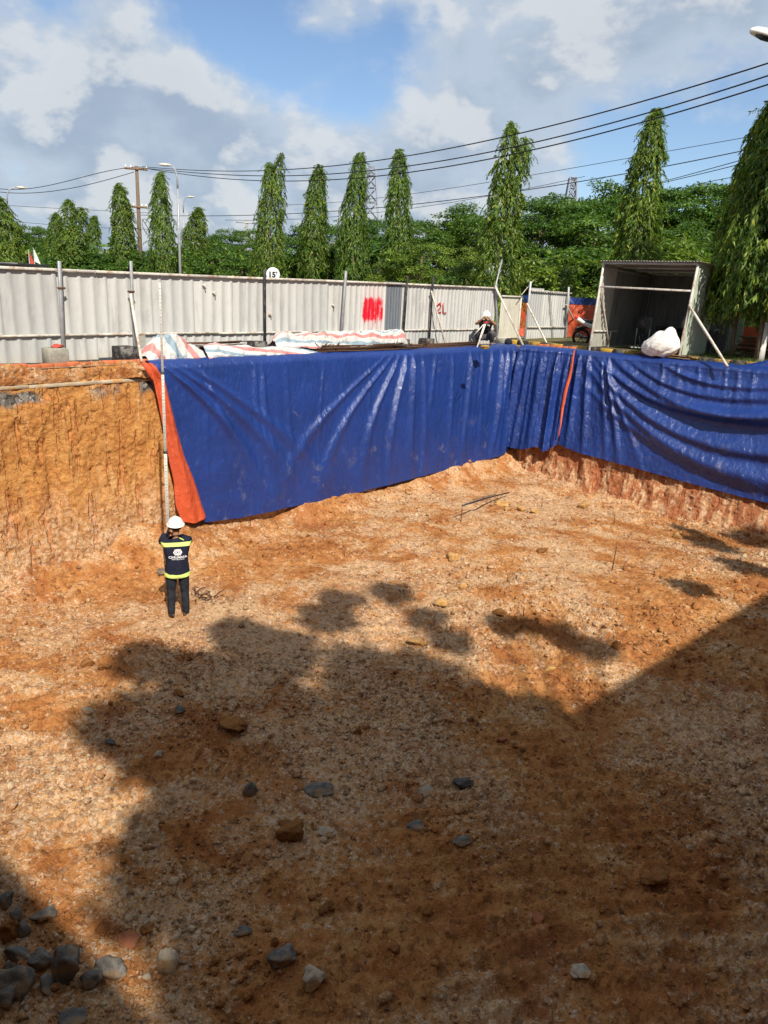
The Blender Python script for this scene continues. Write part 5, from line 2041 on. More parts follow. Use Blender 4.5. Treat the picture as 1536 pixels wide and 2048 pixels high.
def make_staff():
    b = FL(341, 1212)
    t = thing('levelling_staff', b, 'tall pale telescopic measuring staff held upright against the earth wall', 'measuring staff')
    top = np.array([b[0] + .02, b[1] + .03, b[2] + 5.03])
    d = (top - b) / np.linalg.norm(top - b)
    toc = np.array([-b[0], -b[1], 0.]); toc /= np.linalg.norm(toc)
    cuts_ = [0, 1.35, 2.55, 3.75, 5.03]
    ws = [.086, .075, .063, .052]
    for i in range(4):
        p, q = b + d * cuts_[i], b + d * cuts_[i + 1]
        MB().add(*bar(p, q, ws[i] * .7, ws[i], up=toc, b=.006)).build('staff_section', M['staff'], t)
        if i:
            MB().add(*bar(p - d * .025, p + d * .02, ws[i - 1] * .7 + .012, ws[i - 1] + .012, up=toc, b=.004)).build('joint_ring', M['black'], t)
    gr = MB()
    x, y, _ = basis(d, toc)
    L = 0.1
    while L < 4.98:
        i = int(np.searchsorted(cuts_, L)) - 1
        w = ws[i]
        k = int(round(L / .05))
        c = b + d * L + toc * (w * .5 + .0025)
        gr.add(*bar(c - d * .006, c + d * .006, w * (.30 if k % 2 else .16), .003, up=toc))
        L += .05
    kind(gr.build('graduation_marks', M['galv'], t), 'stuff')


make_staff()


def make_surveyor():
    base = G(968, 691, .03)
    t = thing('person', base, 'man in white helmet crouching on the pit edge, looking through the level on its tripod', 'person')
    az = math.atan2(base[0], base[1])
    t.rotation_euler = (0, 0, math.pi - az)
    H = {'pelvis': ((0, -.20, .30), (.125, .11)), 'spine': ((0, -.16, .46), (.12, .095)), 'chest': ((0, -.06, .62), (.145, .10)), 'neckb': ((0, .02, .72), (.08, .07)), 'neck': ((0, .06, .765), .05), 'jaw': ((0, .115, .795), (.058, .068)), 'head': ((0, .10, .86), (.072, .088)), 'crown': ((0, .085, .925), (.052, .066)),
         'ls': ((-.17, -.03, .69), .056), 'le': ((-.29, .16, .62), .043), 'lw': ((-.11, .30, .77), .031), 'lh': ((-.08, .315, .80), .027),
         'rs': ((.17, -.03, .69), .056), 're': ((.29, .16, .62), .043), 'rw': ((.11, .30, .77), .031), 'rh': ((.08, .315, .80), .027),
         'lhip': ((-.10, -.19, .27), .09), 'lk': ((-.24, .20, .40), .064), 'la': ((-.20, -.06, .08), .045), 'lt': ((-.23, .10, .03), .036),
         'rhip': ((.10, -.19, .27), .09), 'rk': ((.24, .20, .40), .064), 'ra': ((.20, -.06, .08), .045), 'rt': ((.23, .10, .03), .036)}
    E = chain('pelvis', 'spine', 'chest', 'neckb', 'neck', 'jaw', 'head', 'crown') + chain('chest', 'ls', 'le', 'lw', 'lh') + chain('chest', 'rs', 're', 'rw', 'rh') + chain('pelvis', 'lhip', 'lk', 'la', 'lt') + chain('pelvis', 'rhip', 'rk', 'ra', 'rt')
    b = skin_mesh('body', H, E)
    v, f = ico(2)
    nose = MB().add(v * np.array([.013, .018, .022]) + np.array([0, .185, .845]), f).mesh('nose', smooth=True)
    b = join_meshes('body', [b, nose] + hand((-.07, .325, .82), (.5, .3, .8), (.8, 0, -.3), 1) + hand((.07, .325, .82), (-.5, .3, .8), (-.8, 0, -.3), -1))
    link('body', b, M['skin'], t)
    face(t, (0, .105, .865))
    S = {'hem': ((0, -.20, .30), (.175, .15)), 'w': ((0, -.16, .45), (.17, .135)), 'chest': ((0, -.06, .61), (.195, .145)), 'neckb': ((0, .015, .715), (.11, .10)), 'ls': ((-.170, -.03, .685), .085), 'lm': ((-.235, .07, .652), .074), 'rs': ((.170, -.03, .685), .085), 'rm': ((.235, .07, .652), .074)}
    part_mesh(skin_mesh('shirt', S, chain('hem', 'w', 'chest', 'neckb') + chain('chest', 'ls', 'lm') + chain('chest', 'rs', 'rm')), 'shirt', M['shirt'], t)
    Tj = {'p': ((0, -.20, .30), (.15, .135)), 'lhip': ((-.10, -.19, .27), .118), 'lk': ((-.24, .20, .40), .090), 'lc': ((-.22, .06, .22), .068), 'la': ((-.20, -.05, .09), .058), 'rhip': ((.10, -.19, .27), .118), 'rk': ((.24, .20, .40), .090), 'rc': ((.22, .06, .22), .068), 'ra': ((.20, -.05, .09), .058)}
    part_mesh(skin_mesh('trousers', Tj, chain('p', 'lhip', 'lk', 'lc', 'la') + chain('p', 'rhip', 'rk', 'rc', 'ra')), 'trousers', M['grey cloth'], t)
    for sx in (-1, 1):
        v, f = ico(2)
        v = v * np.array([.048, .13, .05]); v[:, 2] = np.maximum(v[:, 2], -.03) + .03
        MB().add(v + np.array([sx * .215, .02, 0]), f).build('shoe', M['shoe'], t, True, origin=(0, 0, 0))
    helmet(t, np.array([0, .095, .895]), -.12)
    # tripod and level
    hd = Matrix.Rotation(math.pi - az, 3, 'Z') @ Vector((0, .36, .70))
    top = np.array(base) + np.array(hd)
    tr = thing('survey_tripod', [top[0], top[1], 0], 'low white-legged survey tripod with a yellow and black level on top', 'tripod')
    for i, (px, py) in enumerate(((930, 691), (954, 695), (1003, 687))):
        f_ = G(px, py, .02)
        e = top + (f_ - top) * .08
        d = f_ - e
        for o_ in (-.018, .018):
            s_ = np.cross(d, (0, 0, 1)); s_ /= np.linalg.norm(s_)
            MB().add(*bar(e + s_ * o_, e + d * .6 + s_ * o_, .020)).build('leg_rail', M['white'], tr)
        MB().add(*bar(e + d * .5, f_, .028, b=.003)).build('leg', M['lightsteel'] if i else M['darkmetal'], tr)
    MB().add(*lathe([(0, -.03), (.075, -.03), (.08, 0), (.05, .012), (0, .012)], 16, top)).build('tripod_head', M['redplastic'], tr)
    lv = thing('survey_level', top + np.array([0, 0, .012]), 'optical survey level screwed on the low tripod, held to his eye', 'survey level')
    toc = -top.copy(); toc[2] = 0; toc /= np.linalg.norm(toc)
    c = top + np.array([0, 0, .085])
    MB().add(*lathe([(0, .012), (.05, .012), (.055, .03), (.045, .045), (0, .045)], 16, top)).build('base', M['darkmetal'], lv, True)
    MB().add(*cbox(c, (.09, .09, .085), .018)).build('body', M['yellow'], lv)
    MB().add(*tube([c - toc * .09, c + toc * .07, c + toc * .075, c + toc * .12], [.020, .024, .032, .034], 14)).build('telescope', M['darkmetal'], lv, True)


make_surveyor()


# ------------------------------------------------------------------ trees
def leaf_quads(base, d, nrm, L, W, fold=.25):
    """one folded leaf per row: base point, direction, normal, length, width -> quads (tip to tip)"""
    d = d / np.linalg.norm(d, axis=1)[:, None]
    s = np.cross(d, nrm)
    s /= np.linalg.norm(s, axis=1)[:, None] + 1e-9
    n_ = np.cross(s, d)
    L = L[:, None]; W = W[:, None]
    a = base
    m = base + d * L * .45 + n_ * L * .06
    b = base + d * L - n_ * L * .08
    V = np.stack([a, m + s * W * .5, b, m - s * W * .5], 1)
    return V.reshape(-1, 3), np.arange(len(base) * 4).reshape(-1, 4)


def trunk_mesh(path, r0, r1, limbs=(), n=8):
    mb = MB()
    mb.add(*tube(path, np.linspace(r0, r1, len(path)), n))
    for p in limbs:
        mb.add(*tube(p[0], np.linspace(p[1], p[2], len(p[0])), 5, False))
    return mb


def mast_variant(seed, H=8.0, R0=.74, nclus=1150, per=23, leafL=.145, twin=False, base=.3):
    rng = np.random.default_rng(seed)
    t = rng.uniform(0, 1, nclus) ** .92
    a = rng.uniform(0, 2 * math.pi, nclus)
    prof = np.interp(t, [0, .08, .3, .6, .8, .92, 1.0], [.80, 1.0, .95, .76, .56, .34, .09]) * R0
    lob = 1 + .24 * vn(a * 1.3 + 4, t * 7 + seed, seed) + .18 * vn(a * 2.6, t * 17, seed + 3)
    rr = prof * lob * (.40 + .62 * np.sqrt(rng.uniform(0, 1, nclus)))
    bend = np.array([.16 * math.sin(seed), .12 * math.cos(seed)])
    z = base + t * (H - base)
    cx = bend[0] * t * t * 2 + .10 * np.sin(t * 5 + seed)
    cy = bend[1] * t * t * 2 + .10 * np.cos(t * 4 + seed)
    if twin:
        sp = np.clip((t - .66) / .34, 0, 1)
        sg = np.where(rng.uniform(0, 1, nclus) < .5, -1, 1)
        cx = cx + sp * sg * .30
        rr = rr * (1 - .25 * sp)
        z = z - .5 * sp * (sg > 0)
    C = np.stack([cx + rr * np.cos(a), cy + rr * np.sin(a), z], 1)
    out = np.stack([np.cos(a), np.sin(a), 0 * a], 1)
    # drooping sprays: leaves along a hanging twig
    k = per
    f = np.tile(np.linspace(0, 1, k), nclus)
    Cb = np.repeat(C, k, 0); ob = np.repeat(out, k, 0); tb = np.repeat(t, k)
    ln = np.repeat(rng.uniform(.28, .62, nclus) * np.interp(t, [0, .85, 1], [1, .9, .55]), k)
    sway = np.repeat(rng.normal(0, .12, (nclus, 3)), k, 0)
    p = Cb + ob * (.20 * np.sin(f * 2.0) * ln)[:, None] + sway * f[:, None]
    p[:, 2] += .16 * ln - ln * f ** 1.3 * .95
    N = len(p)
    side = rng.normal(0, 1, (N, 3))
    d = np.stack([ob[:, 0] * .35, ob[:, 1] * .35, -np.ones(N) * 1.0], 1) + side * np.array([.38, .38, .22])
    top = tb > .93
    d[top] += np.array([0, 0, .5])
    nrm = ob + rng.normal(0, .6, (N, 3)) + np.array([0, 0, .3])
    L = rng.uniform(.65, 1.15, N) * leafL * np.interp(tb, [0, .8, 1], [1.05, 1, .75])
    V, F = leaf_quads(p, d, nrm, L, L * rng.uniform(.19, .27, N))
    crown = MB().add(V, F).mesh('crown')
    path = [(bend[0] * q * q * 2 + .10 * math.sin(q * 5 + seed), bend[1] * q * q * 2 + .10 * math.cos(q * 4 + seed), H * q) for q in np.linspace(0, .95, 9)]
    path = np.array(path); path[0, :2] = path[1, :2]
    tr = trunk_mesh(path, .065, .012).mesh('trunk', smooth=True)
    return crown, tr, H


def broad_variant(seed, H=8.0, W=3.4, nclump=70, per=210, leaf=.17, crown0=.28, flat=.55, droop=.1, pad=False):
    rng = np.random.default_rng(seed)
    # clump centres on an uneven dome
    C, Rr = [], []
    for i in range(nclump):
        a = rng.uniform(0, 2 * math.pi)
        e = math.asin(rng.uniform(-.35, 1.0))
        q = rng.uniform(.45, 1.0) ** .6
        lob = 1 + .28 * math.sin(3 * a + seed) + .2 * math.sin(5 * a + 2 * seed)
        C.append((W * lob * q * math.cos(e) * math.cos(a) * .85, W * lob * q * math.cos(e) * math.sin(a) * .85, H * (crown0 + (1 - crown0) * (.42 + .52 * q * math.sin(e)))))
        Rr.append(rng.uniform(.55, 1.05) * W * .26)
    C = np.array(C); Rr = np.array(Rr)
    n = nclump * per
    idx = np.repeat(np.arange(nclump), per)
    v = rng.normal(size=(n, 3)); v /= np.linalg.norm(v, axis=1)[:, None]
    v[:, 2] = np.where(v[:, 2] < -.25, -v[:, 2] * .6, v[:, 2])
    r = (.55 + .5 * rng.uniform(0, 1, n) ** .5) * Rr[idx] * (1 + .3 * vn(v[:, 0] * 3 + idx, v[:, 1] * 3, seed))
    p = C[idx] + v * r[:, None] * np.array([1, 1, flat])
    d = v * np.array([1, 1, .4]) + rng.normal(0, .5, (n, 3)) - np.array([0, 0, droop + .2])
    nrm = np.array([0, 0, 1.0]) + v * .8 + rng.normal(0, .45, (n, 3))
    L = rng.uniform(.7, 1.25, n) * leaf
    V, F = leaf_quads(p, d, nrm, L, L * rng.uniform(.45, .62, n))
    crown = MB().add(V, F).mesh('crown')
    th = H * (crown0 + .12)
    path = np.array([(.0, 0, 0), (.08 * math.sin(seed), .05, th * .5), (.18 * math.sin(seed), .1, th), (.1, .1, H * .75)])
    limbs = []
    for i in range(0, nclump, 5):
        s = path[2] + (path[3] - path[2]) * rng.uniform(0, .7)
        e = C[i]
        m = (s + e) / 2 + np.array([0, 0, -.15 * H * rng.uniform(0, .4)])
        limbs.append((np.array([s, m, e]), .055 * H / 8, .015))
    tr = trunk_mesh(path, .16 * H / 8, .05, limbs).mesh('trunk', smooth=True)
    return crown, tr, H


def plant_tree(name, var, P, H, wid, rot, leafm, label, cat, group=None, barkm='bark'):
    crown, tr, H0 = var
    t = thing(name, P, label, cat, group)
    for me, nm, m in ((tr, 'trunk', M[barkm]), (crown, 'crown', leafm)):
        if not me.materials:
            me.materials.append(m)
        elif me.materials[0] != m:
            me = me.copy(); me.materials[0] = m
        o = bpy.data.objects.new(nm, me)
        COL.objects.link(o)
        o.parent = t
        ORG[o.name] = ORG[t.name]
    t.rotation_euler = (0, 0, rot)
    t.scale = (wid, wid, H / H0)
    return t


def top_at(px, py, R):
    P = GR(px, py, R)
    return np.array([P[0], P[1], 0]), P[2]


MAST = [mast_variant(1), mast_variant(2, twin=True), mast_variant(3, R0=.68), mast_variant(4, R0=.80), mast_variant(5, R0=.62), mast_variant(6, R0=.78, twin=True), mast_variant(7, R0=.70)]
rows = [  # top pixel, range, variant, width, label
    (6, 392, 47, 3, 1.15, 'columnar mast tree at the left edge of the row, next to the far lamp head'),
    (104, 424, 52, 2, 1.0, 'slim columnar mast tree with a low top at the left, pressed against a twin-topped one'),
    (133, 398, 50, 1, 1.35, 'twin-topped broad columnar mast tree above the left end of the hoarding'),
    (179, 430, 55, 4, 1.05, 'shortest slim columnar mast tree right of the twin-topped one at the left'),
    (241, 367, 48, 2, 1.15, 'columnar mast tree just left of the wooden utility pole'),
    (318, 342, 46, 6, 1.0, 'columnar mast tree between the wooden utility pole and the curved lamp post'),
    (390, 415, 52, 3, 1.25, 'low dense columnar mast tree just right of the curved lamp post'),
    (541, 304, 40, 5, 1.0, 'fork-topped columnar mast tree behind the round 15 T sign'),
    (632, 330, 41, 6, 1.12, 'lowest of the four evenly spaced columnar mast trees in the middle'),
    (711, 304, 39, 0, 1.0, 'columnar mast tree just left of the lattice pylon'),
    (803, 296, 37, 6, 1.02, 'columnar mast tree just right of the lattice pylon'),
    (1019, 243, 29.5, 1, 1.06, 'tall columnar mast tree with two tips behind the crouching man'),
    (1303, 211, 29.5, 4, 1.2, 'tall leaning columnar mast tree rising behind the open shed'),
]
for i, (px, py, R, vi, w, lab) in enumerate(rows):
    P, H = top_at(px, py, R)
    plant_tree('mast_tree', MAST[vi], P, H, w, i * 1.37 + (0 if vi != 1 else -i * 1.37 + math.atan2(P[1], P[0]) - math.pi / 2 + .2), M['leafmast'], lab, 'tree', 'row of columnar mast trees')
NEAR1 = mast_variant(11, H=7.2, R0=1.08, nclus=1500, per=17, leafL=.19, base=1.35)
NEAR2 = mast_variant(12, H=7.2, R0=1.02, nclus=1500, per=17, leafL=.19, base=1.5)
P = G(1466, 716, .12)
plant_tree('mast_tree', NEAR1, P, 6.3, .78, .6, M['leafmast'], 'dark shaded mast tree with a brown trunk beside the open shed', 'tree', 'row of columnar mast trees')
P = G(1517, 722, .12)
t2 = plant_tree('mast_tree', NEAR2, P, 7.4, 1.05, 2.1, M['leafmast'], 'nearest mast tree with a whitewashed trunk, cut by the right edge', 'tree', 'row of columnar mast trees')
P = P + np.array([0, 0, -.1])
MB().add(*tube([P + np.array([0, 0, .05]), P + np.array([.0, 0, .5]), P + np.array([.03, 0, 1.1])], [.135, .122, .116], 10)).build('whitewash', M['sack'], None, True)
ww = bpy.data.objects['whitewash']
ww.parent = t2
ww.matrix_parent_inverse = (Matrix.Translation(t2.location) @ t2.rotation_euler.to_matrix().to_4x4() @ Matrix.Diagonal((*t2.scale, 1))).inverted()

BROAD = [broad_variant(21), broad_variant(22, W=3.0, nclump=60), broad_variant(23, W=3.8, nclump=80, flat=.45), broad_variant(24, W=2.6, H=6, nclump=50, crown0=.12, leaf=.15)]
SHRUB = [broad_variant(31, H=3.0, W=1.7, nclump=34, per=170, leaf=.13, crown0=.0), broad_variant(32, H=3.0, W=2.0, nclump=38, per=170, leaf=.15, crown0=.0, flat=.7)]
trees = [  # top px, py, range, variant, width, label
    (30, 446, 66, 1, .9, 'dark leafy tree at far left between the two leftmost mast trees'),
    (62, 440, 64, 0, .8, 'leafy tree above the little flags at the left'),
    (92, 470, 60, 3, 1.0, 'low leafy tree behind the flags, right of the leafy one above them'),
    (205, 484, 62, 3, 1.1, 'low tree filling the gap left of the wooden utility pole'),
    (290, 486, 60, 3, 1.2, 'low tree behind the foot of the wooden utility pole'),
    (430, 462, 62, 1, 1.0, 'dark tree right of the curved lamp post, left of a far pole'),
    (485, 452, 66, 2, .9, 'dark tree with a rounded top left of the fork-topped mast tree'),
    (597, 446, 60, 1, .9, 'dark tree behind the gap left of the lowest middle mast tree'),
    (665, 432, 58, 0, .8, 'dark tree peeking out between the lowest mast tree and the next'),
    (756, 428, 56, 2, .9, 'dark tree at the foot of the lattice pylon'),
    (850, 432, 54, 2, .95, 'dark tree right of the pylon, behind the pale branching one'),
    (925, 398, 50, 1, 1.0, 'dark tree with a pointed top left of the two-tipped mast tree'),
    (968, 412, 48, 0, .9, 'dark tree half hidden by the two-tipped mast tree'),
    (1092, 392, 47, 2, 1.0, 'green spreading tree just right of the two-tipped mast tree'),
    (1150, 370, 50, 0, 1.05, 'green spreading tree between the two tall mast trees, highest there'),
    (1228, 352, 54, 1, .95, 'tall dark tree against the sky just left of the leaning mast tree'),
    (1205, 402, 44, 3, 1.3, 'lighter spreading tree in front of the wood, left of the open shed roof'),
    (1345, 372, 50, 2, .95, 'spreading tree just right of the leaning mast tree'),
    (1400, 352, 52, 0, 1.1, 'tall spreading tree above the roof of the open shed'),
    (1452, 352, 50, 2, 1.0, 'spreading tree behind the shaded mast tree on the right'),
    (1385, 432, 42, 1, .8, 'smaller green tree close behind the open shed roof'),
    (1520, 380, 48, 1, 1.0, 'spreading tree behind the nearest mast tree at the right edge'),
    (1290, 440, 44, 3, 1.3, 'leafy tree behind the trunk of the leaning mast tree'),
]
for i, (px, py, R, vi, w, lab) in enumerate(trees):
    P, H = top_at(px, py, R)
    plant_tree('broad_tree', BROAD[vi], P, H, w * H / BROAD[vi][2] * 1.05 + .15, i * 2.1, M['leafbroad'], lab, 'tree', 'broad trees behind the hoarding')
shr = [
    (50, 505, 54, 0, 1.3, 'b', 'shrub at the left end behind the hoarding, under the flags'),
    (150, 500, 50, 1, 1.3, 'b', 'shrub under the twin-topped mast tree'),
    (215, 510, 48, 0, 1.3, 'b', 'shrub between the shortest mast tree and the one by the pole'),
    (290, 505, 48, 1, 1.2, 'b', 'shrub behind the foot of the curved lamp post'),
    (345, 515, 47, 0, 1.2, 'b', 'shrub right below the curved lamp post'),
    (430, 490, 50, 1, 1.4, 'b', 'wide shrub right of the low dense mast tree'),
    (480, 498, 46, 0, 1.4, 'b', 'shrub just left of the fork-topped mast tree'),
    (588, 500, 44, 1, 1.3, 'b', 'shrub right of the round 15 T sign'),
    (668, 490, 43, 0, 1.3, 'b', 'shrub between the lowest middle mast tree and the next'),
    (757, 478, 44, 1, 1.4, 'b', 'dark shrub filling the gap below the pylon'),
    (845, 462, 36, 3, .75, 'p', 'pale yellow-green branching tree right of the last middle mast tree'),
    (905, 470, 37, 3, .70, 'p', 'pale yellow-green tree left of the two-tipped mast tree'),
    (930, 520, 33, 0, 1.1, 'b', 'dark shrub behind the crouching man'),
    (1085, 515, 34, 1, 1.2, 'p', 'leafy shrub above the cream gate panel'),
    (1145, 505, 36, 0, 1.4, 'p', 'leafy shrub above the motorbike'),
    (1195, 490, 38, 1, 1.4, 'b', 'shrub left of the open shed'),
    (1400, 478, 34, 1, 1.2, 'p', 'dry-looking pale shrub right of the open shed roof'),
    (1340, 470, 36, 0, 1.2, 'b', 'shrub behind the right half of the shed roof'),
    (1250, 500, 36, 0, 1.3, 'b', 'shrub behind the left half of the shed roof'),
    (1445, 520, 30, 0, 1.2, 'b', 'shrub in the shade behind the brown-trunked mast tree'),
]
for i, (px, py, R, vi, w, pm, lab) in enumerate(shr):
    P, H = top_at(px, py, R)
    v = BROAD[3] if vi == 3 else SHRUB[vi]
    plant_tree('shrub' if vi != 3 else 'broad_tree', v, P, H, w * (H / v[2] if vi != 3 else .95), i * 1.9, M['leafpale'] if pm == 'p' else M['leafbroad'], lab, 'shrub' if vi != 3 else 'tree', 'shrubs and low trees behind the hoarding')
hedge = MB()
rngG = np.random.default_rng(77)
ang = rngG.uniform(-.62, .62, 46000)
Rg = rngG.uniform(52, 75, 46000)
hz = rngG.uniform(0, 1, 46000) ** .8 * (3.2 + 1.2 * fbm(ang * 30, Rg * .1, 3, 5))
p = np.stack([np.sin(ang) * Rg, np.cos(ang) * Rg, hz], 1)
dd = rngG.normal(0, 1, (46000, 3)); nn_ = rngG.normal(0, .6, (46000, 3)) + np.array([0, -.5, 1])
Lh = rngG.uniform(.3, .6, 46000)
hedge.add(*leaf_quads(p, dd, nn_, Lh, Lh * .6))
kind(hedge.build('undergrowth', M['leafbroad']), 'stuff')

# ------------------------------------------------------------------ poles, lamps, cables, pylons, sign
def lamp_post(px, py_top, py_foot, R, arm_px, label):
    P, H = top_at(px, py_top, R)
    Q = GR(px + 7, py_foot, R)
    t = thing('lamp_post', (P[0], P[1], 0), label, 'street lamp')
    MB().add(*tube([(P[0], P[1], 0), (P[0], P[1], H * .5), (P[0], P[1], H * .86)], [.085, .07, .05], 8)).build('pole', M['galv'], t, True)
    hd = GR(px + arm_px, py_top - 4, R)
    d = np.array([hd[0] - P[0], hd[1] - P[1], 0])
    path = [np.array([P[0], P[1], H * .86]) + d * a + np.array([0, 0, b]) for a, b in ((0, 0), (.02, H * .07), (.25, H * .125), (.7, H * .15), (1.0, H * .155))]
    MB().add(*tube(path, [.05, .045, .04, .035, .035], 8)).build('arm', M['galv'], t, True)
    v, f = ico(2)
    v = v * np.array([.34, .13, .08])
    ang_ = math.atan2(d[1], d[0])
    MB().add(v @ rotm('Z', ang_).T + path[-1] + d / np.linalg.norm(d) * .25, f).build('lamp_head', M['lightsteel'], t, True)
    return t


lamp_post(354, 336, 548, 44, -14, 'grey street lamp with a curved arm rising behind the hoarding')
lamp_post(12, 376, 520, 56, 22, 'distant street lamp with its head at the far left edge')
lamp_post(366, 396, 500, 70, 9, 'small distant street lamp head right of the curved lamp post')
# lamp head at the top right corner on a post outside the picture
P = GR(1524, 72, 23.0)
Q2_ = np.array([P[0] + 1.9, P[1] + .2])
t = thing('lamp_post', (Q2_[0], Q2_[1], 0), 'white street lamp head reaching in at the top right corner', 'street lamp')
MB().add(*tube([(Q2_[0], Q2_[1], 0), (Q2_[0], Q2_[1], 3), (Q2_[0], Q2_[1], P[2] - .7)], [.09, .075, .06], 10)).build('pole', M['galv'], t, True)
MB().add(*tube([(Q2_[0], Q2_[1], P[2] - .7), (Q2_[0] - .2, Q2_[1] - .06, P[2] - .25), (P[0] + .75, P[1] + .24, P[2] - .08), (P[0] + .25, P[1] + .08, P[2] - .02)], .04, 8)).build('arm', M['galv'], t, True)
v, f = ico(3)
v = v * np.array([.46, .18, .15]); v[:, 2] = np.maximum(v[:, 2], -.05)
hd_R = rotm('Z', math.atan2(.2, 1.9)) @ rotm('Y', .22)
MB().add(v @ hd_R.T + P + np.array([.12, .04, .02]), f).build('lamp_head', M['white'], t, True)
v, f = ico(2)
MB().add(v * np.array([.27, .13, .07]) @ hd_R.T + P + np.array([.08, .03, -.02]), f).build('lamp_glass', M['glass'], t, True)


def utility_pole(px, py_top, R, label, r=.14, arms=True):
    P, H = top_at(px, py_top, R)
    t = thing('utility_pole', (P[0], P[1], 0), label, 'utility pole')
    MB().add(*tube([(P[0], P[1], 0), (P[0], P[1], H * .5), (P[0], P[1], H)], [r * 1.2, r, r * .8], 8)).build('pole', M['bark'] if arms else M['concrete'], t, True)
    ax = np.array([.97, .24, 0])
    if arms:
        for dz, L in ((.2, .75), (2.6, .6)):
            c = np.array([P[0], P[1] - .12, H - dz])
            MB().add(*bar(c - ax * L, c + ax * L, .10, .12)).build('crossarm', M['wood'], t)
            for k in (-.9, -.45, .45, .9):
                MB().add(*lathe([(0, 0), (.05, 0), (.06, .06), (.03, .10), (.05, .15), (0, .16)], 8, c + ax * L * k + np.array([0, 0, .06]))).build('insulator', M['white'], t)
    else:
        c = np.array([P[0], P[1] - .1, H - .3])
        MB().add(*bar(c - ax * 1.2, c + ax * 1.2, .12)).build('crossarm', M['galv'], t)
    return P, H


PP, PH = utility_pole(273, 332, 58, 'brown wooden utility pole with crossarms at the left')
c0 = np.array([PP[0] + .45, PP[1] - .3, PH - 3.9])
tf = MB()
lp = []
for k in range(40):
    a = k * .5
    lp.append(c0 + np.array([.28 * math.cos(a) + .1, .1, .55 * math.sin(a * .83)]))
o = tf.add(*tube(lp, .014, 4)).build('cable_coil', M['cable'])
tag(o, 'untidy coil of cable hanging on the wooden utility pole', 'cable')
utility_pole(494, 440, 90, 'distant utility pole with a crossarm left of the fork-topped mast tree', .16, False)


def cable(pts, R0, R1, r, label, over=.08):
    """cable in one vertical plane through two plan points; pts are picture points along it"""
    a = GR(pts[0][0], pts[0][1], R0); b = GR(pts[-1][0], pts[-1][1], R1)
    d = (b - a)[:2]; d /= np.linalg.norm(d)
    n = np.array([-d[1], d[0], 0])
    W = np.array([Gplane(x, y, a, n) for x, y in pts])
    s = (W[:, :2] - a[:2]) @ d
    k = np.polyfit(s, W[:, 2], 3 if len(pts) > 4 else 2)
    ss = np.linspace(s.min() - over * np.ptp(s) * 0, s.max() + over * np.ptp(s), 60)
    P = np.concatenate([a[:2] + ss[:, None] * d, np.polyval(k, ss)[:, None]], 1)
    o = MB().add(*tube(P, r, 5)).build('power_cable', M['cable'])
    return tag(o, label, 'cable', 'overhead cables')


cable([(280, 335), (350, 333), (480, 345), (600, 340), (720, 327), (830, 308), (960, 282), (1050, 261), (1200, 225), (1340, 188), (1536, 129)], 58, 22, .020, 'uppermost of the three thick black cables sweeping up to the right')
cable([(276, 336), (350, 340), (450, 350), (560, 353), (680, 348), (830, 328), (1000, 300), (1200, 250), (1340, 213), (1536, 153)], 58, 22, .020, 'middle of the three thick black cables sweeping up to the right')
cable([(284, 337), (350, 343), (430, 355), (520, 363), (620, 364), (760, 352), (880, 335), (1050, 300), (1200, 264), (1340, 230), (1536, 172)], 58, 22, .020, 'lowest of the three thick black cables sweeping up to the right')
cable([(275, 334), (200, 345), (120, 367), (60, 376), (0, 378)], 58, 60, .022, 'black cable running from the wooden pole to the left edge, upper')
cable([(268, 344), (220, 358), (150, 375), (90, 384), (0, 384)], 58, 60, .022, 'black cable running from the wooden pole to the left edge, lower')
cable([(560, 410), (700, 402), (850, 384), (1000, 361), (1130, 338), (1330, 304), (1500, 273)], 62, 40, .014, 'faint thin cable crossing high behind the mast trees')
cable([(280, 430), (450, 432), (600, 424), (760, 417), (900, 402), (1050, 380), (1200, 353), (1340, 331), (1480, 304)], 60, 34, .019, 'dark cable crossing in the middle behind the mast trees')
cable([(450, 440), (600, 438), (760, 424), (860, 412), (980, 391), (1100, 368)], 64, 50, .015, 'cable just below the dark middle one, left of the wood')
cable([(1310, 367), (1400, 343), (1490, 318)], 40, 33, .016, 'upper of two short cable lengths between the two rightmost mast trees')
cable([(1310, 369), (1400, 348), (1490, 326)], 40, 33, .016, 'lower of two short cable lengths between the two rightmost mast trees')
cable([(1300, 395), (1380, 372), (1480, 352)], 40, 34, .014, 'thin cable just over the treetops at the right')
cable([(0, 410), (140, 418), (280, 425)], 64, 58, .014, 'thin cable low across the sky at the left, upper')
cable([(0, 440), (140, 452), (280, 458)], 64, 58, .014, 'thin cable low across the sky at the left, lower')


def pylon(px, py_top, py_ref, R, wid, label):
    P, H = top_at(px, py_top, R)
    P = np.array([P[0], P[1], 0.0])
    t = thing('lattice_pylon', P, label, 'pylon')
    c = .15 * R / 130
    w0, w1 = wid * 1.7, wid * .42
    def cr(z, i):
        w = w0 + (w1 - w0) * min(1, z / H * 1.05)
        sx, sy = ((-1, -1), (1, -1), (1, 1), (-1, 1))[i]
        return P + np.array([sx * w, sy * w, z])
    for i in range(4):
        MB().add(*bar(cr(0, i), cr(H, i), c * 1.5)).build('leg', M['pylon'], t)
    z = 0
    br = MB()
    while z < H - .5:
        st = max(1.3, (w0 + (w1 - w0) * z / H) * 1.9)
        z2 = min(z + st, H)
        for i in range(4):
            j = (i + 1) % 4
            br.add(*bar(cr(z, i), cr(z2, j), c)).add(*bar(cr(z, j), cr(z2, i), c)).add(*bar(cr(z2, i), cr(z2, j), c))
        z = z2
    kind(br.build('lattice', M['pylon'], t), 'stuff')
    return t


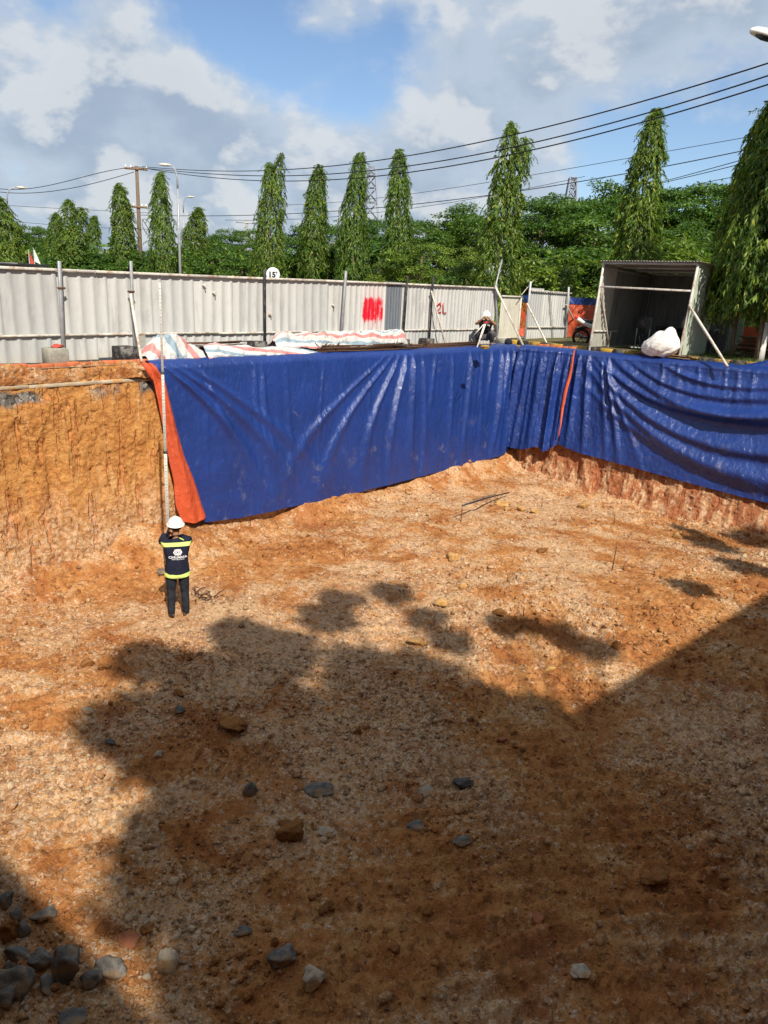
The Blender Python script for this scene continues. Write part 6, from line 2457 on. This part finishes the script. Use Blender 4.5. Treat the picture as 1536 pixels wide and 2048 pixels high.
pylon(743, 334, 437, 150, 1.75, 'grey lattice pylon between two middle mast trees')
pylon(1146, 356, 380, 260, 2.4, 'tiny faraway lattice pylon above the wood on the right')

# round weight sign
P, H = top_at(546, 538, 21.2)
t = thing('road_sign', (P[0], P[1], 0), 'round white 15 T weight limit sign peeping over the hoarding', 'sign')
cz = GR(546, 549, 21.2)
nrm = -np.array([cz[0], cz[1], 0]) / np.hypot(cz[0], cz[1])
Rs = .175
MB().add(*lathe([(0, -.008), (Rs, -.008), (Rs + .006, 0), (Rs, .008), (0, .008)], 36, cz, nrm)).build('disc', M['print'], t)
MB().add(*tube([(P[0], P[1] + .05, 0), (P[0], P[1] + .05, cz[2] + .1)], .03, 8)).build('pole', M['galv'], t, True)
cu = bpy.data.curves.new('lettering', 'FONT')
cu.body = '15'
cu.size = .19
cu.align_x = 'CENTER'; cu.align_y = 'CENTER'
cu.offset = .005
def text_mesh(body, size, bold, local):
    cu = bpy.data.curves.new('lettering', 'FONT')
    cu.body = body; cu.size = size; cu.align_x = 'CENTER'; cu.align_y = 'CENTER'; cu.offset = bold
    to = bpy.data.objects.new('t', cu); COL.objects.link(to)
    dg = bpy.context.evaluated_depsgraph_get()
    me = bpy.data.meshes.new_from_object(to.evaluated_get(dg))
    bpy.data.objects.remove(to)
    return mesh_arrays(me)
xr = np.cross((0, 0, 1), nrm); xr /= np.linalg.norm(xr)
for body, size, bold, ox, oy in (('15', .20, .010, -.028, -.01), ('T', .10, .005, .098, .035)):
    v, f = text_mesh(body, size, bold, None)
    V = cz + nrm * .0115 + np.outer(v[:, 0] + ox, xr) + np.outer(v[:, 1] + oy, (0, 0, 1))
    MB().add(V, f).build('lettering', M['blackprint'], t)

# little flags and a dark roof at the far left
for px, py, m, lab in ((57, 506, 'red', 'small red flag among the shrubs at the far left'), (67, 502, 'print', 'small white flag among the shrubs, beside the red one')):
    P, H = top_at(px, py - 3, 44)
    t = thing('flag', (P[0], P[1], 0), lab, 'flag')
    MB().add(*tube([(P[0], P[1], 0), (P[0], P[1], H + .05)], .02, 5)).build('flagpole', M['galv'], t)
    S, T = np.meshgrid(np.linspace(0, 1, 8), np.linspace(0, 1, 10))
    V = np.stack([P[0] + (.12 + .15 * T) * S, P[1] + .05 * np.sin(S * 5 + T * 3), H - .55 * T - .15 * S], -1)
    MB().add(*sheet(V)).add(*sheet((V + np.array([0, .004, 0]))[::-1])).build('cloth', M[m], t, True)
P, H = top_at(12, 524, 30)
t = thing('low_shed', (P[0] - 1.2, P[1], 0), 'dark flat roof just showing over the left end of the hoarding', 'shed')
MB().add(*cbox((P[0] - 1.2, P[1] + 1, H - .05), (3.4, 2.4, .08), .01)).build('roof', M['darkmetal'], t)
MB().add(*cbox((P[0] - 1.2, P[1] + 1, (H - .1) / 2), (3.0, 2.0, H - .1), .01)).build('wall', M['galv'], t)


# ------------------------------------------------------------------ behind the camera: what throws the shade on the pit floor
def house(a, d, L, back, depth, zr, label, wallm, openings=3):
    """long low building: a = eave start (plan), d = eave direction, back = direction away from the pit"""
    a = np.array(a); d = np.array(d) / np.linalg.norm(d); bk = np.array(back) / np.linalg.norm(back)
    c = a + d * L / 2 + bk * (depth / 2 + .5)
    t = thing('site_building', (*c, 0), label, 'building')
    R = np.array([[d[0], bk[0], 0], [d[1], bk[1], 0], [0, 0, 1]])
    MB().add(*cbox((*c, (zr - .25) / 2), (L - .6, depth - .6, zr - .25), .02, R)).build('wall', M['plaster'], t)
    k = int(L / 1.0)
    for i in range(k):
        p = a + d * (L * (i + .5) / k) + bk * (depth / 2 + .25)
        MB().add(*cbox((*p, zr - .06), (L / k + .01, depth + .5, .06), .004, R @ rotm('Z', 0))).build('roof_sheet', M['rooftin'], t)
    for i in range(openings):
        p = a + d * (L * (i + .5) / openings) + bk * .78
        w = MB().add(*cbox((*p, 1.7), (1.1, .08, 1.1), .01, R)).build('window_frame', M['lightsteel'], t)
        MB().add(*cbox((*(p - bk * .035), 1.7), (.98, .03, .98), .004, R)).build('pane', M['glass'], w)


def caster(px, py, z):
    """point at height z whose shadow falls on the floor seen at this pixel"""
    P = G(px, py, -DEPTH)
    k = (z + DEPTH) / math.tan(SUN_EL)
    return np.array([P[0] + math.sin(SUN_AZ) * k, P[1] - math.cos(SUN_AZ) * k])


Z2 = 4.3
q0, q1 = caster(1200, 1387, Z2), caster(1536, 1182, Z2)
d = (q1 - q0) / np.linalg.norm(q1 - q0)
house(q0 - d * 3.0, d, 17, (d[1], -d[0]), 6.5, Z2, 'cream site building on the right bank behind the camera', 'plaster')
q0, q1 = caster(262, 1985, Z2), caster(0, 1697, Z2)
d = (q1 - q0) / np.linalg.norm(q1 - q0)
house(q0 - d * .3, d, 9, (-d[1], d[0]) if np.dot((-d[1], d[0]), (-.6, -.76)) > 0 else (d[1], -d[0]), 5.0, Z2, 'cream site building on the left bank behind the camera', 'plaster')
SHADE = [broad_variant(41, H=10, W=3.1, nclump=85, per=190, leaf=.22, crown0=.40, flat=.6), broad_variant(42, H=10, W=2.4, nclump=60, per=170, leaf=.22, crown0=.45)]


def shade_tree(px, py, zc, var, sc, H, rot, label):
    p = caster(px, py, zc)
    plant_tree('shade_tree', var, (*p, 0), H, sc, rot, M['leafbroad'], label, 'tree', 'trees behind the camera')


def shade_clump(name, spots, label, seed, trunk_at):
    """a tree whose boughs stand where the patches of shade say they are: spots = (px, py, height, radius)"""
    rng = np.random.default_rng(seed)
    t = thing('shade_tree', (*trunk_at, 0), label, 'tree', 'trees behind the camera')
    mbc = MB()
    limbs = []
    fork = np.array([*trunk_at, 3.6])
    for px, py, z, r in spots:
        c = np.array([*caster(px, py, z), z])
        for k in range(int(5 + r * 5)):
            v = rng.normal(size=3); v /= np.linalg.norm(v)
            cc = c + v * r * .62 * np.array([1, 1, .7]) * rng.uniform(.2, 1)
            rr = r * rng.uniform(.34, .5)
            n = int(330 * rr + 40)
            u = rng.normal(size=(n, 3)); u /= np.linalg.norm(u, axis=1)[:, None]
            p = cc + u * (rr * np.where(rng.uniform(0, 1, n) < .25, rng.uniform(1, 1.7, n), rng.uniform(.3, 1.05, n) ** .6))[:, None] * np.array([1, 1, .75])
            L = rng.uniform(.16, .30, n)
            mbc.add(*leaf_quads(p, u + rng.normal(0, .6, (n, 3)), np.array([0, 0, 1.]) + rng.normal(0, .6, (n, 3)), L, L * .55))
        m = (fork + c) / 2 + np.array([0, 0, -.4])
        limbs.append((np.array([fork, m, c]), .09, .02))
    mbc.build('crown', M['leafbroad'], t)
    trunk_mesh(np.array([(*trunk_at, 0.), (trunk_at[0] + .05, trunk_at[1], 1.8), fork]), .2, .13, limbs).build('trunk', M['bark'], t, True)


main_spots = []
for px, py, r in ((560, 1310, .75), (650, 1240, .45), (470, 1275, .38), (285, 1330, .42), (400, 1370, .6), (230, 1460, .5), (330, 1480, .8), (520, 1420, 1.0), (730, 1350, .6), (850, 1345, .5), (640, 1480, 1.1), (830, 1440, 1.0),
                  (960, 1420, .6), (1080, 1440, .5), (380, 1620, .7), (310, 1760, .5), (520, 1620, 1.0), (700, 1640, 1.1), (900, 1580, 1.1), (1060, 1540, 1.0), (480, 1800, .75), (640, 1820, .9), (840, 1780, 1.0), (1040, 1720, 1.1), (560, 1960, .7), (760, 1960, .9), (980, 1920, 1.0), (420, 1990, .45), (1180, 1880, 1.0), (1200, 1640, 1.0), (1250, 2010, .9)):
    main_spots.append((px, py, 7.4 + .9 * math.sin(px * .013 + py * .017), r))
shade_clump('a', main_spots, 'big spreading tree behind the camera shading the middle foreground of the pit', 71, (3.0, -3.2))
shade_clump('b', [(790, 1190, 8.6, .36), (850, 1240, 8.2, .22), (1000, 1250, 8.0, .20), (1060, 1255, 8.0, .16), (1120, 1270, 7.8, .24), (1180, 1300, 7.6, .22), (900, 1285, 7.8, .26), (680, 1200, 8.4, .26)], 'thin-crowned tree behind the camera throwing loose patches of shade', 73, (4.3, -3.6))
shade_clump('c', [(1440, 1075, 7.5, .55), (1500, 1130, 7.2, .6), (1400, 1045, 8.0, .35), (1535, 1060, 8.0, .7), (1380, 1180, 7.0, .35)], 'tree behind the right bank throwing shade on the far right of the pit', 75, (15.6, -.6))
# trees further along the row on the right, outside the picture
plant_tree('shade_tree', SHADE[0], (12.7, 16.7, 0), 13.5, 1.12, .4, M['leafbroad'], 'spreading tree on the right bank just outside the picture', 'tree', 'trees behind the camera')
plant_tree('shade_tree', SHADE[1], (13.4, 18.2, 0), 12.5, 1.15, 1.4, M['leafbroad'], 'narrower spreading tree on the right bank just outside the picture', 'tree', 'trees behind the camera')
for k, (s, n, H) in enumerate(((11.9, -1.9, 9.6), (12.6, -.9, 10.2), (10.2, -3.0, 9.0), (12.2, -3.2, 10.5))):
    P = W2(s, n, .1)
    plant_tree('mast_tree', NEAR1 if k % 2 else NEAR2, P, H, 1.75, k * 1.7, M['leafmast'], ['mast tree just outside the right edge of the picture', 'mast tree two along from the right edge of the picture', 'mast tree furthest along the row on the right', 'mast tree behind the others on the right bank'][k], 'tree', 'row of columnar mast trees')


# ------------------------------------------------------------------ stones on the pit floor
def stone(px, py, w, h, m, label, seed, name='stone', flat=.7, cuts=8, rot=None, sink=.38, rough=.16, group=None, cat=None):
    P = FL(px, py)
    dist = np.linalg.norm(P - EYEP)
    k = dist / FOC
    W, Hh = w * k * .88, h * k * .84
    rng = np.random.default_rng(1000 + seed)
    v, f = rock_verts(4 if w > 34 else 3, rng, cuts, rough)
    ext = np.ptp(v, axis=0)
    a = rng.uniform(-.5, .5) if rot is None else rot
    dep = W * rng.uniform(.6, .95)
    # seen height is made of depth and height under the slanting view
    sl = (EYE + DEPTH) / dist
    zz = max(.25 * W, min(1.2 * W, (Hh - dep * sl * .8) / math.sqrt(1 - sl * sl)))
    v = v / ext * np.array([W, dep, max(zz, Hh * .45) * (1 + sink)])
    v = v @ rotm('Y', rng.uniform(-.15, .15)).T @ rotm('Z', a).T
    lo = v[:, 2].min(); hi = v[:, 2].max()
    o = MB().add(v, f).build(name, m, None, w > 60 and m in (M['stonebrown'], M['stoneyellow']))
    gz = float(floor_h(np.array([P[0]]), np.array([P[1]]))[0])
    o.location = (P[0], P[1] + dep * .1, gz - lo - (hi - lo) * sink)
    return tag(o, label, cat or 'stone', group)


g_, p_, b_, y_, r_, a_ = M['stonegrey'], M['stonepale'], M['stonebrown'], M['stoneyellow'], M['stonered'], M['asphaltlump']
ST = [
    # the heap of blue-grey stones at the lower left
    (14, 1812, 36, 36, g_, 'grey stone cut by the left edge, highest of the lower left heap'),
    (90, 1836, 44, 36, g_, 'grey stone lying alone to the right of the top of the lower left heap'),
    (31, 1842, 26, 34, g_, 'small narrow grey stone just below the highest stone of the lower left heap'),
    (43, 1874, 26, 42, g_, 'upright grey stone touching the orange clod at the left edge'),
    (17, 1876, 42, 52, b_, 'rounded orange-brown clod at the left edge among grey stones'),
    (38, 1914, 52, 42, g_, 'flat-topped grey stone below the orange-brown clod at the left edge'),
    (86, 1938, 50, 40, g_, 'mid-sized grey stone between the flat-topped one and the biggest grey stone'),
    (130, 1962, 64, 76, g_, 'biggest grey stone of the lower left heap'),
    (175, 1976, 44, 46, g_, 'grey stone between the biggest one and the stone with the sunlit rusty top'),
    (218, 1952, 60, 68, g_, 'dark grey stone with a sunlit rusty top at the right end of the heap'),
    (90, 1984, 34, 38, g_, 'small dark stone left of the foot of the biggest grey stone'),
    (34, 1984, 62, 74, g_, 'large grey stone left of the small dark one, near the bottom left corner'),
    (10, 2016, 34, 66, g_, 'grey stone cut by the left edge near the bottom left corner'),
    (152, 2044, 56, 38, g_, 'grey stone cut by the bottom edge below the biggest grey stone'),
    (14, 1945, 22, 26, g_, 'small grey stone at the left edge below the flat-topped grey stone'),
    (329, 1944, 40, 66, p_, 'pale teardrop-shaped stone standing in a sliver of sun at lower left'),
    (567, 1930, 58, 54, g_, 'dark slate stone half sunk in orange soil near the bottom'),
    (629, 1978, 46, 54, p_, 'dull buff stone right of the half-sunk slate stone near the bottom'),
    (294, 1868, 36, 30, b_, 'orange clod in the shade between the two slivers of sun at lower left'),
    (295, 1960, 18, 18, p_, 'little pale stone at the left of the teardrop-shaped stone'),
    (483, 1868, 34, 24, g_, 'small slate bit alone in the brown shade above the half-sunk slate'),
    (253, 1884, 44, 26, r_, 'long red-brown chip above the rusty-topped grey stone'),
    (648, 1826, 36, 32, b_, 'squarish orange clod in the shade above the buff stone'),
    # left middle
    (466, 1462, 78, 48, b_, 'large dark brown boulder half buried left of centre'),
    (220, 1488, 26, 14, a_, 'small black asphalt chunk on the sun and shade line at left'),
    (357, 1428, 22, 24, g_, 'round grey pebble on the sunlit edge left of the dark brown boulder'),
    (172, 1424, 38, 22, p_, 'flat cream stone in the sun at the left'),
    (502, 1588, 34, 38, g_, 'tilted oblong grey stone left of the orange boulder'),
    (587, 1676, 60, 52, b_, 'orange-brown boulder at the lower centre beside a flat buff stone'),
    (653, 1668, 52, 26, p_, 'flat buff stone right of the orange-brown boulder'),
    (634, 1584, 70, 14, g_, 'flat slate flake pressed into the soil above the orange-brown boulder'),
    (316, 1514, 28, 20, p_, 'small buff stone in the shade left of the tilted oblong one'),
    (718, 1468, 22, 26, b_, 'small upright brown clod right of the dark brown boulder'),
    (174, 1332, 32, 22, b_, 'left one of a pair of brown clods in the sun at the left'),
    (206, 1338, 30, 22, b_, 'right one of a pair of brown clods in the sun at the left'),
    (354, 1392, 28, 22, b_, 'brown clod in the shade above the round grey pebble'),
    # right foreground
    (924, 1580, 46, 34, a_, 'flat-topped broken asphalt lump with a black edge at centre right'),
    (855, 1586, 40, 28, p_, 'dull brownish stone just left of the flat-topped asphalt lump'),
    (832, 1656, 38, 18, g_, 'flat dark slate stone below the dull brownish stone'),
    (921, 1678, 40, 28, g_, 'blue-grey stone below the flat-topped asphalt lump'),
    (1075, 1718, 26, 14, r_, 'thin buff-orange chip right of the blue-grey stone'),
    (1007, 1476, 24, 16, r_, 'flat piece of red brick alone in the shade right of centre'),
    (1075, 1838, 28, 16, r_, 'rounded red chip in the furrows at lower right'),
    (1315, 1780, 60, 42, b_, 'large brown boulder in the furrows at lower right'),
    (1163, 1950, 40, 26, p_, 'square pale stone near the bottom right of centre'),
    # sunlit middle
    (908, 1118, 26, 22, y_, 'bright yellowish clod in the sun below the sticks'),
    (926, 1176, 20, 17, y_, 'small bright yellowish clod below the larger bright one'),
    (1000, 1226, 46, 28, b_, 'brown boulder with a dark shadow in the middle of the sunlit floor'),
    (880, 1214, 34, 24, y_, 'tan clod left of the brown boulder in the sunlit floor'),
    (838, 1284, 46, 20, y_, 'flat orange slab of clay on the edge of the tree shade'),
    (1096, 1340, 36, 26, y_, 'tan boulder at the lower tip of the sunlit floor'),
    (1167, 1016, 32, 18, y_, 'yellow clod with a dark shadow at the foot of the right wall'),
    (1000, 1008, 40, 18, y_, 'tan clod under the end of the long stick'),
    (1069, 1026, 24, 18, y_, 'tan clod in the row right of the long stick'),
    (1040, 1022, 22, 15, y_, 'small tan clod in the row just right of the long stick'),
    (1017, 1022, 20, 13, y_, 'smallest tan clod in the row below the long stick'),
    (1352, 1076, 24, 17, y_, 'tan clod at far right in the sun near the shade patches'),
    (1493, 1076, 18, 14, y_, 'tan clod at far right edge under the right wall'),
    (1087, 1104, 30, 16, b_, 'brown clod in the sunlit floor right of the pale gravel'),
    (1231, 1298, 24, 24, b_, 'brown clod in the sun near the shade edge at right'),
    (326, 1156, 32, 22, g_, 'dark stone behind the legs of the man with the staff'),
]
for i, (px, py, w, h, m, lab) in enumerate(ST):
    clod = m in (b_, y_)
    stone(px, py, w, h, m, lab, i, 'clod' if clod else 'stone', cuts=5 if clod else 9, rough=.30 if clod else .15, cat='clod' if clod else 'stone', sink=.22 if w > 20 else .12)

# sticks, pegs and twigs
def peg(px, py, hpx, label, lean=0.0):
    P = FL(px, py)
    k = np.linalg.norm(P - EYEP) / FOC
    o = MB().add(*tube([P - np.array([0, 0, .08]), P + np.array([lean * .5, 0, hpx * k * .5]), P + np.array([lean, 0.01, hpx * k])], [.010, .009, .008], 6)).build('steel_peg', M['rust'])
    return tag(o, label, 'peg', 'thin pegs driven into the pit floor')


peg(922, 1044, 36, 'thin peg holding up the left end of the long stick')
peg(690, 1116, 18, 'short thin peg left of centre in the sunlit floor', -.03)
peg(1224, 1140, 48, 'tallest thin peg in the sunlit floor at right', .03)
peg(1046, 1238, 24, 'thin peg just right of the brown boulder with the dark shadow')
peg(1083, 1014, 14, 'tiny peg beyond the row of tan clods')
peg(1228, 1046, 18, 'thin peg near the foot of the right wall')
a, b = FL(922, 1044) + np.array([0, 0, .40]), FL(1018, 992) + np.array([0, 0, .10])
tag(MB().add(*tube([a, (a + b) / 2 + np.array([0, 0, .02]), b], [.020, .024, .018], 6)).build('long_stick', M['darkmetal']), 'long dark stick propped on a peg and a clod near the far corner', 'stick')
a, b = FL(945, 1006) + np.array([0, 0, .1]), FL(990, 1000) + np.array([0, 0, .16])
tag(MB().add(*tube([a, b], .016, 6)).build('short_stick', M['wood']), 'shorter brown stick under the long dark one', 'stick')
tw = thing('twig_heap', FL(405, 1196), 'small heap of dark twigs on the ground right of the man with the staff', 'twigs')
rngT = np.random.default_rng(31)
for k in range(13):
    p = FL(388 + rngT.uniform(0, 40), 1196 + rngT.uniform(-7, 9)) + np.array([0, 0, .03])
    a = rngT.uniform(0, 6.28)
    L = rngT.uniform(.12, .30)
    q = p + np.array([math.cos(a) * L, math.sin(a) * L * .7, rngT.uniform(.0, .14)])
    MB().add(*tube([p, (p + q) / 2 + np.array([0, 0, .02]), q], [.013, .011, .008], 5)).build('twig', M['rust'], tw)


# ------------------------------------------------------------------ loose clods and gravel all over the floor
def gravel():
    rng = np.random.default_rng(41)
    tmpl = []
    for k in range(10):
        v, f = rock_verts(1, rng, 3, 0)
        v = v * (1 + rng.normal(0, .13, len(v)))[:, None]
        tmpl.append((v / np.ptp(v, axis=0).max(), f))
    def scatter(n, ymin, ymax, smin, smax, power, name, seed, mask):
        rng = np.random.default_rng(seed)
        # even in area over the visible wedge
        y = np.sqrt(rng.uniform(ymin ** 2, ymax ** 2, n))
        x = rng.uniform(-.66, .66, n) * (y + 1.2)
        k = mask(x, y) > rng.uniform(0, 1, n)
        d1 = (x - A2[0]) * n1d[0] + (y - A2[1]) * n1d[1]
        d2 = (x - B2[0]) * n2d[0] + (y - B2[1]) * n2d[1]
        k &= (d1 > .35) & (d2 > .6)
        x, y = x[k], y[k]
        z = floor_h(x, y)
        s = smin * (smax / smin) ** (rng.uniform(0, 1, len(x)) ** power)
        ti = rng.integers(0, len(tmpl), len(x))
        a = rng.uniform(0, 6.28, len(x))
        fl = rng.uniform(.55, .95, len(x))
        mb = MB()
        for j, (v, f) in enumerate(tmpl):
            m = np.nonzero(ti == j)[0]
            if not len(m):
                continue
            c, sn = np.cos(a[m]), np.sin(a[m])
            V = np.zeros((len(m), len(v), 3))
            V[:, :, 0] = (c[:, None] * v[:, 0] - sn[:, None] * v[:, 1] * .85) * s[m, None] + x[m, None]
            V[:, :, 1] = (sn[:, None] * v[:, 0] + c[:, None] * v[:, 1] * .85) * s[m, None] + y[m, None]
            V[:, :, 2] = v[:, 2] * (s[m] * fl[m])[:, None] + (z[m] + s[m] * .08)[:, None]
            F = (f[None] + (np.arange(len(m)) * len(v))[:, None, None]).reshape(-1, 3)
            mb.add(V.reshape(-1, 3), F)
        kind(mb.build(name, M['loose']), 'stuff')
    den = lambda x, y: np.clip(.42 + 1.25 * fbm(x * .45, y * .45, 3, 81) + .3 * fbm(x * 1.7, y * 1.7, 2, 82), .20, 1)
    scatter(36000, 3.6, 10, .016, .060, 1.5, 'gravel', 1, den)
    scatter(36000, 9, 26, .026, .085, 1.6, 'gravel', 2, den)
    scatter(4200, 3.6, 12, .04, .14, 2.6, 'soil_clods', 3, den)
    scatter(5500, 11, 26, .06, .19, 2.8, 'soil_clods', 4, den)


gravel()
